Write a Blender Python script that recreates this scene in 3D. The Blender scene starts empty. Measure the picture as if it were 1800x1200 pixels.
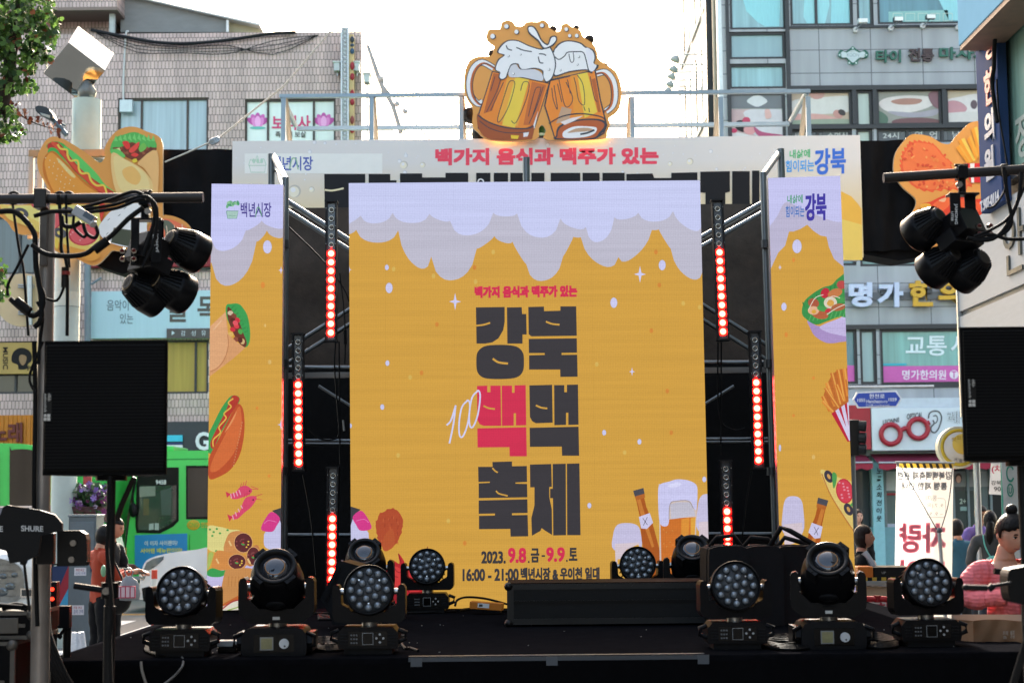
import bpy, bmesh, math, random
from math import radians as R, sin, cos, pi
from mathutils import Vector as V, Matrix
random.seed(11)
scene = bpy.context.scene
col = scene.collection

# ------------------------------------------------------------------ camera
F = 3000.0            # focal length in pixels of the 1800 x 1200 photograph
CZ = 1.75             # eye height
PITCH = math.atan(291 / F)
ROLL = R(-0.55)
CAMROT = Matrix.Rotation(pi / 2 + PITCH, 3, 'X') @ Matrix.Rotation(ROLL, 3, 'Z')
cd = bpy.data.cameras.new('camera')
cd.sensor_width = 36.0
cd.lens = F / 1800 * 36.0
cd.clip_end = 2000
cd.dof.use_dof = True
cd.dof.focus_distance = 12.0
cd.dof.aperture_fstop = 5.0
cam = bpy.data.objects.new('camera', cd)
cam.matrix_world = Matrix.Translation((0, 0, CZ)) @ CAMROT.to_4x4()
col.objects.link(cam)
scene.camera = cam

# ------------------------------------------------------------------ sky, sun, exposure
EXPO = 2.6
SUN_EL, SUN_AZ = R(33), R(1.5)      # the sun stands behind the stage, a little to one side (azimuth from +Y towards +X)
w = bpy.data.worlds.new('World')
scene.world = w
w.use_nodes = True
nt = w.node_tree
sky = nt.nodes.new('ShaderNodeTexSky')
sky.sky_type = 'NISHITA'
sky.sun_disc = False
sky.sun_elevation = SUN_EL
sky.sun_rotation = SUN_AZ
sky.air_density = 1.0
sky.dust_density = 3.5
sky.ozone_density = 1.0
warm = nt.nodes.new('ShaderNodeMix'); warm.data_type = 'RGBA'; warm.blend_type = 'MULTIPLY'; warm.inputs[0].default_value = 1.0
warm.inputs[7].default_value = (1.12, .97, .78, 1)          # hazy, slightly warm sky
nt.links.new(sky.outputs[0], warm.inputs[6]); nt.links.new(warm.outputs[2], nt.nodes['Background'].inputs[0])
nt.nodes['Background'].inputs[1].default_value = 0.15
sd = bpy.data.lights.new('sun', 'SUN')
sd.energy = 3.0
sd.angle = R(0.5)
sd.color = (1.0, 0.93, 0.82)
sun = bpy.data.objects.new('sun', sd)
sdir = V((sin(SUN_AZ) * cos(SUN_EL), cos(SUN_AZ) * cos(SUN_EL), sin(SUN_EL)))
sun.rotation_euler = sdir.to_track_quat('Z', 'Y').to_euler()
sun.location = (8, 30, 40)
col.objects.link(sun)
scene.view_settings.view_transform = 'Standard'
scene.view_settings.look = 'None'
scene.view_settings.exposure = EXPO
scene.view_settings.gamma = 1.0
scene.cycles.use_denoising = True
scene.cycles.max_bounces = 6
scene.cycles.caustics_reflective = False
scene.cycles.caustics_refractive = False

# ------------------------------------------------------------------ helpers
def ray(px, py):
    return CAMROT @ V(((px - 900) / F, (600 - py) / F, -1))
def P(px, py, Y):                       # the point of the upright plane y = Y seen at a pixel of the photograph
    d = ray(px, py); t = Y / d.y
    return V((d.x * t, Y, CZ + d.z * t))
def PX(px, py, a):                      # the same on the upright plane x = a
    d = ray(px, py); t = a / d.x
    return V((a, d.y * t, CZ + d.z * t))
def rect(px0, py0, px1, py1, Y):        # upright rectangle (x0, x1, z0, z1)
    cx, cy = (px0 + px1) / 2, (py0 + py1) / 2
    return P(px0, cy, Y).x, P(px1, cy, Y).x, P(cx, py1, Y).z, P(cx, py0, Y).z
def lin(h):
    h = h.lstrip('#')
    c = [int(h[i:i + 2], 16) / 255 for i in (0, 2, 4)]
    return tuple(x / 12.92 if x <= .04045 else ((x + .055) / 1.055) ** 2.4 for x in c)

_mats = {}
def newmat(name):
    m = bpy.data.materials.new(name); m.use_nodes = True
    return m, m.node_tree, m.node_tree.nodes['Principled BSDF']
def m(h, rough=.6, metal=0., var=.12, sc=6., spec=.4, bump=0., coat=0., stretch=None):
    key = (h, rough, metal, var, sc, spec, bump, coat, stretch)
    if key in _mats: return _mats[key]
    mt, t, b = newmat('surface_' + h.lstrip('#'))
    c = lin(h)
    if max(c) < .03 and not metal: c = tuple(x * .6 for x in c); spec *= .5     # dull black plastic and cloth
    b.inputs['Roughness'].default_value = rough
    b.inputs['Metallic'].default_value = metal
    b.inputs['Specular IOR Level'].default_value = spec
    b.inputs['Coat Weight'].default_value = coat
    geo = t.nodes.new('ShaderNodeNewGeometry')
    src = geo.outputs['Position']
    if stretch:
        mp = t.nodes.new('ShaderNodeMapping'); mp.inputs['Scale'].default_value = stretch
        t.links.new(src, mp.inputs[0]); src = mp.outputs[0]
    n = t.nodes.new('ShaderNodeTexNoise'); n.inputs['Scale'].default_value = sc; n.inputs['Detail'].default_value = 6
    n.inputs['Roughness'].default_value = .65
    t.links.new(src, n.inputs['Vector'])
    mx = t.nodes.new('ShaderNodeMix'); mx.data_type = 'RGBA'
    mx.inputs[6].default_value = tuple(max(0, x * (1 - var * 1.6)) for x in c) + (1,)
    mx.inputs[7].default_value = tuple(min(1, x * (1 + var * 1.6)) for x in c) + (1,)
    t.links.new(n.outputs['Fac'], mx.inputs[0])
    t.links.new(mx.outputs[2], b.inputs['Base Color'])
    rr = t.nodes.new('ShaderNodeMapRange')
    rr.inputs[3].default_value = max(.03, rough * .82); rr.inputs[4].default_value = min(1, rough * 1.18)
    t.links.new(n.outputs['Fac'], rr.inputs[0]); t.links.new(rr.outputs[0], b.inputs['Roughness'])
    if bump:
        bp = t.nodes.new('ShaderNodeBump'); bp.inputs['Strength'].default_value = bump; bp.inputs['Distance'].default_value = .02
        t.links.new(n.outputs['Fac'], bp.inputs['Height']); t.links.new(bp.outputs[0], b.inputs['Normal'])
    _mats[key] = mt
    return mt
def em(h, k=1.0, weave=True):           # a lit LED surface showing this colour
    key = ('em', h, k, weave)
    if key in _mats: return _mats[key]
    mt, t, b = newmat('lit_' + h.lstrip('#'))
    c = lin(h)
    b.inputs['Base Color'].default_value = (.012, .012, .012, 1)
    b.inputs['Roughness'].default_value = .7
    b.inputs['Specular IOR Level'].default_value = .15
    b.inputs['Emission Color'].default_value = c + (1,)
    s = k / 2 ** EXPO
    b.inputs['Emission Strength'].default_value = s
    if weave:                           # the LED raster: rows of diodes, fine grain and cabinet rows of slightly unequal brightness
        geo = t.nodes.new('ShaderNodeNewGeometry')
        def noise(scale, sx, sy, sz, det):
            mp = t.nodes.new('ShaderNodeMapping'); mp.inputs['Scale'].default_value = (sx, sy, sz)
            t.links.new(geo.outputs['Position'], mp.inputs[0])
            n = t.nodes.new('ShaderNodeTexNoise'); n.inputs['Scale'].default_value = scale; n.inputs['Detail'].default_value = det
            t.links.new(mp.outputs[0], n.inputs['Vector']); return n.outputs['Fac']
        def math_(op, a, bb):
            q = t.nodes.new('ShaderNodeMath'); q.operation = op
            for i, x in enumerate((a, bb)):
                if isinstance(x, (int, float)): q.inputs[i].default_value = x
                else: t.links.new(x, q.inputs[i])
            return q.outputs[0]
        sep = t.nodes.new('ShaderNodeSeparateXYZ'); t.links.new(geo.outputs['Position'], sep.inputs[0])
        row = math_('SINE', math_('MULTIPLY', sep.outputs[2], 2 * pi / .0125), 0.)
        cl = math_('SINE', math_('MULTIPLY', sep.outputs[0], 2 * pi / .0125), 0.)
        dots = math_('MULTIPLY', math_('ADD', row, cl), .045)
        a1 = math_('MULTIPLY', math_('SUBTRACT', noise(9, .12, 1, 4, 3), .5), .22)
        a2 = math_('MULTIPLY', math_('SUBTRACT', noise(150, .6, 1, 1, 2), .5), .34)
        tot = math_('ADD', math_('ADD', math_('ADD', a1, a2), dots), 1.0)
        for ax, off in ((0, .165), (2, .03)):               # hairline joints between the half-metre cabinets
            fr = math_('FRACT', math_('ADD', math_('MULTIPLY', sep.outputs[ax], 2.0), 40 - off), 0.)
            tot = math_('SUBTRACT', tot, math_('MULTIPLY', math_('LESS_THAN', fr, .009), .055))
        t.links.new(math_('MULTIPLY', tot, s), b.inputs['Emission Strength'])
    _mats[key] = mt
    return mt
def lamp_mat(h, strength):
    key = ('lamp', h, strength)
    if key not in _mats:
        mt, t, b = newmat('glow_' + h.lstrip('#'))
        b.inputs['Base Color'].default_value = (.05, .01, .01, 1)
        b.inputs['Emission Color'].default_value = lin(h) + (1,)
        b.inputs['Emission Strength'].default_value = strength
        _mats[key] = mt
    return _mats[key]

def translucent(h, k=.5, rough=.7):     # thin cloth or leaf that lets light through
    key = ('thin', h, k)
    if key not in _mats:
        base = m(h, rough); mt = base.copy(); t = mt.node_tree; b = t.nodes['Principled BSDF']; tr = t.nodes.new('ShaderNodeBsdfTranslucent'); mx = t.nodes.new('ShaderNodeMixShader'); mx.inputs[0].default_value = k
        t.links.new(b.inputs['Base Color'].links[0].from_socket, tr.inputs[0]); t.links.new(b.outputs[0], mx.inputs[1]); t.links.new(tr.outputs[0], mx.inputs[2]); t.links.new(mx.outputs[0], t.nodes['Material Output'].inputs[0])
        _mats[key] = mt
    return _mats[key]
class MB:
    """collects shapes, then links them as ONE mesh object"""
    def __init__(s): s.v = []; s.f = []; s.mi = []; s.sm = []; s.mats = []
    def add(s, vs, fs, mat, smooth=False):
        if mat not in s.mats: s.mats.append(mat)
        k = s.mats.index(mat); o = len(s.v)
        s.v += [tuple(p) for p in vs]
        for f in fs:
            s.f.append([i + o for i in f]); s.mi.append(k); s.sm.append(smooth)
        return s
    def box(s, x0, x1, y0, y1, z0, z1, mat, M=None):
        vs = [V((x, y, z)) for x in (x0, x1) for y in (y0, y1) for z in (z0, z1)]
        if M is not None: vs = [M @ p for p in vs]
        return s.add(vs, [(0, 1, 3, 2), (4, 6, 7, 5), (0, 4, 5, 1), (2, 3, 7, 6), (0, 2, 6, 4), (1, 5, 7, 3)], mat)
    def face(s, pts, mat): return s.add(pts, [list(range(len(pts)))], mat)
    def prism(s, pts, off, mat, side=None):
        n = len(pts); off = V(off)
        vs = [V(p) for p in pts] + [V(p) + off for p in pts]
        s.add(vs, [list(range(n)), list(range(2 * n - 1, n - 1, -1))], mat)
        return s.add(vs, [(i, n + i, n + (i + 1) % n, (i + 1) % n) for i in range(n)], side or mat)
    def cyl(s, p0, p1, r0, mat, r1=None, n=14, caps=True):
        p0, p1 = V(p0), V(p1); r1 = r0 if r1 is None else r1
        M = (p1 - p0).to_track_quat('Z', 'Y').to_matrix()
        ring = lambda p, r: [p + M @ V((r * cos(2 * pi * i / n), r * sin(2 * pi * i / n), 0)) for i in range(n)]
        vs = ring(p0, r0) + ring(p1, r1)
        s.add(vs, [(i, (i + 1) % n, n + (i + 1) % n, n + i) for i in range(n)], mat, True)
        if caps: s.add(vs, [list(range(n - 1, -1, -1)), list(range(n, 2 * n))], mat)
        return s
    def tube(s, pts, r, mat, n=6, rs=None):
        pts = [V(p) for p in pts]; vs = []; k = len(pts)
        up = V((0.13, 0.31, 0.94))
        for i, p in enumerate(pts):
            t = (pts[min(i + 1, k - 1)] - pts[max(i - 1, 0)]).normalized()
            a = t.cross(up)
            if a.length < .05: a = t.cross(V((1, 0, 0)))
            a.normalize(); b = t.cross(a); q = rs[i] if rs else r
            vs += [p + a * (q * cos(2 * pi * j / n)) + b * (q * sin(2 * pi * j / n)) for j in range(n)]
        fs = [(i * n + j, i * n + (j + 1) % n, (i + 1) * n + (j + 1) % n, (i + 1) * n + j) for i in range(k - 1) for j in range(n)]
        s.add(vs, fs, mat, True)
        return s.add(vs, [list(range(n - 1, -1, -1)), list(range((k - 1) * n, k * n))], mat)
    def lathe(s, prof, M, mat, n=24, smooth=True):
        vs = []; k = len(prof)
        for r, z in prof: vs += [M @ V((r * cos(2 * pi * j / n), r * sin(2 * pi * j / n), z)) for j in range(n)]
        fs = [(i * n + j, i * n + (j + 1) % n, (i + 1) * n + (j + 1) % n, (i + 1) * n + j) for i in range(k - 1) for j in range(n)]
        s.add(vs, fs, mat, smooth)
        return s.add(vs, [list(range(n - 1, -1, -1)), list(range((k - 1) * n, k * n))], mat)
    def ball(s, c, rx, mat, ry=None, rz=None, n=14, k=9, M=None, fn=None):
        ry = rx if ry is None else ry; rz = rx if rz is None else rz
        vs = []; c = V(c)
        for i in range(k + 1):
            th = pi * i / k
            for j in range(n):
                q = V((rx * sin(th) * cos(2 * pi * j / n), ry * sin(th) * sin(2 * pi * j / n), rz * cos(th)))
                if fn: q = fn(q)
                if M is not None: q = M @ q
                vs.append(c + q)
        fs = [(i * n + j, (i + 1) * n + j, (i + 1) * n + (j + 1) % n, i * n + (j + 1) % n) for i in range(k) for j in range(n)]
        return s.add(vs, fs, mat, True)
    def mesh(s, name):
        me = bpy.data.meshes.new(name)
        me.from_pydata(s.v, [], s.f)
        for mt in s.mats: me.materials.append(mt)
        me.polygons.foreach_set('material_index', s.mi)
        me.polygons.foreach_set('use_smooth', s.sm)
        me.update()
        return me
    def build(s, name, parent=None, bevel=0, inv=True, base=None):
        if parent is None and base is None and s.v:      # a thing that is one mesh: origin at its base
            xs, ys, zs = zip(*s.v)
            base = V(((min(xs) + max(xs)) / 2, (min(ys) + max(ys)) / 2, min(zs)))
        if parent is None and base is not None:
            s.v = [tuple(V(p) - base) for p in s.v]
        o = bpy.data.objects.new(name, s.mesh(name))
        col.objects.link(o)
        if parent is None and base is not None: o.location = base
        if parent is not None:
            o.parent = parent
            if inv:
                o.matrix_parent_inverse = Matrix.Translation(-parent.location if parent.parent is None else V((0, 0, 0)))
        if bevel:
            md = o.modifiers.new('edges', 'BEVEL'); md.width = bevel; md.segments = 2; md.limit_method = 'ANGLE'; md.angle_limit = R(40)
        return o
def tag(o, label=None, cat=None, group=None, kind=None):
    if label: o['label'] = label
    if cat: o['category'] = cat
    if group: o['group'] = group
    if kind: o['kind'] = kind
    return o
def thing(name, label, cat, loc=(0, 0, 0), group=None):
    o = bpy.data.objects.new(name, None); o.empty_display_size = .1
    col.objects.link(o); o.location = loc
    return tag(o, label, cat, group)
def copy_tree(o, parent=None):
    c = o.copy(); col.objects.link(c)
    if parent is not None: c.parent = parent
    for ch in list(o.children): copy_tree(ch, c)
    return c

# ---- lettering: text is turned into mesh faces and laid on any surface
_tc = {}
def glyphs(s, bold=0., res=3, shear=0.):
    key = (s, bold, res, shear)
    if key in _tc: return _tc[key]
    cu = bpy.data.curves.new('lettering', 'FONT'); cu.body = s; cu.offset = bold; cu.resolution_u = res; cu.shear = shear
    ob = bpy.data.objects.new('lettering', cu); col.objects.link(ob)
    dg = bpy.context.evaluated_depsgraph_get(); dg.update()
    me = bpy.data.meshes.new_from_object(ob.evaluated_get(dg))
    vs = [(p.co.x, p.co.y) for p in me.vertices]; fs = [list(f.vertices) for f in me.polygons]
    bpy.data.objects.remove(ob); bpy.data.curves.remove(cu); bpy.data.meshes.remove(me)
    if vs:
        xs, ys = zip(*vs); x0, x1, y0, y1 = min(xs), max(xs), min(ys), max(ys)
        vs = [((x - x0) / max(1e-6, x1 - x0), (y - y0) / max(1e-6, y1 - y0)) for x, y in vs]
    _tc[key] = (vs, fs)
    return _tc[key]
def letter(mb, s, O, U, W, mat, bold=0., depth=0., shear=0., flip=False, res=3):
    """text filling the parallelogram O + u U + v W; depth makes it stand out along the surface normal"""
    if bold >= .03 and not depth:       # heavy type: the same strokes laid down several times, slightly shifted
        O, U, W = V(O), V(U), V(W); e = (bold - .012) * W.length; nn = U.cross(W).normalized() * .00004
        for i, (a, c) in enumerate(((-1, -1), (-1, 1), (1, -1), (1, 1), (0, 0))):
            letter(mb, s, O + U.normalized() * e * (a + 1) * .5 + W.normalized() * e * (c + 1) * .5 + nn * i, U * (1 - e / U.length), W * (1 - e / W.length), mat, .012, 0, shear, flip, res)
        return mb
    vs, fs = glyphs(s, bold, res, shear); O, U, W = V(O), V(U), V(W)
    pt = lambda u, v: O + U * ((1 - u) if flip else u) + W * v
    a = [pt(u, v) for u, v in vs]
    if not depth: return mb.add(a, fs, mat)
    nrm = U.cross(W).normalized()
    mb.add([p + nrm * depth for p in a], fs, mat)
    cnt = {}
    for f in fs:
        for i in range(len(f)):
            e = (f[i], f[(i + 1) % len(f)]); cnt[e] = 1
    ed = [e for e in cnt if (e[1], e[0]) not in cnt]
    n = len(a)
    return mb.add(a + [p + nrm * depth for p in a], [(i, j, n + j, n + i) for i, j in ed], mat)
def ptext(mb, s, box, Y, mat, bold=0., depth=0., flip=False, shear=0., tilt=0.):
    """text in the pixel box (x0, y0, x1, y1) on the plane y = Y; tilt lifts its far end by that many pixels"""
    x0, y0, x1, y1 = box
    O = P(x0, y1, Y); U = P(x1, y1 - tilt, Y) - O; W = P(x0, y0, Y) - O
    return letter(mb, s, O, U, W, mat, bold, depth, shear, flip)
def smooth_pts(pts, closed=True, k=4):
    n = len(pts); out = []
    for i in range(n if closed else n - 1):
        g = lambda j: pts[j % n] if closed else pts[max(0, min(n - 1, j))]
        p0, p1, p2, p3 = g(i - 1), g(i), g(i + 1), g(i + 2)
        for q in range(k):
            t = q / k
            out.append(tuple(.5 * ((2 * b) + (-a + c) * t + (2 * a - 5 * b + 4 * c - d) * t * t + (-a + 3 * b - 3 * c + d) * t ** 3) for a, b, c, d in zip(p0, p1, p2, p3)))
    if not closed: out.append(tuple(pts[-1]))
    return out
class Art:
    """printed or lit artwork traced on an upright plane; later layers lie a hair in front of earlier ones"""
    def __init__(s, Y, mk, lay=.0002): s.Y = Y; s.mk = mk; s.lay = lay; s.k = 0; s.mb = MB(); s.clip = None
    def y(s): s.k += 1; return s.Y - s.lay * s.k
    def poly(s, pts, h, sm=False, k=4):
        if sm: pts = smooth_pts(pts, True, k)
        if s.clip: pts = clip_poly(pts, s.clip)
        if len(pts) < 3: return s
        y = s.y(); s.mb.face([P(a, b, y) for a, b in pts], s.mk(h)); return s
    def ell(s, cx, cy, rx, ry, h, rot=0, n=20):
        c, q = cos(R(rot)), sin(R(rot))
        return s.poly([(cx + rx * cos(2 * pi * i / n) * c - ry * sin(2 * pi * i / n) * q, cy + rx * cos(2 * pi * i / n) * q + ry * sin(2 * pi * i / n) * c) for i in range(n)], h)
    def line(s, pts, wd, h, sm=True, taper=False):
        if sm: pts = smooth_pts(pts, False, 4)
        a = []; b = []; n = len(pts)
        for i, p in enumerate(pts):
            q0, q1 = pts[max(0, i - 1)], pts[min(n - 1, i + 1)]
            dx, dy = q1[0] - q0[0], q1[1] - q0[1]; L = math.hypot(dx, dy) or 1
            ww = wd * (sin(pi * (i + .4) / (n - .2)) if taper else 1) / 2
            a.append((p[0] - dy / L * ww, p[1] + dx / L * ww)); b.append((p[0] + dy / L * ww, p[1] - dx / L * ww))
        y = s.y(); mt = s.mk(h)
        for i in range(n - 1):
            q = [a[i], a[i + 1], b[i + 1], b[i]]
            if s.clip: q = clip_poly(q, s.clip)
            if len(q) > 2: s.mb.face([P(u, v, y) for u, v in q], mt)
        return s
    def text(s, t, box, h, bold=0., tilt=0., shear=0., flip=False):
        ptext(s.mb, t, box, s.y(), s.mk(h), bold, 0, flip, shear, tilt); return s
    def build(s, name, parent): return s.mb.build(name, parent)
def clip_poly(pts, quad):               # keep what lies inside a convex outline (clockwise on the photograph)
    for i in range(len(quad)):
        (ax, ay), (bx, by) = quad[i], quad[(i + 1) % len(quad)]
        ins = lambda p: (bx - ax) * (p[1] - ay) - (by - ay) * (p[0] - ax) >= 0
        out = []
        for j in range(len(pts)):
            p, q = pts[j], pts[(j + 1) % len(pts)]
            if ins(p): out.append(p)
            if ins(p) != ins(q):
                d1 = (bx - ax) * (p[1] - ay) - (by - ay) * (p[0] - ax); d2 = (bx - ax) * (q[1] - ay) - (by - ay) * (q[0] - ax)
                t = d1 / (d1 - d2); out.append((p[0] + (q[0] - p[0]) * t, p[1] + (q[1] - p[1]) * t))
        pts = out
        if len(pts) < 3: return []
    return pts
def wall_holes(mb, x0, x1, z0, z1, Y, holes, mat, reveal=.15, rmat=None):
    """an upright wall skin facing the camera with real openings and their reveals"""
    xs = sorted({x0, x1, *[h[0] for h in holes], *[h[1] for h in holes]}); zs = sorted({z0, z1, *[h[2] for h in holes], *[h[3] for h in holes]})
    xs = [x for x in xs if x0 <= x <= x1]; zs = [z for z in zs if z0 <= z <= z1]
    for a, b in zip(xs, xs[1:]):
        for c, d in zip(zs, zs[1:]):
            mx, mz = (a + b) / 2, (c + d) / 2
            if any(h[0] < mx < h[1] and h[2] < mz < h[3] for h in holes): continue
            mb.face([(a, Y, c), (b, Y, c), (b, Y, d), (a, Y, d)], mat)
    for a, b, c, d in holes:
        r = rmat or mat; q = Y + reveal
        for pts in ([(a, Y, c), (a, q, c), (b, q, c), (b, Y, c)], [(a, Y, d), (b, Y, d), (b, q, d), (a, q, d)],
                    [(a, Y, c), (a, Y, d), (a, q, d), (a, q, c)], [(b, Y, c), (b, q, c), (b, q, d), (b, Y, d)]):
            mb.face(pts, r)
# shared finishes
BLACK = m('#151516', .55, var=.25, sc=20)
BLACK_GLOSS = m('#101012', .32, var=.2)
DARK = m('#26282a', .6)
STEEL = m('#8f969b', .32, 1., var=.15, sc=12)
GALV = m('#a9b0b4', .4, .8, var=.18, sc=14)
WHITE = m('#dcdcd8', .55, var=.05)
RUBBER = m('#0c0c0d', .7, var=.2)
# ------------------------------------------------------------------ ground, road, pavements
def surf_asphalt():
    return m('#54575a', .85, var=.22, sc=1.7, bump=.15)
g = MB(); g.face([(-260, -60, 0), (260, -60, 0), (260, 400, 0), (-260, 400, 0)], surf_asphalt())
tag(g.build('ground', base=V((0, 0, 0))), kind='structure')
pv = m('#8d8a86', .8, var=.18, sc=3, bump=.1)
for nm, x0, x1, y0, y1 in (('pavement', -60, -4.6, 40.6, 47), ('pavement', 5.0, 60, 38.5, 47), ('pavement', 4.6, 14, 2, 24)):
    g = MB(); g.box(x0, x1, y0, y1, -.05, .13, pv); g.box(x0, x1, y0 - .16, y0 - .002, -.05, .135, m('#a5a3a0', .8))
    tag(g.build(nm), kind='structure')
g = MB()
for i in range(9):
    x0 = -9.4 + i * .95
    g.face([(x0, 24.2, .004), (x0 + .5, 24.2, .004), (x0 + .5, 27.6, .004), (x0, 27.6, .004)], m('#c9ccce', .8, var=.16, sc=5))
for y in (29.1, 29.32):
    g.face([(-40, y, .004), (30, y, .004), (30, y + .11, .004), (-40, y + .11, .004)], m('#b98a2c', .8, var=.2))
tag(g.build('road_markings'), kind='structure')

# ------------------------------------------------------------------ facade finishes
def tiles(w_, h_, c1, c2, mort, ms, off=.5, rough=.35, bump=.25, axis='x', stain=.36):
    key = ('tiles', w_, h_, c1, mort, axis)
    if key in _mats: return _mats[key]
    mt, t, b = newmat('tiled_' + c1.lstrip('#'))
    geo = t.nodes.new('ShaderNodeNewGeometry'); sep = t.nodes.new('ShaderNodeSeparateXYZ'); t.links.new(geo.outputs['Position'], sep.inputs[0])
    cb = t.nodes.new('ShaderNodeCombineXYZ')
    t.links.new(sep.outputs[0 if axis == 'x' else 1], cb.inputs[0]); t.links.new(sep.outputs[2], cb.inputs[1])
    br = t.nodes.new('ShaderNodeTexBrick')
    br.offset = off; br.inputs['Scale'].default_value = 1; br.inputs['Brick Width'].default_value = w_; br.inputs['Row Height'].default_value = h_
    br.inputs['Mortar Size'].default_value = ms; br.inputs['Mortar Smooth'].default_value = .1; br.inputs['Bias'].default_value = -.1
    br.inputs['Color1'].default_value = lin(c1) + (1,); br.inputs['Color2'].default_value = lin(c2) + (1,); br.inputs['Mortar'].default_value = lin(mort) + (1,)
    t.links.new(cb.outputs[0], br.inputs['Vector'])
    mp = t.nodes.new('ShaderNodeMapping'); mp.inputs['Scale'].default_value = (1.9, 1.9, .16); t.links.new(geo.outputs['Position'], mp.inputs[0])
    n = t.nodes.new('ShaderNodeTexNoise'); n.inputs['Scale'].default_value = 1.3; n.inputs['Detail'].default_value = 7; t.links.new(mp.outputs[0], n.inputs[0])
    rm = t.nodes.new('ShaderNodeMapRange'); rm.inputs[1].default_value = .3; rm.inputs[2].default_value = .75; rm.inputs[3].default_value = 1.08; rm.inputs[4].default_value = 1 - stain
    t.links.new(n.outputs['Fac'], rm.inputs[0])
    mx = t.nodes.new('ShaderNodeMix'); mx.data_type = 'RGBA'; mx.blend_type = 'MULTIPLY'; mx.inputs[0].default_value = 1
    t.links.new(br.outputs['Color'], mx.inputs[6]); t.links.new(rm.outputs[0], mx.inputs[7]); t.links.new(mx.outputs[2], b.inputs['Base Color'])
    b.inputs['Roughness'].default_value = rough
    bp = t.nodes.new('ShaderNodeBump'); bp.invert = True; bp.inputs['Strength'].default_value = bump; bp.inputs['Distance'].default_value = .01
    t.links.new(br.outputs['Fac'], bp.inputs['Height']); t.links.new(bp.outputs[0], b.inputs['Normal'])
    _mats[key] = mt
    return mt
PINK = tiles(.098, .212, '#c9b1ab', '#b5a09b', '#554d4b', .0085)
PINKY = tiles(.098, .212, '#c9b1ab', '#b5a09b', '#554d4b', .0085, axis='y')
GRANITE = tiles(1.36, .62, '#a0a5a9', '#9a9fa4', '#5c6064', .012, off=0, rough=.6, bump=.3, stain=.22)
GRANITEY = tiles(1.36, .62, '#a0a5a9', '#9a9fa4', '#5c6064', .012, off=0, rough=.6, bump=.3, axis='y', stain=.22)
FRAME_D = m('#2b2e32', .45, var=.1)
def pane_mat(h, fold=0., rough=.07):
    """window glass with a blind or curtain of this colour right behind it"""
    key = ('pane', h, fold)
    if key in _mats: return _mats[key]
    mt, t, b = newmat('pane_' + h.lstrip('#'))
    geo = t.nodes.new('ShaderNodeNewGeometry'); mp = t.nodes.new('ShaderNodeMapping')
    mp.inputs['Scale'].default_value = (7, 7, .25 if fold else 2.); t.links.new(geo.outputs['Position'], mp.inputs[0])
    n = t.nodes.new('ShaderNodeTexNoise'); n.inputs['Scale'].default_value = 1.2; n.inputs['Detail'].default_value = 3; t.links.new(mp.outputs[0], n.inputs[0])
    c = lin(h); f = fold or .12
    mx = t.nodes.new('ShaderNodeMix'); mx.data_type = 'RGBA'
    mx.inputs[6].default_value = tuple(x * (1 - f * 1.5) for x in c) + (1,); mx.inputs[7].default_value = tuple(min(1, x * (1 + f * 1.5)) for x in c) + (1,)
    t.links.new(n.outputs['Fac'], mx.inputs[0]); t.links.new(mx.outputs[2], b.inputs['Base Color'])
    b.inputs['Roughness'].default_value = .5; b.inputs['Coat Weight'].default_value = .8; b.inputs['Coat Roughness'].default_value = .04
    b.inputs['Specular IOR Level'].default_value = .3
    _mats[key] = mt
    return mt
def window(parent, r, Y, splits, glass, frame=None, fw=.055, inset=.1, panes=None):
    """one window: frame with uprights (pixel columns), its panes a sub-part"""
    x0, x1, z0, z1 = r; fr = MB(); fm = frame or FRAME_D; y0, y1 = Y + inset - .045, Y + inset + .05
    fr.box(x0, x0 + fw, y0, y1, z0, z1, fm); fr.box(x1 - fw, x1, y0, y1, z0, z1, fm)
    fr.box(x0 + fw, x1 - fw, y0, y1, z0, z0 + fw, fm); fr.box(x0 + fw, x1 - fw, y0, y1, z1 - fw, z1, fm)
    sx = [x0] + [P(q, 300, Y).x for q in splits] + [x1]
    for q in sx[1:-1]: fr.box(q - fw / 2, q + fw / 2, y0 + .005, y1, z0 + fw, z1 - fw, fm)
    o = fr.build('window', parent)
    pn = MB()
    for i, (a, b) in enumerate(zip(sx, sx[1:])):
        gm = panes[i] if panes else glass
        pn.box(a + .02, b - .02, Y + inset + .012 + .004 * (i % 2), Y + inset + .028, z0 + .02, z1 - .02, gm)
    pn.build('pane', o)
    return o

# ------------------------------------------------------------------ tiled building
YL = 45.
LB = thing('tiled_building', 'pink tiled building with curtained windows and a grey roof tent', 'building', (-10, YL, 0))
xl0, xl1 = -28., P(636, 400, YL).x
zt = P(400, 58, YL).z
wins = dict(a=rect(207, 172, 366, 266, YL), b=rect(430, 174, 590, 262, YL), c=rect(-60, 380, 62, 482, YL), d=rect(150, 598, 366, 692, YL), e=rect(-70, 600, 70, 692, YL), f=rect(286, 430, 372, 478, YL))
wl = MB()
shopz = P(300, 800, YL).z
wall_holes(wl, xl0, xl1, shopz, zt, YL, list(wins.values()), PINK, .12)
wl.face([(xl1, YL, shopz), (xl1, YL + 14, shopz), (xl1, YL + 14, zt), (xl1, YL, zt)], PINKY)
wl.face([(xl0, YL, zt), (xl1, YL, zt), (xl1, YL + 14, zt), (xl0, YL + 14, zt)], m('#77736f', .9))
wl.face([(xl0, YL + 14, 0), (xl0, YL + 14, zt), (xl1, YL + 14, zt), (xl1, YL + 14, 0)], PINK)
wl.face([(xl0, YL, 0), (xl0, YL, zt), (xl0, YL + 14, zt), (xl0, YL + 14, 0)], PINKY)
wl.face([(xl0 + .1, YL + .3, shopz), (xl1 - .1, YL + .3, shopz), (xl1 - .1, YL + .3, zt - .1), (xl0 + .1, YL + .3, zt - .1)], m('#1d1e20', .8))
wl.build('wall', LB)
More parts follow.
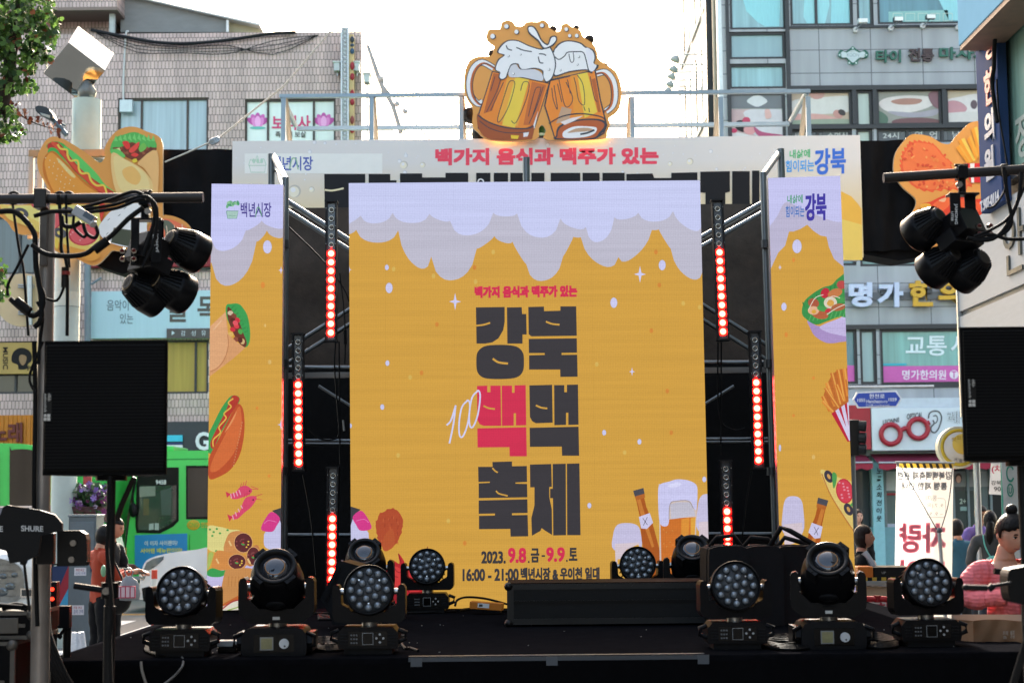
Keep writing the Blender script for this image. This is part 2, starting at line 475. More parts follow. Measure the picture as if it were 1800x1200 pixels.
blue = pane_mat('#8fa5b0', .3); pale = pane_mat('#cbd9d6', .06); dim = pane_mat('#3c4c55', .5); yel = pane_mat('#a08a3a', .3)
window(LB, wins['a'], YL, (247, 328), blue, m('#3d3632', .5))
wb = window(LB, wins['b'], YL, (470, 551), pale, m('#3d3632', .5))
window(LB, wins['c'], YL, (36,), dim); window(LB, wins['d'], YL, (346,), yel); window(LB, wins['e'], YL, (33,), pane_mat('#16181a'), panes=None)
window(LB, wins['f'], YL, (), blue, m('#8b8f94', .5))
# poster film on the window: lotus flowers and lettering
a = Art(YL + .1, lambda h: m(h, .5, var=.05))
for cx in (453, 569):
    for i, (dx, dy, rot) in enumerate(((-10, 0, -55), (10, 0, 55), (-6, -4, -28), (6, -4, 28), (0, -6, 0), (-5, 2, -20), (5, 2, 20), (0, 0, 0))):
        a.ell(cx + dx, 214 + dy, 5, 10, ('#b44f9c', '#b44f9c', '#c561ae', '#c561ae', '#b653a0', '#d483c2', '#d483c2', '#e3a5d6')[i], rot)
    a.ell(cx, 225, 14, 2.6, '#5fb0a8')
a.text('보리사', (478, 203, 546, 229), '#c43a6e', .035); a.text('족집게 보살', (484, 231, 538, 242), '#33302c', .015)
a.mb.build('window_film', wb)
# roof house, overhang and tent
rh = MB(); x0, x1, z0, z1 = rect(-60, -60, 205, 57, YL + 1.5)
rh.box(x0, x1, YL + 1.2, YL + 9, zt, z1 + 1.2, PINK)
ox0, ox1, oz0, oz1 = rect(-60, -40, 212, 21, YL + .5)
rh.box(ox0, ox1, YL + .1, YL + 9.1, oz0, oz1, PINK); rh.box(ox0, ox1 + .01, YL + .09, YL + 9.2, oz0 - .09, oz0 - .002, m('#7d6f68', .7))
rh.box(*rect(192, 24, 201, 57, YL + .4)[:2], YL + .4, YL + .55, zt, oz0 - .1, m('#a9b3b3', .5))
rh.build('roof_house', LB)
tn = MB(); q = lambda x, y, d: P(x, y, YL + d)
tn.prism([q(212, 57, 1), q(212, 0, 1), q(252, 0, 1), q(398, 36, 1), q(400, 57, 1)], (0, 4, 0), m('#7c7f80', .75, var=.2, sc=2, stretch=(1, 1, 3)))
tn.prism([q(214, -10, .8), q(222, -10, .8), q(456, 41, .8), q(456, 45, .8)], (0, 4.6, 0), m('#c9cdcb', .6))
tn.prism([q(402, 57, 1.2), q(402, 36, 1.2), q(452, 46, 1.2), q(458, 57, 1.2)], (0, 3, 0), m('#b3b096', .7))
tn.cyl(q(400, 57, .9), q(400, 36, .9), .04, m('#dfe3e3', .4))
tn.build('roof_tent', LB)
cb = MB()
cb.tube([P(x, y, YL - .12) for x, y in smooth_pts([(160, 53), (190, 59), (225, 66), (270, 74), (320, 77), (370, 74), (420, 68), (470, 60), (520, 57)], False, 3)], .045, m('#20242b', .6))
for k in range(4):
    cb.tube([P(x, y, YL - .07 - .02 * k) for x, y in smooth_pts([(170, 56 + k), (240, 74 + 6 * k), (320, 84 + 3 * k), (400, 80 + 5 * k), (480, 96 - 8 * k), (560, 62)], False, 3)], .011, m('#26282b', .6))
cb.tube([P(x, y, YL - .06) for x, y in smooth_pts([(226, 56), (222, 58), (220, 80), (217, 140), (217, 178)], False, 3)], .03, m('#b6babb', .5))
cb.box(*rect(211, 178, 233, 199, YL - .1)[:2], YL - .16, YL - .01, *rect(211, 178, 233, 199, YL)[2:], m('#aebcc0', .4, .3))
cb.build('cable_run', LB)
# the shop floor
sh = MB()
sz = P(300, 742, YL).z
sh.box(xl0, xl1, YL - .35, YL + .35, shopz - .02, sz, m('#33363b', .5))            # fascia
sh.box(xl0, xl1, YL + .5, YL + .6, 0.13, shopz, m('#1c1f22', .4))
for x in (-27, -20.4, -15.2, -11.7, -7.9, -4.3):
    sh.box(x, x + .35, YL - .02, YL + .45, .13, shopz - .03, m('#5b5856', .6))
for i in range(7):
    x = -26.5 + i * 3.1
    sh.box(x, x + 1.3, YL + .44, YL + .48, .3, 2.3, pane_mat(('#45504f', '#6d5a46', '#2e3a44')[i % 3], .5))
sh.build('shop_front', LB)
sg = MB()
sg.box(*rect(222, 764, 326, 790, YL)[:2], YL - .42, YL - .36, *rect(222, 766, 326, 777, YL)[2:], m('#38b6d0', .4))
sg.box(*rect(222, 764, 326, 790, YL)[:2], YL - .42, YL - .36, *rect(222, 783, 326, 788, YL)[2:], m('#d9dde0', .4))
sg.box(*rect(222, 764, 326, 790, YL)[:2], YL - .42, YL - .36, *rect(222, 779, 326, 782, YL)[2:], m('#223a6a', .4))
ptext(sg, 'G', (344, 759, 369, 791), YL - .36, m('#d9dde0', .4), .03, .06)
ptext(sg, 'S25', (373, 759, 432, 791), YL - .36, m('#d9dde0', .4), .03, .06)
so = sg.build('shop_sign', LB)
so['label'] = 'dark fascia sign with turquoise bar and white letters'

# ---- signs hung on the tiled building
def board(name, label, cat, r, Y, d, mat, edge=None, group=None):
    o = thing(name, label, cat, ((r[0] + r[1]) / 2, Y, r[2]), group)
    b = MB(); b.box(r[0], r[1], Y, Y + d, r[2], r[3], mat); b.build('board', o, .01)
    return o
def lettering(o, Y, items, name='lettering', depth=0.):
    b = MB()
    for t, box, h, bold, *rest in items:
        ptext(b, t, box, Y - .006, m(h, .5, var=.05), bold, depth, **(rest[0] if rest else {}))
    return b.build(name, o)
o = board('red_sign', 'long dark red sign with cream letters across the tiled wall', 'sign', rect(150, 436, 376, 469, YL - .3), YL - .3, .27, m('#7d1520', .5))
lettering(o, YL - .3, [('숲이야기', (180, 440, 250, 464), '#c9b49a', .01), ('유', (352, 438, 366, 462), '#c9b49a', .01)])
o = board('cafe_sign', 'long pale blue signboard with dark lettering above the yellow window', 'sign', rect(160, 511, 400, 594, YL - .3), YL - .3, .27, m('#a3bfcb', .5, var=.07, sc=1.5, stretch=(6, 1, .2)))
lettering(o, YL - .3, [('음악이', (188, 527, 226, 546), '#38404a', .0), ('있는', (211, 551, 234, 569), '#38404a', 0.), ('골', (294, 521, 330, 566), '#4a4642', .02), ('목', (347, 521, 384, 566), '#4a4642', .02)])
b = MB(); r = rect(293, 577, 400, 594, YL - .33); b.box(r[0], r[1], YL - .34, YL - .302, r[2], r[3], m('#4a4443', .5))
b.face([P(302, 581, YL - .35), P(302, 589, YL - .35), P(307, 585, YL - .35)], m('#b9c8d4'))
for i, c in enumerate('감성뮤직'): ptext(b, c, (318 + i * 18, 581, 326 + i * 18, 590), YL - .35, m('#c3ccd4'))
b.build('strip', o)
o = board('music_sign', 'tan panel with a round haired head silhouette and the word for melody', 'sign', rect(-14, 602, 66, 657, YL - .2), YL - .2, .17, m('#a58a4a', .5, var=.2, sc=2))
b = MB()
A1 = P(5, 611, YL - .21); A2 = P(5, 650, YL - .21); A3 = P(14, 611, YL - .21)
letter(b, 'MUSIC', P(5, 610, YL - .21), A2 - A1, A3 - A1, m('#2f2c28'), .02)
ptext(b, 'PUB', (48, 643, 72, 651), YL - .21, m('#2f2c28'), .02)
b.face([P(x, y, YL - .208) for x, y in smooth_pts([(21, 636), (21, 624), (27, 615), (38, 611), (50, 615), (56, 624), (55, 634), (49, 640), (47, 648), (33, 649), (31, 641)])], m('#1e1d1f'))
b.face([P(x, y, YL - .214) for x, y in smooth_pts([(34, 626), (38, 623), (46, 626), (46, 634), (42, 641), (38, 641), (34, 634)])], m('#8a6d4c'))
b.build('print', o)
o = thing('orange_sign', 'orange ribbed shop sign with dark red letters, under the music panel', 'sign', P(20, 780, YL - .3))
b = MB(); r = rect(-60, 730, 66, 782, YL - .3); b.box(r[0], r[1], YL - .4, YL - .36, r[2], r[3], m('#c07a12', .5))
for i in range(16):
    x = r[0] + (r[1] - r[0]) * (i + .5) / 16; b.box(x - .025, x + .025, YL - .43, YL - .401, r[2], r[3], m('#b06c10', .5))
b.build('board', o)
b = MB(); ptext(b, '노래', (-14, 742, 40, 778), YL - .44, m('#5a1512', .4), .03, .05); b.build('lettering', o)
# round hanging sign
o = thing('round_sign', 'round tan disc sign hanging on a short steel tube', 'sign', P(38, 575, 43.))
b = MB(); c = P(40, 527, 43.); b.cyl(c, c + V((0, .12, 0)), .68, m('#b49a78', .5, var=.12, sc=2), n=40); b.build('disc', o, .012)
b = MB(); b.cyl(P(52, 485, 42.85), P(52, 572, 42.85), .075, STEEL)
for y in (505, 552): b.cyl(P(32, y, 42.9), P(60, y, 42.9), .02, STEEL); b.cyl(P(32, y - 4, 42.9), P(60, y - 4, 42.9), .02, STEEL)
b.cyl(c + V((0, .12, 0)), c + V((0, 1.99, 0)), .04, STEEL)
b.build('bracket', o)
# grey drain pole before the facade
b = MB(); b.cyl(P(154, 592, YL - .6) * 1, P(154, 460, YL - .6), .085, m('#69757f', .5)); b.cyl((P(154, 592, YL - .6).x, YL - .6, 0), P(154, 592, YL - .6), .085, m('#69757f', .5))
b.tube([P(x, y, YL - .6) for x, y in [(160, 500), (172, 492), (178, 488)]], .03, m('#69757f', .5))
tag(b.build('grey_pole'), 'plain grey steel pole standing before the tiled wall beside the pale blue signboard', 'pole')
# lattice ladder sign at the corner
o = thing('lattice_sign', 'tall silver lattice strip sign at the corner of the tiled building', 'sign', P(607, 250, YL - .5))
b = MB(); x0, x1, z0, z1 = rect(599, 47, 613, 300, YL - .5)
for x in (x0, x1 - .035): b.box(x, x + .035, YL - .5, YL - .46, z0, z1, GALV)
n = 34
for i in range(n):
    z = z0 + (z1 - z0) * i / n; dz = (z1 - z0) / n
    b.tube([(x0 + .02, YL - .48, z), (x1 - .02, YL - .48, z + dz)], .011, GALV, 5); b.tube([(x1 - .02, YL - .48, z), (x0 + .02, YL - .48, z + dz)], .011, GALV, 5)
b.box(x0 + .03, x1 - .03, YL - .44, YL - .42, z0, z1, m('#c5cdd2', .5, .2))
b.build('lattice', o)
b = MB(); x0, x1, z0, z1 = rect(613.5, 60, 621, 300, YL - .5)
b.box(x0, x1, YL - .45, YL - .02, z0, z1, m('#b6a172', .6)); b.build('box_sign', o)
b = MB()
for y, h_, c in ((63, 12, '#2c3540'), (76, 6, '#30465a'), (84, 11, '#2a4a66'), (108, 15, '#8d1f2b'), (128, 13, '#8d1f2b'), (157, 15, '#8d1f2b'), (173, 12, '#8d1f2b'), (203, 15, '#7c3a34'), (222, 12, '#8d1f2b')):
    r = rect(615, y, 623, y + h_, YL - .5); b.ball(((r[0] + r[1]) / 2, YL - .46, (r[2] + r[3]) / 2), (r[1] - r[0]) / 2, m(c, .5), .05, (r[3] - r[2]) / 2, 10, 6)
b.build('raised_lettering', o)
for i, (x, y) in enumerate(((594, 122), (628, 122), (646, 142))):
    r = rect(x - 5, y - 7, x + 5, y + 7, YL - .1)
    b = MB(); b.box(r[0], r[1], YL - .4, YL - .05, r[2], r[3], m('#aab3b5', .5, .2)); b.box(r[0] - .03, r[1] + .03, YL - .43, YL - .03, r[3] + .002, r[3] + .03, m('#c0c8ca', .5))
    b.cyl(((r[0] + r[1]) / 2, YL - .2, r[2] - 1.3 if i == 2 else r[2] - .1), ((r[0] + r[1]) / 2, YL - .2, r[2]), .025, GALV)
    tag(b.build('junction_box'), ('small grey box fixed on the tiled wall just before the lattice sign', 'small grey box fixed on the tiled wall after the lattice sign', 'small pale box on a thin stem out beyond the corner of the tiled building')[i], 'box', 'wall boxes near the lattice sign')
# ------------------------------------------------------------------ granite building
YR = 44.
GB = thing('granite_building', 'grey granite building with turquoise glass and window posters', 'building', (9, YR, 0))
gx0, gx1 = P(1277, 400, YR).x, 26.
gz0, gz1 = P(1500, 800, YR).z, 24.
g_cy = pane_mat('#80a9af', .38); cy2 = pane_mat('#7f9fa6', .1); cyd = pane_mat('#4f7f8c', .3); pl = pane_mat('#a9b9ae', .12); film = m('#6d7276', .4)
H = {}
def W(k, *px): H[k] = rect(*px, YR)
W('t0', 1282, -90, 1381, 52); W('t1', 1388, -90, 1498, 45); W('t2', 1505, -90, 1534, 45); W('t3', 1541, -90, 1740, 42)
W('c1', 1282, 56, 1381, 104); W('c2', 1282, 112, 1381, 156); W('c3', 1282, 161, 1381, 250)
W('p1', 1388, 158, 1498, 222); W('p2', 1505, 158, 1534, 222); W('p3', 1541, 155, 1656, 220); W('p4', 1663, 153, 1790, 218)
W('s1', 1388, 226, 1498, 262); W('s2', 1505, 226, 1534, 262); W('s3', 1541, 224, 1790, 250)
W('l1', 1400, 440, 1505, 467); W('l2', 1512, 440, 1790, 467)
W('m1', 1420, 578, 1507, 675); W('m2', 1512, 578, 1541, 675); W('m3', 1548, 577, 1790, 675)
b = MB()
wall_holes(b, gx0, gx1, gz0, gz1, YR, list(H.values()), GRANITE, .1, FRAME_D)
b.face([(gx0, YR, 0), (gx0, YR + 12, 0), (gx0, YR + 12, gz1), (gx0, YR, gz1)], GRANITEY)
b.face([(gx1, YR, 0), (gx1, YR, gz1), (gx1, YR + 12, gz1), (gx1, YR + 12, 0)], GRANITEY)
b.face([(gx0, YR, gz1), (gx1, YR, gz1), (gx1, YR + 12, gz1), (gx0, YR + 12, gz1)], m('#77736f'))
b.face([(gx0, YR + 12, 0), (gx1, YR + 12, 0), (gx1, YR + 12, gz1), (gx0, YR + 12, gz1)], GRANITE)
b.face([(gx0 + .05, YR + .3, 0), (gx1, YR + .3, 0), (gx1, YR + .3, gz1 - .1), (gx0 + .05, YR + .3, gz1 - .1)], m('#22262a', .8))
b.build('wall', GB)
gl = dict(t0=g_cy, t1=g_cy, t2=g_cy, t3=cyd, c1=cy2, c2=g_cy, c3=pl, p1=pl, p2=pl, p3=pl, p4=pl, s1=pane_mat('#33383c'), s2=pl, s3=pane_mat('#33383c'), l1=cyd, l2=pane_mat('#5b8583', .3), m1=cyd, m2=cy2, m3=pane_mat('#5f9a98', .35))
sp = dict(t1=(1443,), s1=(1440,), s3=(1598, 1660, 1720), l2=(1552, 1610,), p4=())
WN = {k: window(GB, r, YR, sp.get(k, ()), gl[k], fw=.07) for k, r in H.items()}
fr = MB()                                    # dark mullion bands between the window columns
for x0, x1 in ((1276.5, 1282), (1381, 1388)):
    r = rect(x0, -90, x1, 262, YR); fr.box(r[0], r[1], YR - .06, YR - .003, r[2], r[3], FRAME_D)
for x0, x1, y0, y1 in ((1388, 1790, 150, 158), (1388, 1790, 45, 49), (1388, 1790, 219, 226), (1400, 1790, 570, 578), (1400, 1790, 675, 681)):
    r = rect(x0, y0, x1, y1, YR); fr.box(r[0], r[1], YR - .05, YR - .002, r[2], r[3], FRAME_D)
for x0, x1 in ((1498, 1505), (1534, 1541), (1656, 1663)):
    r = rect(x0, 158, x1, 219, YR); fr.box(r[0], r[1], YR - .045, YR - .002, r[2], r[3], FRAME_D)
fr.build('mullion', GB)
# curtains and blinds seen in the top panes
for pts, c in (([(1300, -20), (1312, 20), (1332, 40), (1345, 47), (1370, 47), (1372, -20)], '#8ccad2'), ([(1415, -20), (1412, 30), (1420, 44), (1450, 44), (1458, 10), (1455, -20)], '#93cdd3'), ([(1462, -20), (1460, 44), (1495, 44), (1496, -20)], '#8fcbd2'), ([(1640, -20), (1668, 36), (1700, 37), (1700, -20)], '#8fcbd2'), ([(1562, 21), (1562, 40), (1668, 38), (1666, 18)], '#86b7b4')):
    b = Art(YR + .11, lambda h: m(h, .5, var=.12, sc=14, stretch=(3, 1, .3)), .002); b.poly(pts, c); k = 't0' if pts[0][0] < 1385 else 't1' if pts[0][0] < 1500 else 't3'
    if pts[0][0] == 1562:
        for x in range(1570, 1660, 22): b.line([(x, 24), (x + 16, 24), (x + 16, 37), (x, 37), (x, 24)], 1.2, '#b9cfc4', False)
    b.mb.build('window_screen' if pts[0][0] == 1562 else 'curtain', WN[k])
# massage posters: abstract bodies, towels and petals
def poster(key, box, items):
    x0, y0, x1, y1 = box; q = [(x0, y0), (x1, y0), (x1, y1), (x0, y1)]
    a = Art(YR + .105, lambda h: m(h, .45, var=.1, sc=5), .002); a.clip = q
    for it in items:
        if it[0] == 'p': a.poly(it[1], it[2], len(it) > 3)
        else: a.ell(*it[1], it[2], it[3] if len(it) > 3 else 0)
    return a.mb.build('window_poster', WN[key])
poster('c3', (1283, 192, 1380, 250), [('p', [(1283, 192), (1380, 192), (1380, 250), (1283, 250)], '#b9a0a0'), ('p', [(1310, 195), (1380, 188), (1384, 240), (1330, 240), (1318, 215)], '#c4c2c6', 1), ('p', [(1283, 232), (1320, 238), (1345, 243), (1345, 252), (1283, 252)], '#d1cccb', 1),
    ('e', (1305, 222, 14, 10), '#2f2a2e', 20), ('e', (1318, 228, 11, 9), '#c98f90'), ('e', (1312, 212, 7, 6), '#b73e5c'), ('e', (1290, 230, 6, 4), '#c02e5a'), ('p', [(1325, 222), (1340, 232), (1378, 238), (1378, 245), (1335, 240)], '#a44a6c', 1), ('p', [(1345, 192), (1352, 192), (1356, 206), (1346, 208)], '#d0a7a0', 1)])
a = Art(YR + .1, lambda h: m(h, .5, var=.06), .002)
a.poly([(1283, 165), (1380, 165), (1380, 191), (1283, 191)], '#6c7176'); a.poly([(1313, 178), (1322, 170), (1331, 168), (1340, 170), (1349, 178), (1342, 184), (1331, 188), (1320, 184)], '#c9cccd', True)
a.mb.build('film_band', WN['c3'])
poster('p1', (1389, 160, 1497, 221), [('p', [(1389, 160), (1497, 160), (1497, 221), (1389, 221)], '#b5a48f'), ('p', [(1392, 178), (1440, 172), (1496, 170), (1496, 196), (1400, 200)], '#c9c8c2', 1), ('p', [(1420, 160), (1448, 160), (1446, 172), (1430, 174)], '#b88d85', 1), ('p', [(1390, 203), (1430, 200), (1462, 205), (1470, 212), (1400, 214)], '#c79a90', 1), ('e', (1473, 201, 9, 7), '#b98a80', 30), ('e', (1480, 198, 7, 5), '#35302f', 30), ('p', [(1389, 212), (1497, 210), (1497, 222), (1389, 222)], '#8c9a86', 1)])
poster('p3', (1542, 157, 1655, 219), [('p', [(1542, 157), (1655, 157), (1655, 219), (1542, 219)], '#8d8f86'), ('p', [(1545, 182), (1560, 172), (1600, 168), (1640, 172), (1638, 186), (1600, 198), (1560, 196)], '#cfc9c4', 1), ('p', [(1566, 178), (1590, 173), (1620, 175), (1612, 183), (1580, 184)], '#a47a6c', 1), ('p', [(1560, 196), (1610, 198), (1650, 192), (1640, 204), (1590, 206)], '#9a97a0', 1), ('p', [(1542, 195), (1560, 205), (1558, 219), (1542, 219)], '#4e6b5a', 1), ('p', [(1632, 165), (1655, 160), (1655, 190), (1640, 186)], '#7d5a62', 1), ('p', [(1575, 210), (1620, 207), (1655, 212), (1655, 219), (1575, 219)], '#6b4a4c', 1)])
poster('p4', (1664, 155, 1788, 217), [('p', [(1664, 155), (1788, 155), (1788, 217), (1664, 217)], '#b9ac94'), ('p', [(1664, 178), (1690, 170), (1720, 165), (1788, 168), (1788, 200), (1700, 200)], '#d1ccc8', 1), ('p', [(1664, 180), (1684, 178), (1700, 190), (1690, 200), (1664, 200)], '#b98a90', 1), ('e', (1712, 184, 6, 8), '#5a4a50'), ('p', [(1664, 199), (1788, 198), (1788, 217), (1664, 217)], '#c9c6c0', 1)])
gy = YR + .1
wls = {'s1': MB(), 's3': MB()}
for t, bx in (('사우나', (1396, 233, 1424, 245)), ('수면실', (1454, 233, 1490, 246)), ('24시', (1552, 233, 1580, 244)), ('영', (1608, 231, 1621, 245)), ('업', (1634, 231, 1647, 245)), ('남.여', (1674, 231, 1706, 243))):
    b = wls['s1' if bx[0] < 1500 else 's3']; r = rect(bx[0] - 6, bx[1] - 4, bx[2] + 6, bx[3] + 4, YR); b.box(r[0], r[1], gy - .002, gy + .004, r[2], r[3], m('#565c60', .5)); ptext(b, t, bx, gy - .006, m('#c4c8c6'), .01)
for k, b in wls.items(): b.build('window_lettering', WN[k])
# wall lettering and its emblem: one sign
o = thing('massage_sign', 'green and brown raised letters beside a scrolled emblem on granite', 'sign', P(1600, 112, YR))
b = MB()
for t, bx, c in (('타이', (1539, 89, 1583, 111), '#1f5c4c'), ('전통', (1596, 86, 1641, 109), '#3d2a2c'), ('마사지', (1650, 84, 1738, 106), '#1f5c4c')):
    ptext(b, t, bx, YR - .03, m(c, .4), .03, .07)
b.build('raised_lettering', o)
b = Art(YR - .03, lambda h: m(h, .4, var=.06), .02)
ring = [(1473, 95), (1478, 88), (1486, 91), (1492, 87), (1499, 83), (1506, 87), (1513, 91), (1521, 88), (1527, 95), (1523, 103), (1513, 103), (1506, 110), (1499, 115), (1493, 110), (1486, 103), (1477, 103)]
b.poly(ring, '#1f5c4c', True); b.poly([(1499 + (x - 1499) * .84, 98 + (y - 98) * .72) for x, y in ring], '#b7c6c8', True)
for cx, cy in ((1476, 97), (1523, 97), (1499, 85), (1493, 111), (1505, 111)): b.ell(cx, cy, 3.2, 3.2, '#2b6b58'); b.ell(cx, cy, 1.6, 1.6, '#b7c6c8')
b.text('KOON', (1489, 94, 1510, 100), '#6f8288')
b.mb.build('emblem', o)
for i, (x, y) in enumerate(((1503, 54), (1565, 51), (1621, 47), (1683, 50))):
    b = MB(); c = P(x, y, YR - .02); b.cyl(c, c + V((0, -.1, 0)), .07, m('#c6c9ca', .4)); b.tube([c + V((0, -.1, 0)), c + V((.05, -.3, .02)), c + V((.1, -.45, .08))], .018, GALV)
    b.box(c.x - .02, c.x + .22, YR - .6, YR - .42, c.z + .06, c.z + .16, m('#c2c6c4' if i == 0 else '#2a2f35', .3)); b.box(c.x - .01, c.x + .21, YR - .62, YR - .602, c.z + .05, c.z + .15, m('#dfe3e0', .3))
    tag(b.build('wall_spotlight'), ('pale headed small floodlight over the scrolled emblem', 'small dark floodlight over the first green letters', 'small dark floodlight over the brown letters', 'small dark floodlight mostly hidden behind the light blue box sign')[i], 'floodlight', 'floodlights over the massage lettering')
# clinic letters
for t, bx, c, lb in (('명', (1491, 497, 1532, 540), '#b9c4dd', 'white raised letter block, first of the clinic name on granite'), ('가', (1541, 497, 1586, 540), '#b9c4dd', 'white raised letter block beside the yellow letters on granite'), ('한', (1597, 494, 1643, 539), '#c79a24', 'yellow raised letter block next to the white letters'), ('의', (1648, 493, 1692, 536), '#c79a24', 'yellow raised letter block partly hidden behind the steel sign panel')):
    b = MB(); ptext(b, t, bx, YR - .12, m(c, .35), .045, .12)
    r = rect(bx[0] + 6, bx[1] + 14, bx[2] - 6, bx[1] + 22, YR); b.box(r[0], r[1], YR - .119, YR - .003, r[2], r[3], m('#4c5054'))
    tag(b.build('sign_letter'), lb, 'letter', 'raised clinic letters')
b = MB(); r = rect(1440, 514, 1690, 527, YR); b.box(r[0], r[1], YR - .05, YR - .003, r[2], r[3], m('#63686c', .5)); b.build('letter_rail', GB)
# window print on the lower storey
b = MB(); r = rect(1421, 642, 1506, 673, YR); b.box(r[0], r[1], YR + .09, YR + .097, r[2], r[3], m('#c25aa6', .4)); b.build('window_strip', WN['m1'])
b = MB(); r = rect(1549, 642, 1788, 673, YR); b.box(r[0], r[1], YR + .09, YR + .097, r[2], r[3], m('#c25aa6', .4))
for t, bx in (('교통', (1592, 590, 1664, 625)), ('사고', (1671, 588, 1740, 623))): ptext(b, t, bx, YR + .088, m('#cfdfe4', .4), .02)
ptext(b, '명가한의원', (1586, 650, 1663, 667), YR + .085, m('#e0d5e2'), .02)
c = P(1677, 658, YR + .085); b.cyl(c, c + V((0, .004, 0)), .115, m('#e0d5e2'), n=20); ptext(b, 'T', (1673, 652, 1681, 664), YR + .08, m('#c25aa6'), .03)
r = rect(1549, 638, 1595, 642, YR); b.box(r[0], r[1], YR + .09, YR + .096, r[2], r[3], m('#3aa6b8'))
b.build('window_lettering', WN['m3'])
# side wall dressing seen at the corner: windows, gutter, steel strip
for k, z in enumerate((3.2, 6.4, 9.6, 12.8, 16.)):
    for j in range(3):
        b = MB(); b.box(gx0 - .03, gx0 - .003, YR + 1.6 + j * 3.2, YR + 4.2 + j * 3.2, z, z + 2.2, (cyd, cy2, g_cy)[(k + j) % 3])
        b.box(gx0 - .06, gx0 - .031, YR + 1.6 + j * 3.2, YR + 4.2 + j * 3.2, z - .14, z - .02, m('#d8dcda'))
        b.box(gx0 - .06, gx0 - .031, YR + 2.8 + j * 3.2, YR + 2.9 + j * 3.2, z, z + 2.2, FRAME_D); b.build('side_window', GB)
b = MB(); c = P(1245, 400, YR + 1.); b.cyl((gx0 - .14, YR + .5, 0), (gx0 - .14, YR + .5, gz1), .06, m('#9a8f7c', .4, .5))
b.box(gx0 - .12, gx0 - .0, YR + .02, YR + .3, P(1260, 205, YR).z, gz1, m('#c3cacc', .4, .3)); b.box(gx0 - .3, gx0 - .002, YR + 1.0, YR + 1.25, 0, gz1, FRAME_D)
b.build('drain_pipe', GB)
for k, (x, y) in enumerate(((1190, 97), (1187, 115), (1184, 128), (1181, 142), (1178, 153))):
    Y = YR + 2.2 + k * 1.75; c = P(x, y, Y)
    b = MB(); b.cyl((gx0 - .03, Y, c.z + .02), (c.x + .1, Y, c.z + .02), .02, GALV); b.lathe([(.03, 0), (.13, .1), (.14, .2), (.02, .2)], Matrix.Translation(c) @ Matrix.Rotation(R(205), 4, 'Y'), m('#aeb3b2', .4), 12)
    tag(b.build('arm_floodlight'), ('topmost arm floodlight on the granite corner', 'second arm floodlight from the top on the granite corner', 'middle arm floodlight on the granite corner', 'second lowest arm floodlight on the granite corner', 'lowest arm floodlight on the granite corner')[k], 'floodlight', 'floodlights on arms at the granite corner')
# ------------------------------------------------------------------ shops at street level
b = MB(); r = rect(1420, 700, 1800, 717, YR - .4)
b.box(gx0, gx1, YR - .6, YR - .003, r[2], r[3], m('#b9c3cc', .5)); b.box(gx0, gx1, YR - .12, YR - .004, P(1500, 800, YR).z - .02, r[2] - .003, m('#9ea4a8'))
b.build('canopy', GB)
b = MB(); zb = P(1500, 800, YR).z - .03
b.box(gx0 + .1, gx1, YR + .2, YR + .28, .13, zb, m('#20262a', .3))
for x0, x1, c in ((1505, 1531, '#30363a'), (1536, 1554, '#7fa3ad'), (1560, 1578, '#59706f'), (1678, 1700, '#2d3438'), (1700, 1740, '#45555a')):
    r = rect(x0, 830, x1, 980, YR); b.box(r[0], r[1], YR + .1, YR + .19, .14, zb, pane_mat(c, .3))
for x in (1500, 1532, 1556, 1581, 1676, 1702, 1742): r = rect(x, 830, x + 4, 980, YR); b.box(r[0], r[1], YR + .02, YR + .19, .13, zb, m('#6f7a7e', .5))
r = rect(1530, 930, 1600, 1010, YR); b.box(r[0], r[1], YR - .02, YR + .12, .13, P(1560, 926, YR).z, m('#6e9aa6', .5))
b.build('shop_front', GB)
b = Art(YR + .08, lambda h: m(h, .5, var=.12), .003)
b.poly([(1676, 828), (1742, 828), (1742, 855), (1676, 855)], '#7b7d7e'); b.ell(1685, 840, 6, 9, '#4a3b36'); b.ell(1685, 842, 4.2, 6.5, '#c79a86')
b.poly([(1676, 862), (1712, 862), (1712, 960), (1676, 960)], '#26322f'); b.text('2+1', (1687, 876, 1702, 885), '#a9b8a8', .02); b.poly([(1688, 890), (1700, 890), (1700, 897), (1688, 897)], '#7f9c97')
b.poly([(1558, 828), (1578, 828), (1578, 862), (1558, 862)], '#b4b9b8'); b.poly([(1556, 866), (1580, 866), (1580, 870), (1556, 870)], '#8d2733'); b.poly([(1559, 920), (1574, 920), (1574, 938), (1559, 938)], '#a9aec0')
b.mb.build('shop_poster', GB)
o = thing('optical_sign', 'white shop sign with big red round glasses and an ear emblem', 'sign', P(1620, 790, YR - .7))
r = rect(1532, 716, 1800, 791, YR - .7); b = MB(); b.box(r[0], r[1], YR - .75, YR - .62, r[2], r[3], m('#c8d3da', .45, var=.05)); b.build('board', o, .02)
b = MB()
def torus(mb, c, R0, r0, mat, n=32, k=8):
    vs = [(c.x + (R0 + r0 * cos(2 * pi * j / k)) * cos(2 * pi * i / n), c.y + r0 * sin(2 * pi * j / k), c.z + (R0 + r0 * cos(2 * pi * j / k)) * sin(2 * pi * i / n)) for i in range(n) for j in range(k)]
    mb.add(vs, [(i * k + j, ((i + 1) % n) * k + j, ((i + 1) % n) * k + (j + 1) % k, i * k + (j + 1) % k) for i in range(n) for j in range(k)], mat, True)
red = m('#9c2030', .35); ys = YR - .8
for cx, cy, rr in ((1566, 763, 17), (1614, 753, 17)): torus(b, P(cx, cy, ys), rr * ys / F * 1.0, .065, red)
b.tube([P(x, y, ys) for x, y in ((1582, 758), (1590, 752), (1598, 754))], .06, red); b.tube([P(1546, 761, ys), P(1550, 762, ys)], .06, red); b.tube([P(1628, 745, ys), P(1634, 742, ys)], .06, red)
b.build('glasses', o)
b = MB()
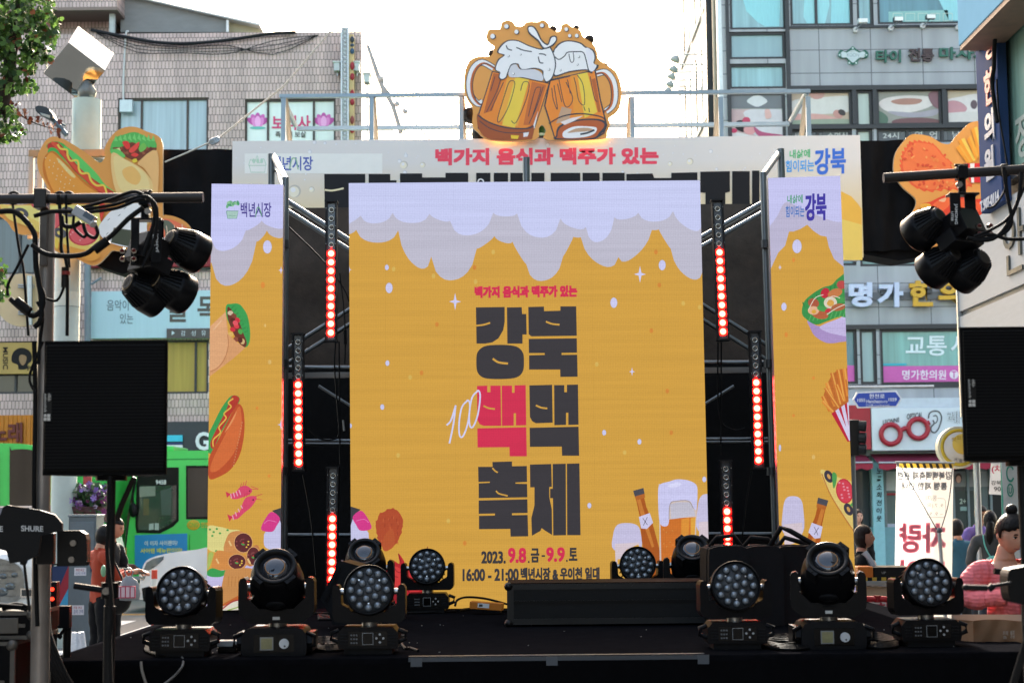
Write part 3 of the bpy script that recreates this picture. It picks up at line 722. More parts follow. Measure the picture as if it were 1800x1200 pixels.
for t, bx, tl in (('LEONNE', (1552, 738, 1581, 746), 5), ('OPTICAL', (1594, 727, 1622, 737), 3)): ptext(b, t, bx, YR - .765, m('#3b4044'), .02, tilt=tl)
ptext(b, '레옹', (1665, 722, 1712, 744), YR - .76, m('#2d3034'), .06); ptext(b, '레옹', (1665, 722, 1712, 744), YR - .772, m('#c8d3da'), .01)
b.build('lettering', o)
a = Art(YR - .76, lambda h: m(h, .5), .004)
a.line([(1632, 735), (1634, 726), (1642, 722), (1651, 724), (1655, 733), (1653, 744), (1649, 754), (1643, 760), (1637, 757), (1637, 750), (1642, 744), (1640, 738)], 2.4, '#4a5054'); a.line([(1640, 731), (1646, 730), (1648, 738), (1644, 744)], 1.8, '#4a5054')
a.mb.build('ear_emblem', o)
o = board('red_sign', 'plain red shop sign panel between the traffic lights and the glasses sign', 'sign', rect(1440, 712, 1531, 790, YR - .7), YR - .7, .1, m('#98252f', .5))
for lb, x0, x1 in (('short maroon awning above the person in black', 1470, 1531), ('long maroon awning under the glasses sign', 1541, 1800)):
    o = thing('shop_awning', lb, 'awning', P((x0 + x1) / 2, 825, YR - 1), 'maroon shop awnings')
    b = MB(); t = P((x0 + x1) / 2, 796, YR - .12).z; xa, xb = P(x0, 800, YR - 1).x, P(x1, 800, YR - 1).x; zf = P(x0, 815, YR - 1.2).z; zl = P(x0, 823, YR - 1.2).z
    b.face([(xa, YR - .15, t), (xa, YR - 1.2, zf), (xb, YR - 1.2, zf), (xb, YR - .15, t)], m('#6f1f38', .7, var=.2, sc=3)); b.build('canvas', o)
    b = MB(); n = 2 * max(3, int((xb - xa) / .4)); b.face([(xa, YR - 1.202, zf), (xb, YR - 1.202, zf)] + [(xb - (xb - xa) * i / n, YR - 1.203, zl - (.05 if i % 2 else 0)) for i in range(n + 1)], m('#8d1f35', .7)); b.build('valance', o)
    b = MB(); b.cyl((xa, YR - 1.19, zf + .03), (xb, YR - 1.19, zf + .03), .025, GALV); b.build('front_bar', o)
o = board('vertical_sign', 'narrow pale teal upright sign with brush lettering', 'sign', rect(1535, 812, 1555, 1000, YR - .5), YR - .5, .1, m('#86b6c0', .5))
b = MB()
for i, t in enumerate(('노', ';', '소', '회', '전', '이', '웃')): ptext(b, t, (1540.5, 822 + i * 14, 1550, 832 + i * 14), YR - .51, m('#23282e'), .02, shear=.1)
b.build('lettering', o)
# traffic light
o = thing('traffic_light', 'black traffic light with three hooded lamps seen from behind', 'traffic light', P(1505, 790, 24))
b = MB(); x0, x1, z0, z1 = rect(1490, 737, 1512, 800, 24); b.box(x0, x1, 24, 24.18, z0, z1, m('#17191b', .5)); b.build('housing', o, .02)
for y in (748, 769, 789):
    b = MB(); c = P(1510, y, 24.02); b.cyl(c, c + V((.09, -.03, -.01)), .075, m('#1d2226', .45), .08, 18); b.cyl(c + V((.08, -.03, -.01)), c + V((.083, -.03, -.01)), .07, m('#2e3b42', .3)); b.build('hood', o)
b = MB(); c = P(1496, 800, 24.1); b.cyl((c.x, 24.1, 0), c, .06, m('#3c4144', .5)); b.build('pole', o)
# street name plate on its arm
o = thing('street_sign', 'blue street name plate with pointed ends and white writing', 'sign', P(1542, 718, 30))
pl_ = [(1499, 702), (1506, 689), (1576, 686), (1585, 700), (1577, 715), (1508, 717)]
b = MB(); b.prism([P(x, y, 30) for x, y in pl_], (0, .04, 0), m('#c9d0d6', .4)); b.build('plate_border', o)
b = MB(); b.prism([P(1542 + (x - 1542) * .94, 702 + (y - 702) * .84, 29.992) for x, y in pl_], (0, .006, 0), m('#2344a0', .4)); b.build('plate', o)
b = MB()
for t, bx in (('한천로', (1528, 692, 1555, 700)), ('1055', (1507, 700, 1521, 706)), ('Hancheon-ro', (1523, 702, 1560, 708)), ('1059', (1562, 699, 1576, 705)), ('漢川路 ハンチョンロ', (1522, 710, 1563, 714))): ptext(b, t, bx, 29.985, m('#cfd8e6'), .012)
b.build('lettering', o)
b = MB(); c = P(1542, 686, 30.05); b.cyl((c.x - 1.1, 30.06, c.z + .06), (c.x + 1., 30.06, c.z + .06), .03, GALV); b.cyl((c.x - 1.1, 30.06, 0), (c.x - 1.1, 30.06, c.z + .3), .06, GALV); b.build('post', o)

# ------------------------------------------------------------------ near corner shop (facade runs away from the viewer)
XF = 5.0
NB = thing('corner_building', 'close corner shop with pale steel sign panels and greenish glass', 'building', (XF + 3, 17, 0))
yc = PX(1685, 500, XF).y
zb, ztp = PX(1686, 655, XF).z, PX(1720, 380, XF).z
zs = PX(1690, 551, XF).z
b = MB()
b.box(XF + .12, XF + 9, -30, 18.2, zb + .02, 16, m('#8d8a86', .7)); b.box(XF + .121, XF + 9, 18.2, yc - .02, zb + .02, ztp - .02, m('#8d8a86', .7)); b.box(XF + 2.8, XF + 9, -30, yc - .02, 0, zb + .018, m('#6d6a66', .7)); b.build('wall', NB)  # upper and lower wall lengthened unseen past the viewer to cut skylight
brushed = m('#bdbcba', .6, 0., var=.08, sc=3, spec=.1, stretch=(1, 1, 8))
b = MB(); b.box(XF, XF + .118, 6, yc, zb, zs - .03, brushed); b.box(XF, XF + .118, 6, yc, zs + .03, ztp, brushed); b.box(XF + .03, XF + .118, 6.02, yc - .02, zs - .029, zs + .029, m('#6b6c6b', .5)); b.build('sign_panel', NB)
b = MB(); b.box(XF - .02, XF + .118, yc + .001, yc + .05, zb - .5, ztp + 0, m('#a8aeb0', .4, .5)); b.build('panel_edge', NB)
b = MB()
O = PX(1768, 488, XF - .004); U = PX(1804, 470, XF - .004) - O; U.z = 0; Wv = V((0, 0, PX(1768, 380, XF).z - O.z))
letter(b, '안', O, U, Wv, m('#53544f', .5), .0, .02)
O2 = PX(1812, 470, XF - .004); letter(b, '경', O2, U, Wv, m('#53544f', .5), .0, .02)
b.build('raised_lettering', NB)
# glass above the panels
b = MB(); y0, y1 = PX(1764, 300, XF).y, 8.
zw1 = PX(1775, 40, XF).z
b.box(XF - .01, XF + .11, y1, y0 + .02, ztp + .15, ztp + .24, FRAME_D); b.box(XF - .01, XF + .11, y0 - .09, y0 + .02, ztp + .24, zw1, m('#5a5148', .4, .3)); b.box(XF - .01, XF + .11, y1, y0 + .02, zw1, zw1 + .14, FRAME_D)
wo = b.build('window', NB)
b = MB(); b.box(XF + .04, XF + .06, y1, y0 - .09, ztp + .24, zw1, pane_mat('#7fa596', .35)); b.build('pane', wo)
b = MB(); O = PX(1786, 285, XF + .03); U = PX(1812, 285, XF + .03) - O; U.z = 0
letter(b, '정', O, U, V((0, 0, PX(1786, 205, XF).z - PX(1786, 285, XF).z)), m('#a9b2a9', .4), .03); b.build('window_lettering', wo)
# upright blue sign on the facade
o = thing('blue_upright_sign', 'tall dark blue upright sign with pink and grey letters and a phone number', 'sign', PX(1740, 375, XF - .1))
b = MB(); ya, yb = PX(1722, 300, XF - .1).y, PX(1760, 300, XF - .1).y; zlo = PX(1722, 378, XF - .1).z; zhi = PX(1722, 40, XF - .1).z
b.box(XF - .1, XF - .003, yb, ya, zlo, zhi + 2, m('#33456b', .8, var=.06, spec=.05)); b.build('board', o, .01)
b = MB()
for t, y0, y1, c in (('병', 60, 112, '#b5545a'), ('한', 128, 190, '#b5545a'), ('의', 200, 258, '#a9abb4'), ('원', 265, 322, '#a9abb4')):
    O = PX(1733, y1, XF - .104); U = PX(1750, y1, XF - .104) - O; U.z = 0; letter(b, t, O, U, V((0, 0, PX(1733, y0, XF - .1).z - O.z)), m(c, .45), .04, .012)
O = PX(1724, 374, XF - .104); U = PX(1757, 356, XF - .104) - O; U.z = 0; letter(b, 'T.907-0114', O, U, V((0, 0, .115)), m('#c3c6d0', .45), .04, .006)
b.build('lettering', o)
# projecting light blue box sign overhead
o = thing('box_sign', 'big light blue box sign jutting over the pavement with a rusty underside', 'sign', (4.6, 16, PX(1685, 82, 4.6).z))
zc_ = PX(1685, 82, 4.6).z; yk = PX(1685, 82, 4.6).y
b = MB(); b.box(4.6, 4.99, 9, yk, zc_, zc_ + 3, m('#86b0c8', .9, var=.08, sc=1.2, spec=.0)); b.build('face_panel', o, .01)
b = MB(); b.box(4.61, 4.985, 9.02, yk - .02, zc_ - .05, zc_ - .002, m('#7a6355', .6, .2, var=.4, sc=4)); b.build('underside', o)
b = MB(); ln = lambda pts: [PX(x, y, XF - .15) for x, y in smooth_pts(pts, False, 4)]
b.tube(ln([(1752, 52), (1748, 80), (1747, 120), (1744, 145), (1749, 190), (1753, 215)]), .022, RUBBER); b.tube(ln([(1752, 140), (1756, 200), (1766, 260), (1772, 300)]), .01, RUBBER)
b.box(XF - .2, XF - .01, PX(1746, 70, XF).y - .1, PX(1746, 70, XF).y + .2, PX(1746, 82, XF).z, PX(1746, 60, XF).z, m('#8f9392', .5)); b.build('cable', o)

# unseen brick buildings added around the viewer to cut skylight and darken reflections
brk = tiles(.22, .075, '#55524f', '#4d4a47', '#46443f', .008, rough=.8, bump=.3, axis='y'); brx = tiles(.22, .075, '#5f5d5a', '#565450', '#46443f', .008, rough=.8, bump=.3)
o = thing('added_building', 'unseen brick row added along the near kerb to cut skylight', 'building', (-14, -8, 0)); b = MB(); b.box(-20, -9.5, -32, 12, 0, 11, brk); b.build('wall', o)
for k in range(6):
    for z in (.6, 4.2, 7.6): b = MB(); b.box(-9.56, -9.44, -30 + k * 7, -26 + k * 7, z, z + 2.2, pane_mat('#3c4a50', .4)); b.build('window', o)
o = thing('added_building', 'unseen brick building added behind the viewer to cut skylight', 'building', (0, -40, 0)); b = MB(); b.box(-26, 26, -48, -40, 0, 13, brx); b.build('wall', o)
for k in range(7):
    for z in (.6, 4.2, 7.6): b = MB(); b.box(-24 + k * 7, -20 + k * 7, -40.06, -39.94, z, z + 2.2, pane_mat('#3c4a50', .4)); b.build('window', o)
# ------------------------------------------------------------------ festival arch across the street
YA = 22.
def paint(h):
    c = [int(h[i:i + 2], 16) for i in (1, 3, 5)]
    return m('#%02x%02x%02x' % tuple(min(243, round(x * 1.18)) for x in c), .55, var=.04)
AR = thing('festival_arch', 'festival arch with printed cream banner, black wrapped ends and a steel rail on top', 'arch', (0, YA, 0))
x0, x1, z0, z1 = rect(408, 243, 1515, 458, YA)
b = MB(); b.box(x0, x1, YA, YA + .35, z0, z1, m('#c9c6c4', .5, var=.03)); b.build('banner_box', AR, .01)
a = Art(YA, paint)
def grad(h0, h1, zlo, zhi):             # printed colour wash of the banner
    mt, t, bs = newmat('banner_print'); geo = t.nodes.new('ShaderNodeNewGeometry'); s = t.nodes.new('ShaderNodeSeparateXYZ'); t.links.new(geo.outputs['Position'], s.inputs[0])
    r = t.nodes.new('ShaderNodeMapRange'); r.inputs[1].default_value = zlo; r.inputs[2].default_value = zhi; t.links.new(s.outputs[2], r.inputs[0])
    mx = t.nodes.new('ShaderNodeMix'); mx.data_type = 'RGBA'; mx.inputs[6].default_value = lin(h0) + (1,); mx.inputs[7].default_value = lin(h1) + (1,); t.links.new(r.outputs[0], mx.inputs[0]); t.links.new(mx.outputs[2], bs.inputs['Base Color']); bs.inputs['Roughness'].default_value = .5
    return mt
b = MB(); yb = YA - .0004; b.face([(x0, yb, z0), (x1, yb, z0), (x1, yb, z1), (x0, yb, z1)], grad('#e6d2a4', '#e4e0dc', P(900, 380, YA).z, P(900, 285, YA).z)); b.build('banner_print', AR)
a.k = 4
rb = random.Random(5)
for i in range(110):
    x, y = rb.uniform(415, 1505), rb.uniform(250, 318) if i > 25 else rb.uniform(250, 350); r = rb.choice([.8, 1, 1.2, 1.4, 1.8, 2.6, 3.4])
    a.k = 5; a.ell(x, y, r, r, '#aeb0b6'); a.ell(x - r * .15, y + r * .12, r * .78, r * .78, '#cfcdce'); a.ell(x - r * .3, y - r * .3, r * .3, r * .3, '#e2e2e4')
for x, y, r in ((518, 336, 11), (548, 333, 5), (710, 290, 7), (743, 290, 5), (1213, 284, 6), (1178, 288, 4)):
    a.k = 5; a.ell(x, y, r, r, '#a9a49c'); a.ell(x - r * .12, y + r * .1, r * .85, r * .85, '#d2c9b6'); a.ell(x - r * .25, y - r * .2, r * .4, r * .4, '#e0dcd4')
a.k = 12; a.poly([(430, 270), (672, 270), (672, 305), (430, 305)], '#d2cec9')
a.text('백가지 음식과 맥주가 있는', (765, 261, 1158, 291), '#cf4055', .1, 2)
a.text('백년시장', (478, 275, 550, 300), '#43549a', .02); 
for q in ([(509, 298), (513, 280), (520, 280), (524, 298)],): a.line(q, 2, '#7aa07c')
a.line([(438, 291), (441, 303), (465, 303), (467, 291), (438, 291)], 1, '#8fae98', False); a.line([(437, 291), (441, 280), (447, 287), (452, 274), (456, 287), (463, 279), (468, 291)], 1, '#9ab7a2')
for cx in (446, 453, 460): a.ell(cx, 283, 2.6, 4.2, '#a6bfac')
a.text('내삶에', (1388, 264, 1424, 279), '#46a46a', .02, 2); a.text('힘이되는', (1381, 282, 1431, 303), '#3f8fd0', .02, 2); a.text('강북', (1432, 262, 1487, 308), '#2f60b8', .045, 3)
dk = '#222226'                           # big title of the arch, its lower part hidden by the screens
a.poly([(570, 306), (642, 306), (642, 322), (640, 345), (630, 375), (600, 395), (571, 396)], dk); a.line([(571, 334), (585, 335), (604, 331)], 3, '#d3c4a2')
a.poly([(648, 306), (686, 306), (686, 317), (697, 317), (697, 370), (686, 370), (686, 395), (648, 395)], dk)
a.poly([(703, 305), (742, 305), (742, 312), (783, 312), (783, 304), (823, 304), (823, 395), (703, 395)], dk)
for q in ((837, 862, 861, 0), (868, 893, 861, 0), (897, 926, 0, 0), (934, 957, 0, 0), (968, 1020, 0, 0), (1024, 1054, 0, 0), (1059, 1098, 0, 0)): a.poly([(q[0], 304), (q[1], 304), (q[1], 395), (q[0], 395)], dk)
a.ell(845, 320, 6, 6, '#d0d0d8'); a.ell(845, 321, 4, 5, dk)
a.poly([(1101, 306), (1147, 305), (1150, 313), (1180, 313), (1180, 304), (1226, 303), (1226, 395), (1101, 395)], dk); a.poly([(1231, 302), (1283, 301), (1283, 337), (1275, 339), (1275, 362), (1240, 362), (1240, 339), (1231, 338)], dk)
a.poly([(1287, 301), (1318, 301), (1318, 362), (1287, 362)], dk); a.poly([(1322, 300), (1335, 300), (1335, 362), (1322, 362)], dk)
a.poly([(1460, 338), (1480, 337), (1496, 345), (1508, 358), (1514.5, 368), (1516, 457), (1440, 458), (1440, 350)], '#d0a040', False); a.poly([(1462, 380), (1515, 395), (1516, 457), (1440, 458)], '#dcb45a')
a.mb.build('banner_lettering', AR)
# rail on top
GR = m('#8697a3', .4, .35, var=.12)  # rail steel in its shaded blue-grey tint
for i, x in enumerate((497, 652, 810, 1112, 1268, 1422)):
    b = MB(); p = P(x, 168, YA); bt = P(x, 246, YA).z - .02
    b.box(p.x - .03, p.x + .03, YA + .06, YA + .12, bt, p.z, GR)
    s = -1 if x < 900 else 1
    b.tube([(p.x - s * .02, YA + .12, p.z), (p.x - s * .03, YA + 1.5, z0 + .6)], .035, m('#9c917f', .5, .3), 4)  # brace coloured tan, a sunlit tint of the rail steel
    b.build('rail_post', AR)
b = MB(); a0, a1 = P(490, 164, YA), P(1426, 164, YA)
b.box(a0.x, a1.x, YA + .05, YA + .13, P(900, 166, YA).z, P(900, 160, YA).z, GR); b.box(a0.x + .06, a1.x - .06, YA + 1.42, YA + 1.5, P(900, 170, YA).z - .1, P(900, 163, YA).z - .1, GR)
for x in (a0.x + .03, a1.x - .03): b.tube([(x, YA + .1, a0.z - .02), (x, YA + 1.45, a0.z - .1)], .04, GR, 4)
b.build('top_rail', AR)
# black fabric wrap at both ends
WR = m('#1b1c1f', .7, var=.3, sc=5, bump=.4, spec=.12)
def wrap(pts, Y, d, name='fabric_wrap'):
    b = MB(); b.prism([P(x, y, Y) for x, y in pts], (0, d, 0), WR)
    return b.build(name, AR)
def cloth(px, Y, name, mat, seed, amp=.03, nx=24, ny=18):
    """a wrinkled hanging cloth over the pixel rectangle"""
    rg = random.Random(seed); xa, xb, za, zb_ = rect(*px, Y); b = MB(); ph = [rg.uniform(0, 6) for _ in range(6)]
    f = lambda u, v: amp * (sin(9 * u + 3 * v + ph[0]) + .7 * sin(17 * u - 6 * v + ph[1]) + .5 * sin(5 * u + 13 * v + ph[2]) + .3 * sin(31 * u + 9 * v + ph[3]))
    vs = [(xa + (xb - xa) * i / nx, Y + f(i / nx, j / ny), za + (zb_ - za) * j / ny + .4 * f(i / nx, .2) * (j in (0,))) for j in range(ny + 1) for i in range(nx + 1)]
    b.add(vs, [(j * (nx + 1) + i, j * (nx + 1) + i + 1, (j + 1) * (nx + 1) + i + 1, (j + 1) * (nx + 1) + i) for j in range(ny) for i in range(nx)], mat, True)
    return b
wrap([(262, 268), (410, 264), (410, 440), (300, 436), (262, 452), (240, 474), (215, 482), (168, 466), (150, 440), (165, 300)], YA + .12, .5)
cloth((284, 263, 411, 440), YA + .05, 'w', WR, 3, .02).build('fabric_wrap', AR)
wrap([(1513, 250), (1600, 250), (1705, 262), (1705, 420), (1630, 450), (1580, 458), (1518, 447)], YA + .12, .5)
cloth((1514, 247, 1612, 440), YA + .05, 'w', WR, 8, .02).build('fabric_wrap', AR)
b = MB(); tan_ = m('#9a8465', .5, .2)
b.box(*rect(50, 262, 186, 275, YA + .3)[:2], YA + .3, YA + .38, *rect(50, 263, 186, 275, YA + .3)[2:], tan_)
for x in (50, 66): b.box(*rect(x, 275, x + 8, 345, YA + .3)[:2], YA + .3, YA + .38, P(x, 420, YA + .3).z, P(x, 275, YA + .3).z, m('#a7a39a', .45, .3))
b.build('side_frame', AR)
# post with the mirror cube
o = thing('arch_post', 'thick pale green round post topped by a tilted mirror cube', 'post', (P(141, 300, YA + .35).x, YA + .65, 0))
px_ = P(141, 300, YA + .35).x; zt_ = P(141, 167, YA + .35).z
zf_ = P(141, 262, YA + .3).z
o.location.z = zf_
b = MB(); b.cyl((px_, YA + .65, zf_ + .01), (px_, YA + .65, zt_), .195, m('#aec2ba', .4, var=.12, sc=2.5), n=28); b.cyl((px_, YA + .65, zf_ - .08), (px_, YA + .65, zf_ + .01), .24, m('#7d8a86', .6), n=24)
b.build('pole', o)
b = MB(); cx_ = P(103, 520, YA).x; ct_ = P(103, 330, YA).z
b.cyl((cx_, YA + .42, 0), (cx_, YA + .42, ct_), .165, m('#b7c4c0', .4, var=.14, sc=2), n=28)
for y0, y1, c in ((507, 532, '#c9d0c8'), (533, 534, '#6d7a78')): b.cyl((cx_, YA + .42, P(103, y1, YA).z), (cx_, YA + .42, P(103, y0, YA).z), .168, m(c, .4), n=28)
b.build('support_post', AR)
f_ = ray(135, 100).normalized(); r_ = f_.cross(V((0, 0, 1))).normalized(); q_ = r_.cross(f_); vw = lambda x, d, z: r_ * x + f_ * d + q_ * z
u_, v_ = vw(70, 5, -50).normalized(), vw(10, 72, 37); v_ = (v_ - u_ * v_.dot(u_)).normalized(); w_ = u_.cross(v_)
if w_.x > 0: w_ = -w_
b = MB(); cc = P(120, 75, YA + .3) + (u_ + v_ + w_) * .3; MC = Matrix.Translation(cc) @ Matrix((u_, v_, w_)).transposed().to_4x4()
mir = m('#8f9290', .04, 1., var=.06, sc=3, bump=.06)
h = .3; b.box(-h, h, -h, h, -h, h, mir, MC); b.build('mirror_cube', o, .006)
b = MB(); b.lathe([(.02, -.02), (.09, 0), (.13, .12), (.05, .26)], Matrix.Translation((px_, YA + .65, zt_)), m('#6f706c', .4, .5), 16); b.build('cube_foot', o)
# street lamp fixed to the post
o = thing('street_lamp', 'dark grey street lamp arm with flat LED head by the round post', 'street lamp', P(90, 200, YA + .4))
b = MB(); b.tube([P(x, y, YA + .45) for x, y in ((88, 205), (97, 214), (107, 226), (117, 238))], .035, m('#4b5f6b', .4, .4)); b.tube([P(x, y, YA + .5) for x, y in ((98, 214), (116, 221))], .015, m('#4b5f6b', .4, .4)); b.build('arm', o)
b = MB(); b.prism([P(x, y, YA + .35) for x, y in smooth_pts([(62, 189), (68, 186), (80, 188), (88, 194), (93, 203), (91, 210), (84, 208), (74, 203), (64, 197)], True, 3)], (0, .2, 0), m('#2c343a', .4, .3)); b.build('lamp_head', o, .01)
b = MB(); b.prism([P(x, y, YA + .34) for x, y in ((70, 198), (88, 203), (87, 208), (74, 203))], (0, .18, 0), m('#9aa3a0', .3)); b.build('lens', o)

# ------------------------------------------------------------------ cut-out boards
def cutout(name, label, outline, Y, draw, lay=.0002):
    o = thing(name, label, 'cut-out sign', P(*outline[0], Y))
    pts = smooth_pts(outline, True, 3)
    b = MB(); b.prism([P(x, y, Y) for x, y in pts], (0, .05, 0), m('#e8a252', .5, var=.05, sc=2), m('#c9b79a', .6)); b.build('board', o)
    a = Art(Y, paint, lay); a.k = 2; draw(a); a.mb.build('printed_food', o)
    return o
Z3 = lambda L: [(780 + x / 4, y / 4) for x, y in L]
mugline = Z3([(140, 600), (150, 500), (180, 430), (240, 400), (330, 395), (352, 340), (350, 320), (310, 290), (300, 255), (312, 215), (345, 205), (395, 205), (405, 165), (445, 143), (485, 155), (510, 185), (550, 185), (590, 155), (660, 155), (700, 140), (740, 175), (745, 200), (790, 225), (820, 215), (828, 180), (865, 165), (900, 190), (960, 215), (980, 260), (1050, 310), (1080, 370), (1085, 410), (1130, 450), (1180, 480), (1220, 520), (1250, 620), (1245, 730), (1215, 790), (1160, 830), (1170, 870), (1150, 930), (1110, 975), (730, 985), (720, 920), (695, 880), (668, 900), (640, 985), (330, 985), (240, 930), (200, 880), (205, 770), (165, 700), (145, 650)])
def draw_mugs(a):
    L = lambda pts, w, h='#34363e', **k: a.line(Z3(pts), w, h, **k)
    S = lambda pts, h, sm=True: a.poly(Z3(pts), h, sm)
    # handles
    for q in ([(350, 480), (270, 440), (210, 480), (180, 570), (190, 670), (240, 730), (275, 715)], [(1075, 520), (1140, 510), (1190, 570), (1205, 660), (1190, 740), (1140, 785)]):
        L(q, 12); L(q, 9.5, '#dedce2'); L([(x + (14 if x < 600 else -16), y + 6) for x, y in q], 3.6, '#a8582a'); L([(x + (24 if x < 600 else -26), y + 8) for x, y in q], 1.4)
    # bodies
    S([(340, 500), (745, 585), (690, 760), (640, 905), (600, 980), (330, 980), (240, 905), (232, 830), (290, 660)], '#34363e', False)
    S([(345, 508), (738, 590), (684, 760), (632, 905), (590, 978), (340, 976), (250, 900), (242, 830), (297, 660)], '#cf7a2e', False)
    S([(450, 530), (600, 560), (520, 890), (380, 850)], '#dc9238', False); S([(505, 540), (600, 562), (500, 900), (410, 880)], '#eab242', False); S([(350, 515), (420, 530), (340, 780), (280, 800)], '#a85a2c', False)
    S([(620, 575), (720, 600), (640, 880), (560, 880)], '#b0602e', False); S([(640, 850), (664, 780), (640, 900), (615, 930)], '#d9d4d6', False)
    for q in ([(450, 600), (470, 570), (500, 590), (460, 740), (400, 850), (380, 830), (450, 600)], [(540, 640), (560, 580), (600, 590), (580, 700), (510, 860), (475, 850)], [(595, 820), (640, 640), (670, 615), (680, 640), (620, 830)], [(400, 560), (370, 650), (300, 790)], [(360, 540), (330, 640)], [(420, 580), (330, 780)], [(700, 610), (650, 760), (600, 870)]): L(q, 1.3)
    S([(236, 800), (300, 850), (420, 890), (560, 905), (630, 880), (625, 960), (590, 982), (340, 982), (250, 915)], '#8f4a26'); L([(240, 812), (320, 862), (440, 898), (580, 905), (632, 885)], 2.4); L([(250, 850), (330, 905), (450, 935), (600, 930)], 1.4); S([(470, 950), (530, 955), (520, 978), (475, 975)], '#d6ae30', False); S([(560, 935), (600, 930), (590, 960), (560, 965)], '#cfc9c9', False)
    S([(745, 560), (1068, 490), (1105, 700), (1150, 880), (1130, 940), (1060, 982), (780, 982), (745, 870), (705, 745)], '#34363e', False)
    S([(752, 572), (1060, 500), (1096, 700), (1140, 880), (1120, 935), (1055, 978), (786, 978), (755, 870), (715, 745)], '#cf7a2e', False)
    S([(890, 535), (1000, 512), (1070, 800), (920, 850)], '#d08530', False); S([(940, 525), (1010, 510), (1080, 790), (990, 830)], '#eab242', False); S([(830, 750), (900, 770), (880, 850), (790, 870)], '#ad8d72', False); S([(1040, 560), (1066, 550), (1105, 790), (1085, 790)], '#a4572b', False)
    for q in ([(775, 600), (800, 770), (770, 700), (760, 620)], [(810, 560), (850, 740), (890, 740), (905, 680), (860, 580)], [(915, 545), (930, 600), (950, 710), (990, 735), (980, 600), (940, 530)], [(1030, 540), (1060, 690), (1080, 715)], [(800, 590), (830, 720)], [(870, 560), (890, 660)], [(985, 750), (995, 780)], [(1020, 760), (1025, 790)]): L(q, 1.3)
    S([(790, 955), (800, 900), (850, 865), (950, 840), (1060, 835), (1130, 850), (1145, 895), (1110, 940), (1050, 978), (790, 978)], '#34363e'); S([(800, 958), (812, 908), (860, 875), (960, 850), (1060, 846), (1118, 862), (1128, 890), (1095, 930), (1040, 972), (810, 974)], '#a0522a'); S([(835, 950), (850, 920), (920, 890), (1020, 890), (1075, 900), (1060, 940), (990, 965), (860, 972)], '#d9d3d2'); S([(870, 935), (930, 905), (1010, 900), (1055, 915), (1000, 925), (930, 930)], '#a98a70'); L([(960, 945), (1010, 935), (1060, 915)], 3.2)
    L([(740, 870), (830, 820), (960, 800), (1100, 820), (1140, 850)], 2); S([(820, 860), (900, 830), (980, 815), (920, 850), (850, 880)], '#cfc4c0', False)
    # foam
    S([(745, 420), (780, 340), (820, 300), (880, 285), (960, 300), (1000, 330), (1050, 350), (1070, 400), (1060, 450), (1090, 460), (1075, 490), (1050, 500), (1040, 515), (1000, 495), (880, 510), (780, 540), (770, 480)], '#34363e'); S([(752, 425), (790, 345), (825, 308), (880, 293), (955, 308), (995, 338), (1042, 356), (1060, 402), (1052, 452), (1076, 462), (1046, 490), (1036, 505), (1000, 488), (880, 502), (786, 530), (778, 478)], '#d6d6de')
    S([(790, 340), (860, 360), (830, 410), (800, 420), (775, 400)], '#e0e0ea'); L([(780, 400), (810, 420), (850, 395), (870, 370), (930, 365), (980, 370), (1000, 420), (1020, 500), (1045, 515)], 1.8); L([(880, 380), (890, 430), (905, 440), (915, 420), (910, 370)], 1.4); S([(1000, 340), (1040, 360), (1050, 440), (1075, 465), (1040, 505), (1015, 430)], '#c9c8cf')
    S([(360, 490), (380, 420), (420, 390), (375, 370), (400, 320), (450, 285), (520, 285), (600, 320), (690, 345), (740, 320), (775, 380), (790, 450), (780, 510), (760, 560), (720, 582), (695, 540), (690, 500), (640, 485), (560, 495), (530, 480), (520, 455), (480, 460), (455, 510), (440, 550), (405, 565), (385, 545), (390, 510)], '#34363e')
    S([(366, 488), (388, 425), (430, 388), (385, 370), (408, 326), (452, 292), (520, 292), (600, 328), (690, 352), (736, 330), (768, 385), (782, 450), (773, 508), (754, 552), (722, 574), (702, 538), (697, 496), (640, 478), (560, 488), (536, 474), (522, 448), (474, 454), (448, 508), (434, 545), (407, 556), (392, 540), (397, 508)], '#d3d3da')
    S([(440, 310), (520, 300), (600, 335), (700, 360), (740, 340), (765, 400), (770, 470), (740, 500), (700, 480), (600, 440), (500, 430), (450, 420), (480, 390), (420, 350)], '#e2e2ec')
    for q in ([(440, 320), (450, 345), (480, 355)], [(510, 335), (560, 355), (620, 365)], [(670, 380), (700, 382), (720, 392)], [(665, 400), (675, 440), (700, 445)]): L(q, 2)
    S([(470, 470), (510, 455), (540, 490), (640, 490), (690, 520), (690, 570), (560, 545), (460, 540)], '#b9b9bd')
    # splash and bubbles
    S([(590, 190), (630, 185), (660, 220), (690, 280), (730, 310), (750, 260), (790, 255), (795, 290), (760, 330), (700, 345), (660, 290), (600, 240)], '#34363e'); S([(597, 196), (626, 193), (652, 226), (684, 288), (732, 320), (757, 268), (784, 263), (787, 288), (752, 322), (704, 335), (668, 284), (606, 232)], '#d3d3dc')
    for x, y, r in ((348, 260, 19), (445, 190, 18), (515, 228, 17), (694, 183, 16), (865, 210, 15), (888, 255, 13), (938, 255, 15), (455, 395, 9), (490, 520, 9), (540, 385, 7), (740, 490, 9), (950, 400, 9), (820, 495, 8), (940, 455, 8)):
        a.ell(780 + x / 4, y / 4, r / 4, r / 4, '#34363e'); a.ell(780 + x / 4 - r / 16, y / 4 - r / 22, r / 4.8, r / 4.6, '#e6e6ee')
cutout('beer_mug_cutout', 'cut-out board of two clinking beer mugs with foam on top of the arch', mugline, YA - .12, draw_mugs)
b = MB()
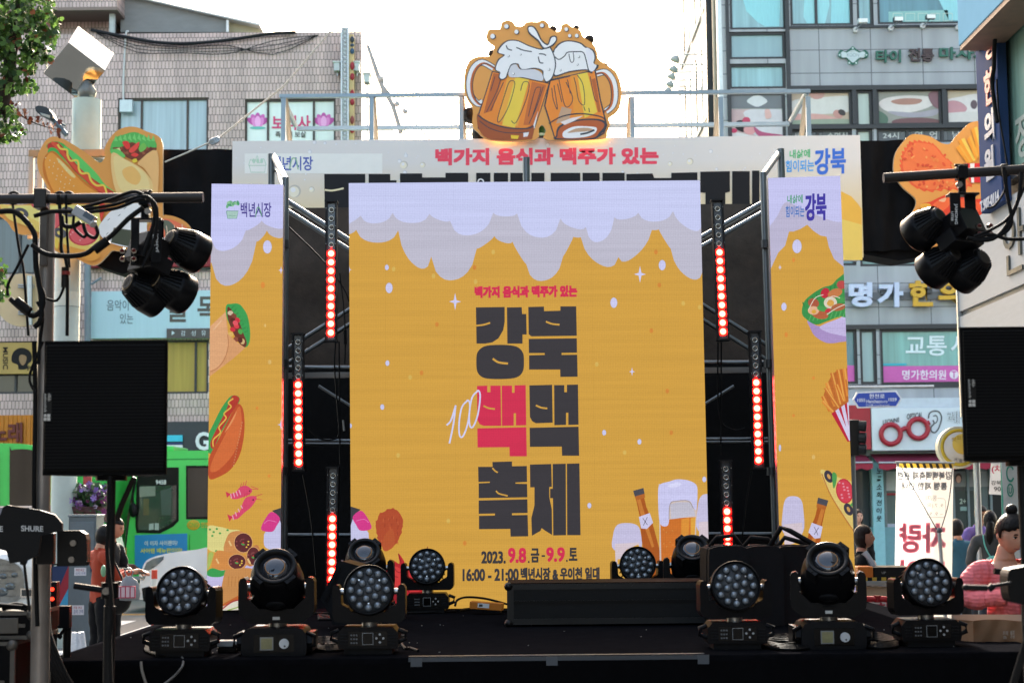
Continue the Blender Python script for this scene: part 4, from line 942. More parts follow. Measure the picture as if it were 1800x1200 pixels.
for x, y, r in ((828, 203, 16), (848, 236, 20), (1036, 70, 9), (1030, 84, 12), (866, 95, 8), (1062, 118, 8), (972, 52, 7), (1013, 50, 6)): b.ball(P(x, y, YA + .25), r / 137 * 1.0, m('#141416', .45), n=16, k=10)
b.cyl(P(950, 236, YA + .12), P(950, 215, YA + .12), .08, m('#17623f', .5)); b.ball(P(950, 160, YA + .3), .5, m('#141416', .45), .12, .65)
tag(b.build('backing_sculpture'), 'black rounded sculpture mostly hidden behind the clinking beer mugs', 'sculpture')
Z6 = lambda L: [(x / 4, 200 + y / 4) for x, y in L]
hotline = Z6([(260, 340), (270, 280), (300, 220), (330, 180), (380, 160), (450, 180), (520, 220), (560, 245), (640, 300), (700, 345), (735, 310), (735, 250), (760, 190), (810, 130), (880, 95), (960, 95), (1030, 125), (1100, 150), (1140, 200), (1145, 350), (1145, 690), (1160, 710), (1220, 720), (1290, 750), (1340, 800), (1345, 880), (1250, 950), (930, 980), (800, 960), (760, 990), (700, 1050), (650, 1065), (600, 1050), (520, 1010), (400, 970), (300, 890), (230, 850), (150, 850), (90, 820), (50, 760), (-40, 690), (-40, 640), (150, 640), (230, 620), (310, 560), (330, 520), (280, 420)])
def draw_hot(a):
    S = lambda pts, h, sm=True: a.poly(Z6(pts), h, sm); L = lambda pts, w, h: a.line(Z6(pts), w, h)
    S([(330, 240), (345, 205), (390, 195), (450, 215), (520, 290), (600, 370), (700, 470), (800, 545), (820, 570), (700, 570), (560, 430), (430, 300)], '#3f9a45'); S([(450, 225), (540, 285), (600, 340), (680, 420), (740, 500), (800, 545), (760, 560), (640, 470), (500, 320)], '#59b257')
    S([(335, 215), (380, 198), (430, 220), (560, 380), (700, 490), (800, 550), (790, 580), (700, 570), (560, 450), (430, 290), (345, 255)], '#a63326'); S([(360, 210), (400, 210), (540, 370), (660, 470), (760, 545), (700, 545), (560, 430), (430, 280)], '#c1472f')
    L([(405, 215), (425, 245), (470, 255), (475, 290), (495, 330), (545, 330), (555, 390), (575, 420), (620, 420), (640, 470), (680, 505), (730, 505), (750, 560)], 3.4, '#e2b648')
    S([(350, 240), (400, 250), (440, 310), (520, 400), (600, 470), (650, 520), (700, 560), (690, 580), (560, 560), (420, 400), (340, 290)], '#3f9a45')
    S([(300, 370), (310, 310), (345, 270), (390, 270), (470, 350), (580, 460), (700, 560), (690, 640), (400, 600), (350, 520), (310, 440)], '#b86a24'); S([(315, 360), (330, 300), (370, 275), (460, 360), (600, 500), (690, 565), (600, 600), (420, 580), (350, 490)], '#d48a38'); S([(400, 310), (450, 350), (530, 440), (500, 440), (420, 350)], '#e3b878')
    for i in range(22): a.ell(*Z6([(320 + 26 * (i % 5) + i * 5, 310 + i * 10 + 8 * (i % 3))])[0], .7, 1., '#f0dcae')
    S([(780, 225), (810, 170), (860, 150), (950, 130), (1040, 170), (1095, 200), (1090, 250), (1000, 260), (850, 300), (780, 270)], '#4fa14c'); 
    for i in range(9): S([(800 + i * 33, 190 - 18 * sin(i * .4)), (815 + i * 33, 150 - 14 * sin(i * .4)), (828 + i * 33, 195)], '#6bb562', False)
    S([(790, 240), (850, 235), (930, 200), (1000, 240), (1100, 240), (1060, 290), (960, 330), (880, 300), (830, 270)], '#6b3524')
    for i in range(26): a.ell(*Z6([(820 + (i * 53) % 250, 245 + (i * 31) % 62)])[0], 3.2, 2.4, ('#7d412c', '#8f4f36', '#5d2c20')[i % 3], i * 30)
    S([(860, 200), (900, 195), (915, 235), (890, 250)], '#c9352f'); S([(905, 260), (950, 215), (980, 200), (970, 240), (930, 275)], '#d2443a'); S([(920, 290), (950, 275), (975, 290), (950, 305)], '#cf3b34'); S([(975, 240), (1010, 205), (1030, 240), (990, 270)], '#6aa84a'); S([(810, 250), (840, 240), (850, 265), (820, 268)], '#d6cf8c', False); S([(930, 325), (955, 315), (965, 335), (940, 345)], '#dcb63a')
    S([(775, 255), (830, 250), (880, 295), (860, 310), (790, 285)], '#5fae56')
    S([(782, 285), (880, 320), (1000, 390), (1070, 480), (1075, 570), (1050, 760), (1000, 760), (820, 560)], '#dcae72'); S([(970, 345), (1105, 260), (1110, 560), (1085, 740), (1070, 640), (1075, 500), (1020, 390)], '#d2a267'); S([(800, 300), (900, 335), (1010, 410), (1050, 490), (1040, 560), (900, 560), (830, 500)], '#e2b87e'); S([(860, 400), (930, 370), (990, 440), (960, 500), (890, 470)], '#d9a35c')
    # pizza, rice ball, prawn roll
    S([(0, 640), (90, 645), (330, 640), (700, 645), (720, 720), (690, 850), (690, 960), (600, 960), (400, 930), (300, 850), (160, 780), (60, 740)], '#d9b560'); S([(60, 650), (350, 650), (690, 660), (700, 800), (680, 930), (500, 890), (330, 790), (150, 700)], '#e0c374')
    for cx, cy, rx, ry in ((365, 745, 70, 70), (585, 850, 105, 78), (260, 640, 40, 25)): a.ell(cx / 4, 200 + cy / 4, rx / 4, ry / 4, '#b03a40'); a.ell(cx / 4, 200 + cy / 4, rx / 4.6, ry / 4.6, '#c4565a')
    for i in range(16): a.ell((310 + (i * 67) % 350) / 4, 200 + (710 + (i * 41) % 190) / 4, 1.6, 1.3, '#d98f92')
    for cx, cy in ((150, 698), (420, 838), (480, 690)): a.ell(cx / 4, 200 + cy / 4, 13, 8.6, '#4a494f', 20); a.ell(cx / 4, 200 + cy / 4, 5, 3.2, '#d8b864', 20)
    S([(300, 850), (400, 900), (560, 950), (690, 970), (700, 1010), (640, 1035), (540, 1000), (400, 930)], '#c98c3c'); S([(380, 880), (410, 890), (405, 950), (385, 930)], '#ddb44a')
    S([(690, 820), (730, 740), (800, 670), (900, 632), (1000, 635), (1030, 720), (1020, 900), (920, 940), (760, 900)], '#d9dadf'); S([(800, 800), (930, 820), (930, 940), (780, 905)], '#3f4436', False)
    for q in ((755, 750), (830, 720), (745, 850), (870, 670), (950, 700)): L([q, (q[0] + 18, q[1] - 14)], .9, '#5b5d60')
    S([(700, 640), (740, 640), (710, 760)], '#c23f30'); S([(1050, 800), (1130, 740), (1220, 750), (1320, 805), (1330, 850), (1240, 880), (1080, 880)], '#d9694a'); S([(1120, 760), (1180, 750), (1230, 800), (1235, 890), (1170, 890), (1160, 820)], '#5a5f50'); S([(1100, 850), (1180, 880), (1300, 880), (1250, 930), (1100, 930)], '#d9dadf')
    for i in range(5): L([(1060 + i * 55, 800 - 6 * i), (1075 + i * 52, 850)], 1.4, '#e8b49c')
cutout('street_food_cutout', 'orange cut-out board of hot dog, wrap, pizza and rice roll', hotline, YA - .12, draw_hot)
Z7 = lambda L: [(1500 + x / 4, 200 + y / 4) for x, y in L]
chline = Z7([(285, 330), (300, 270), (340, 210), (400, 150), (460, 145), (540, 160), (590, 190), (630, 210), (680, 210), (720, 160), (770, 110), (820, 65), (900, 50), (1000, 60), (1060, 120), (1060, 700), (1000, 860), (700, 950), (490, 955), (440, 950), (400, 920), (370, 860), (372, 800), (400, 720), (440, 640), (430, 590), (350, 520), (300, 450), (283, 400)])
def draw_ch(a):
    S = lambda pts, h, sm=True: a.poly(Z7(pts), h, sm)
    rg = random.Random(2); ring = []
    base = [(330, 330), (345, 270), (380, 220), (430, 190), (500, 195), (560, 210), (600, 250), (640, 300), (690, 340), (700, 390), (800, 470), (840, 500), (760, 530), (640, 535), (520, 545), (420, 510), (370, 450), (335, 400)]
    sp = smooth_pts(base, True, 4)
    for i, p in enumerate(sp): ring.append((p[0] + (10 if i % 2 else -6) * rg.uniform(.4, 1), p[1] + (8 if i % 2 else -6)))
    S(ring, '#c9512f'); S([(565 + (x - 565) * .92, 375 + (y - 375) * .92) for x, y in sp], '#d8683a', False)
    for i in range(90):
        x, y = rg.uniform(350, 800), rg.uniform(200, 535)
        if (y < 260 and x > 560) or (x > 650 and y < 400) or (x < 400 and y > 460): continue
        a.ell(1500 + x / 4, 200 + y / 4, rg.uniform(2, 4.6), rg.uniform(1.4, 2.6), rg.choice(['#c24a2c', '#e58a4e', '#d9773f', '#b9432a']), rg.uniform(0, 180), 10)
    for i, q in enumerate(([(720, 240), (760, 210), (840, 340), (800, 350)], [(735, 190), (780, 170), (860, 330), (830, 340)], [(800, 180), (830, 150), (885, 300), (860, 330)], [(830, 110), (870, 90), (920, 300), (885, 320)], [(890, 110), (930, 95), (960, 320), (920, 330)], [(950, 120), (990, 110), (1000, 320), (960, 330)])): S(q, ('#e0983a', '#e8b04e')[i % 2], False); S([q[0], ((q[0][0] + q[1][0]) / 2, (q[0][1] + q[1][1]) / 2), ((q[2][0] + q[3][0]) / 2, (q[2][1] + q[3][1]) / 2), q[3]], '#d98a2f', False)
    S([(780, 350), (1010, 345), (990, 490), (820, 480)], '#c4242c', False)
    for x in (820, 890, 960): S([(x, 350), (x + 32, 349), (x + 28, 485), (x + 10, 485)], '#dcdadf', False)
    S([(480, 640), (540, 620), (600, 590), (660, 570), (760, 580), (860, 600), (1000, 600), (1000, 760), (850, 760), (700, 800), (560, 720)], '#c43a24'); S([(560, 640), (640, 590), (700, 590), (660, 660), (600, 690)], '#dc5c34'); S([(700, 620), (800, 600), (900, 640), (860, 700), (740, 680)], '#d8502c'); S([(600, 610), (650, 590), (640, 620)], '#e8a07c')
    S([(470, 640), (540, 635), (560, 700), (500, 690)], '#e0983a')
cutout('fried_food_cutout', 'orange cut-out board of fried chicken, chips and red spicy snack', chline, YA - .12, draw_ch)
# guy rope with shackle
o = thing('guy_rope', 'thin guy rope with a metal shackle running up from the food cut-out', 'rope', P(290, 285, YA - .2))
b = MB(); b.tube([P(290, 285, YA - .2), P(330, 268, YA - .1), P(372, 249, YA)], .011, m('#b4b3a8', .7)); b.tube([P(381, 246, YA), P(500, 150, YA + 2), P(632, -5, YA + 4)], .013, m('#8d8a80', .7)); b.build('rope', o)
b = MB()
for t in range(5): torus(b, P(373 + t * 2, 249 - t * .8 + (t % 2), YA - .02), .035, .012, STEEL, 10, 5)
b.tube([P(372, 243, YA), P(380, 252, YA)], .012, STEEL); b.build('shackle', o)
b = MB()
for k, pts in enumerate(([(645, 80), (660, 120), (675, 160), (690, 185), (705, 235)], [(650, 84), (668, 140), (690, 170), (715, 200), (758, 248)], [(672, 142), (671, 245)])): b.tube([P(x, y, 60) for x, y in smooth_pts(pts, False, 3)], (.09, .035, .05)[k], m('#8d8f90', .6))
for x, y in ((669, 138), (698, 183), (712, 196), (710, 226)): b.ball(P(x, y, 59.9), .11, m('#9a9d9f', .5), n=8, k=6)
b.cyl((P(672, 200, 60).x, 60, 0), P(672, 136, 60), .06, m('#8b8d8e', .6))
tag(b.build('utility_line'), 'slanting overhead utility wires in the bright gap between both buildings', 'wire')
# ------------------------------------------------------------------ stage
ZS = 1.03
SX0, SX1, SY0, SY1 = -2.3, 2.62, 8.4, 14.2
CARPET = m('#19191c', .9, var=.35, sc=14, bump=.35, spec=0.)
ST = thing('stage', 'low black carpeted stage with black skirt and taped front edge', 'stage', ((SX0 + SX1) / 2, 11, 0))
b = MB(); b.box(SX0, SX1, SY0, SY1, ZS - .12, ZS, CARPET); b.build('deck', ST, .008)
b = MB(); n = 110
skm = m('#131315', .85, var=.3, sc=10, spec=.05)
vs = []
for i in range(n + 1):
    x = SX0 + .01 + (SX1 - SX0 - .02) * i / n; y = SY0 + .03 + .014 * sin(i * 1.9) + .01 * sin(i * .7)
    vs += [(x, y - .04, .01), (x, SY0 - .004, ZS - .03)]
b.add(vs, [(2 * i, 2 * i + 2, 2 * i + 3, 2 * i + 1) for i in range(n)], skm, True)
for x in (SX0 + .012, SX1 - .012): b.face([(x, SY0 + .03, 0.01), (x, SY1, 0.01), (x, SY1, ZS - .125), (x, SY0 + .03, ZS - .125)], skm)
b.build('skirt', ST)
b = MB(); tp = m('#3b4249', .35, var=.25, sc=12)
xa, xb = P(718, 1150, SY0).x, P(1238, 1145, SY0).x
b.box(xa, xb, SY0 - .006, SY0 - .001, ZS - .022, ZS - .002, tp); b.box(xa, xb, SY0 + .004, SY0 + .04, ZS + .001, ZS + .004, tp)
for x in (722, 960, 1226): q = P(x, 1150, SY0).x; b.box(q, q + .055, SY0 - .009, SY0 - .0065, ZS - .045, ZS - .001, m('#4a5056', .4))
b.build('edge_tape', ST)
b = MB(); b.box(SX1 + .03, 4.2, 8.75, 10.1, ZS - .14, ZS - .1, m('#17171a', .8)); b.box(SX1 + .04, 4.19, 8.76, 10.09, .01, ZS - .141, skm)
tag(b.build('draped_table', bevel=.01), 'low table draped in black cloth under the brown paper bag', 'table')
b = MB(); rg = random.Random(3)
for i in range(60):
    x, y = rg.uniform(SX0, SX1), rg.uniform(8.6, 12); s = rg.uniform(.003, .008); b.box(x, x + s, y, y + s * rg.uniform(.4, 1.5), ZS + .001, ZS + .004, m(rg.choice(['#8a8a84', '#5e5a54', '#a09a90']), .8))
tag(b.build('debris'), 'small pale crumbs scattered over the black stage carpet', 'debris', kind='stuff')
# ------------------------------------------------------------------ backdrop cloth and scaffold
b = cloth((470, 362, 1385, 650), 14.05, 'backdrop', m('#4c4138', .75, var=.5, sc=7, bump=.5), 4, .02, 40, 16)
o = thing('backdrop', 'dark brown fabric backdrop with black cloth hung behind the LED screens', 'backdrop', (.3, 14.05, ZS))
tag(o, kind='thing')
b.build('upper_cloth', o)
b = cloth((462, 640, 1400, 1062), 13.95, 'backdrop', m('#121214', .75, var=.4, sc=9, bump=.4), 9, .015, 40, 14); b.build('lower_cloth', o)
SC = thing('scaffold', 'silver pipe scaffold behind the LED screens', 'scaffold', (.3, 13.2, ZS))
PIPE = m('#6f7579', .42, 1., var=.1, sc=10)
def pipe(name, p0, p1, r=.024, mat=None):
    b = MB(); b.cyl(p0, p1, r, mat or PIPE, n=12); return b.build(name, SC)
for x, y, Y in ((477, 271, 13.7), (502, 312, 12.75), (925, 277, 13.7), (1341, 303, 12.75), (1372, 262, 13.7)):
    t = P(x, y, Y); pipe('upright', (t.x + (0.03 if x > 1000 else 0), Y, ZS + .002), t, .03 if Y > 13 else .026)
pipe('top_rail', P(481, 275, 13.7), P(502, 316, 12.75), .024); pipe('top_rail', P(1369, 270, 13.7), P(1341, 309, 12.75), .024)
pipe('top_rail', P(486, 300, 13.7), P(503, 345, 12.75), .014)
for sx in (0, 1):
    f = (lambda x: x) if not sx else (lambda x: 1850 - x)
    a_, c_ = ((490, 344), (632, 434)) if not sx else ((490, 346), (640, 430))
    for dy in (0, 17): pipe('brace', P(f(a_[0]), a_[1] + dy, 13.1), P(f(c_[0]), c_[1] + dy, 13.1), .019 if dy else .021)
    for dy in (0, 26): pipe('brace', P(f(490), 622 + dy - 8 * sx, 13.1 + .08), P(f(630), 534 + dy - 8 * sx, 13.1 + .08), .017)
    pipe('brace', P(f(655), 737, 13.4), P(f(560), 690 - 12, 13.4), .012); pipe('brace', P(f(640), 722, 13.4), P(f(720), 785, 13.4), .014)
    xa, xb = (480, 640) if not sx else (1215, 1372)
    yy = (646, 776, 940) if not sx else (637, 773, 938)
    pipe('rail', P(xa, yy[0], 13.0), P(xb, yy[0], 13.0), .018)
    pipe('rail', P(xa, yy[1] - 2, 13.0), P(xb, yy[1] - 2, 13.0), .013); pipe('rail', P(xa, yy[1] + 4, 13.05), P(xb, yy[1] + 4, 13.05), .012); pipe('rail', P(xa, yy[2], 13.0), P(xb, yy[2], 13.0), .016)
    r = rect(xa, yy[0] + 8, xb, yy[0] + 18, 13.2); b = MB(); b.box(r[0], r[1], 13.2, 13.25, r[2], r[3], m('#8a8784', .4, .5)); b.build('flat_rail', SC)
    t = P(f(500), 640, 12.75)
    for dz in (.9, .0, -.8): b = MB(); b.cyl((t.x, 12.70, t.z + dz - .03), (t.x, 12.70, t.z + dz + .03), .04, m('#4a4c4e', .4, .6)); b.build('clamp', SC)
# thin guy lines and cables hanging in the gaps
b = MB()
for pts in ([(503, 395), (560, 450), (600, 500), (614, 530)], [(590, 600), (588, 640), (592, 700), (596, 760), (585, 772), (560, 770), (540, 750)], [(597, 480), (604, 540), (607, 590), (606, 640)], [(596, 600), (597, 700), (598, 815)], [(533, 835), (545, 900), (552, 960), (556, 1010)]):
    b.tube([P(x, y, 12.95) for x, y in smooth_pts(pts, False, 4)], .0065, RUBBER, 5)
b.cyl(P(606, 580, 12.94), P(607, 605, 12.94), .014, RUBBER); b.cyl(P(603, 738, 12.94), P(605, 757, 12.94), .008, STEEL)
tag(b.build('cable_bundle'), 'bundle of thin black cables hanging down the scaffold gap next to the hot dog screen', 'cable')
b = MB()
for pts in ([(1262, 600), (1262, 700), (1268, 740), (1280, 752), (1296, 756), (1310, 752)], [(1268, 600), (1267, 800)], [(1322, 825), (1312, 880), (1304, 950)]): b.tube([P(x, y, 12.95) for x, y in smooth_pts(pts, False, 4)], .0065, RUBBER, 5)
tag(b.build('cable_bundle'), 'bundle of thin black cables hanging down the scaffold gap next to the chips screen', 'cable')

# ------------------------------------------------------------------ LED screens
YS = 12.3
def arcs(cusps, sags, k=10):
    out = []
    for (p, q), s in zip(zip(cusps, cusps[1:]), sags):
        for i in range(k): t = i / k; out.append((p[0] + (q[0] - p[0]) * t, p[1] + (q[1] - p[1]) * t + s * (1 - abs(2 * t - 1) ** 2.3) ** .62))
    return out + [cusps[-1]]
def drop(a, x, y, rx, ry, c='#c9c8ec'): a.ell(x, y, rx + .7, ry + .7, '#b89a62'); a.ell(x, y, rx, ry, c)
def star(a, x, y, r, c='#cdccf0'): a.poly([(x, y - r), (x + r * .16, y - r * .16), (x + r * .7, y), (x + r * .16, y + r * .16), (x, y + r), (x - r * .16, y + r * .16), (x - r * .7, y), (x - r * .16, y - r * .16)], c)
def screen(name, label, quad, wd=.09):
    o = thing(name, label, 'LED screen', P((quad[2][0] + quad[3][0]) / 2, max(quad[2][1], quad[3][1]), YS))
    b = MB(); b.prism([P(x, y, YS + .004) for x, y in quad], (0, wd, 0), m('#1a1a1c', .6), m('#8f9498', .4, .4)); b.build('cabinet', o)
    b = MB(); b.face([P(x, y, YS) for x, y in quad], em('#cf9e42')); b.build('display', o)
    a = Art(YS, em); a.clip = quad
    return o, a
YEL = '#cf9e42'; FO1, FO2 = '#c6cbf0', '#bcbacb'; DKT = '#3a373b'; REDT = '#cf2f50'
QM = [(613, 322), (1230.5, 317), (1248, 1066), (617.5, 1070)]
o, a = screen('main_led_screen', 'large LED screen showing the festival title in dark and red block letters', QM)
low = arcs([(600, 412), (626, 404), (700, 405), (758, 451), (838, 437), (869, 415), (901, 425), (925, 464), (990, 450), (1008, 416), (1021, 417), (1087, 452), (1146, 404), (1158, 403), (1179, 437), (1236, 475)], [4, 22, 38, 48, 3, 6, 3, 36, 2, 1, 30, 22, 1, 2, 30])
up = arcs([(600, 400), (634, 379), (690, 374), (755, 376), (791, 388), (867, 374), (909, 375), (985, 384), (1030, 399), (1080, 382), (1122, 374), (1183, 371), (1232, 401)], [2, 16, 17, 5, 32, 6, 38, 9, 34, 7, 17, 14])
a.poly([(600, 300), (1240, 300)] + low[::-1], FO2); a.poly([(600, 300), (1240, 300)] + up[::-1], FO1)
rg = random.Random(8)
for x, y in ((680, 470), (684, 506), (1164, 466), (1079, 532), (681, 638), (672, 715), (1124, 776), (1036, 888), (1238, 842), (616, 748), (1062, 760)): drop(a, x, y, *( (6, 9) if (x, y) in ((684, 506), (1164, 466), (1079, 532)) else (3.4, 4.8) if x > 620 else (2.5, 4)))
star(a, 800, 530, 15); star(a, 1125, 482, 15); star(a, 1111, 653, 7.5); star(a, 614, 474, 6)
for x, y, c in ((768, 570, 0), (1159, 501, 0), (1145, 581, 0), (1173, 687, 0), (741, 655, 0), (817, 954, 0), (834, 470, 0), (1153, 443, 0), (692, 473, 1), (762, 485, 1), (867, 443, 1), (836, 495, 1), (1049, 640, 1), (721, 663, 1), (1201, 533, 1), (788, 915, 1), (1098, 795, 1), (1230, 540, 1), (700, 800, 1), (1180, 760, 0)): a.ell(x, y, 3.2, 4.2, ('#d08638', '#d3b058')[c])
D = lambda L: [(600 + x / 2.769, 300 + y / 2.769) for x, y in L]
Q = lambda L: [(750 + x / 2, 480 + y / 2) for x, y in L]
a.build('artwork_background', o)
a = Art(YS, em); a.clip = QM; a.k = 60
# title lettering
a.text('백가지 음식과 맥주가 있는', (834, 503, 1015, 524), REDT, .11, 2)
a.poly(D([(655, 665), (795, 663), (795, 735), (788, 775), (765, 815), (735, 835), (700, 841), (658, 841)]), DKT); a.poly(D([(806, 665), (878, 664), (880, 697), (900, 697), (902, 797), (882, 797), (882, 841), (808, 841)]), DKT)
a.poly(D([(657, 930), (662, 885), (690, 857), (735, 848), (810, 848), (858, 858), (884, 886), (889, 930), (884, 975), (860, 1002), (815, 1012), (735, 1013), (688, 1005), (662, 978)]), DKT, True)
a.line(D([(655, 754), (690, 750), (724, 740)]), 3, YEL); a.line(D([(737, 914), (765, 932), (811, 938)]), 3.6, YEL)
a.poly(D([(910, 663), (986, 661), (987, 683), (1066, 681), (1066, 660), (1143, 660), (1146, 803), (925, 806), (912, 795)]), DKT); a.line(D([(996, 734), (1025, 745), (1062, 749)]), 3, YEL)
a.poly(D([(912, 818), (1146, 815), (1147, 885), (1072, 886), (1072, 896), (1148, 895), (1150, 1002), (1066, 1003), (1065, 967), (914, 967), (914, 898), (990, 896), (990, 887), (913, 887)]), DKT)
for dx, c in ((0, REDT), (184, DKT)):
    f = lambda L: Q([(x + dx, y - (2 if dx else 0)) for x, y in L])
    a.poly(f([(177, 396), (213, 395), (213, 418), (224, 418), (224, 395), (260, 395), (262, 536), (200, 536), (186, 530), (178, 515)]) if not dx else Q([(361, 394), (441, 392), (443, 525), (384, 527), (371, 520), (363, 505)]), c)
    a.poly(f([(264, 395), (300, 395), (300, 420), (309, 420), (309, 394), (348, 393), (350, 534), (314, 535), (314, 492), (306, 492), (306, 535), (265, 536)]), c)
    a.poly(f([(178, 545), (350, 541), (352, 643), (292, 643), (291, 611), (179, 612)]), c); a.line(f([(200, 466), (218, 474), (240, 477)]), 3, YEL)
a.poly(Q([(231, 663), (300, 661), (300, 678), (352, 677), (353, 733), (312, 735), (312, 739), (353, 740), (354, 787), (183, 790), (183, 738), (222, 736), (222, 732), (182, 733), (181, 680), (232, 680)]), DKT); a.line(Q([(231, 684), (240, 694), (250, 700)]), 2.6, YEL); a.line(Q([(244, 764), (254, 774), (285, 782)]), 2.6, YEL)
a.poly(Q([(183, 798), (354, 794), (355, 842), (300, 843), (300, 850), (355, 849), (357, 924), (295, 925), (294, 898), (184, 899), (184, 852), (240, 851), (240, 844), (183, 845)]), DKT)
a.poly(Q([(363, 672), (438, 670), (440, 750), (431, 751), (431, 785), (440, 830), (441, 919), (418, 905), (404, 895), (400, 905), (370, 922), (368, 860), (379, 815), (379, 752), (364, 752)]), DKT); a.poly(Q([(434, 757), (443, 757), (443, 670), (489, 669), (490, 920), (445, 921), (444, 790), (434, 790)]), DKT); a.poly(Q([(493, 669), (537, 668), (541, 920), (494, 920)]), DKT)
a.line([(785, 747), (793, 738), (801, 712)], 3, '#cfcef0'); a.line([(801, 712), (797, 745), (790, 779)], 3, '#cfcef0')
for cx, cy in ((815, 735), (833, 718)): a.line([(cx + 5 + 3, cy - 32), (cx - 3, cy - 20), (cx - 8, cy + 8), (cx - 7, cy + 30), (cx - 1, cy + 31), (cx + 7, cy + 10), (cx + 11, cy - 20), (cx + 9, cy - 31), (cx + 5, cy - 31)], 2.8, '#cfcef0')
for t, bx, c in (('2023.', (846, 968, 889, 990), DKT), ('9.8', (893, 962, 925, 989), REDT), ('.', (928, 985, 931, 989), DKT), ('금', (933, 963, 948, 988), DKT), ('-', (952, 975, 958, 978), DKT), ('9.9', (960, 961, 993, 987), REDT), ('.', (995, 983, 998, 987), DKT), ('토', (1000, 962, 1015, 985), DKT), ('16:00 - 21:00', (813, 999, 912, 1021), DKT), ('백년시장 & 우이천 일대', (915, 997, 1054, 1020), DKT)): a.text(t, bx, c, .07, .8 if len(t) > 5 else 0)
a.build('title_lettering', o)
a = Art(YS, em); a.clip = QM; a.k = 60
def sushi(a, f):
    a.poly(f([(617, 955), (617, 905), (630, 912), (645, 932), (648, 940), (645, 960), (617, 965)]), '#c3c2e4', True); a.poly(f([(600, 888), (618, 890), (634, 895), (622, 905), (616, 925), (600, 940)]), '#3d3c40'); a.poly(f([(620, 908), (634, 897), (645, 908), (653, 928), (634, 932), (626, 922)]), '#d03a86', True); a.line(f([(626, 915), (640, 912), (648, 918)]), 1, '#e27db4')
def chicken(a):
    rg = random.Random(4); pts = smooth_pts([(661, 925), (664, 908), (676, 897), (690, 893), (703, 903), (708, 920), (704, 942), (694, 958), (682, 966), (672, 960), (664, 945)], True, 4)
    a.poly([(x + rg.uniform(-1.6, 1.6), y + rg.uniform(-1.6, 1.6)) for x, y in pts], '#ad4b2c')
    for i in range(60):
        x, y = rg.uniform(664, 706), rg.uniform(897, 962)
        if ((x - 685) / 19) ** 2 + ((y - 929) / 30) ** 2 < 1: a.line([(x, y), (x + rg.uniform(-1, 1), y + rg.uniform(3, 7))], 1.3, rg.choice(['#c4613a', '#993d26', '#b85535']), False)
    a.poly([(676, 940), (690, 930), (694, 955), (680, 968), (672, 962)], '#b4552f', True)
def crawfish(a):
    a.poly([(676, 1000), (690, 985), (702, 990), (700, 972), (710, 985), (716, 1000), (728, 990), (740, 985), (750, 1010), (745, 1050), (700, 1062), (676, 1056)], '#b3262c', True); a.poly([(690, 996), (705, 1000), (712, 1020), (700, 1030), (684, 1018)], '#cc3b3a', True); a.poly([(716, 1010), (735, 1000), (742, 1030), (724, 1045)], '#c43438', True); a.poly([(680, 1030), (694, 1036), (700, 1054), (684, 1056)], '#8d1c26', True)
    for q in ([(690, 990), (698, 1004), (712, 1006)], [(705, 1030), (716, 1034), (722, 1050)], [(685, 1010), (700, 1014)], [(744, 985), (752, 960)], [(700, 972), (705, 988)]): a.line(q, 1.2, '#7c1722')
def mug_pale(a, x, y, w, h):
    a.poly([(x, y + h * .15), (x + w * .15, y), (x + w * .5, y - h * .03), (x + w * .85, y), (x + w, y + h * .12), (x + w * .97, y + h * .4), (x + w * .03, y + h * .4)], '#c3bedd', True); a.poly([(x + w * .06, y + h * .3), (x + w * .95, y + h * .28), (x + w * .92, y + h), (x + w * .12, y + h)], '#d3c4ce'); a.poly([(x + w * .15, y + h * .55), (x + w * .85, y + h * .5), (x + w * .82, y + h), (x + w * .2, y + h)], '#d9a74c')
def bottle(a, mx=lambda p: p):
    f = lambda L: [mx(p) for p in L]
    a.poly(f([(1116, 868), (1130, 864), (1136, 890), (1146, 915), (1158, 960), (1168, 1012), (1140, 1014), (1128, 950), (1124, 905)]), '#a8571e'); a.poly(f([(1119, 876), (1125, 874), (1134, 905), (1150, 960), (1146, 962), (1128, 912)]), '#c47a34'); a.poly(f([(1113, 862), (1131, 857), (1133, 867), (1116, 873)]), '#4a4a52'); a.poly(f([(1116, 872), (1133, 867), (1134, 874), (1118, 879)]), '#b06428')
    a.poly(f([(1123, 908), (1142, 901), (1148, 918), (1137, 929), (1127, 928)]), '#c9c6e6'); a.line(f([(1130, 910), (1138, 922)]), 1, '#5a5360'); a.line(f([(1138, 908), (1131, 923)]), 1, '#5a5360')
mug_pale(a, 1078, 922, 48, 110); bottle(a)
a.poly([(1158, 985), (1172, 980), (1170, 1040), (1162, 1045)], '#c9c6e6'); a.line([(1163, 1004), (1168, 1018)], 1.6, '#3a3640'); a.line([(1162, 1022), (1167, 1030)], 1.6, '#3a3640')
a.poly([(1158, 850), (1160, 1020), (1168, 1066), (1215, 1064), (1222, 1000), (1226, 860)], '#cdbcb6'); a.poly([(1161, 915), (1190, 910), (1223, 908), (1218, 1000), (1212, 1064), (1170, 1066), (1163, 1010)], '#c9702a'); a.poly([(1198, 912), (1212, 909), (1208, 1000), (1204, 1064), (1194, 1064)], '#d98f36'); a.poly([(1214, 910), (1223, 908), (1218, 1000), (1214, 1040)], '#dca23e')
a.poly([(1157, 860), (1162, 850), (1176, 846), (1190, 842), (1210, 844), (1224, 852), (1226, 868), (1224, 895), (1218, 890), (1212, 880), (1190, 880), (1178, 884), (1176, 915), (1172, 924), (1162, 922), (1158, 905)], '#c6c5ea', True); a.poly([(1178, 886), (1190, 882), (1212, 882), (1220, 895), (1222, 906), (1180, 912)], '#bfbccb'); a.line([(1176, 912), (1178, 885), (1190, 880), (1210, 880), (1219, 893)], 1.3, '#9b8f8f'); a.ell(1186, 852, 12, 4, '#d5d5f4', -10)
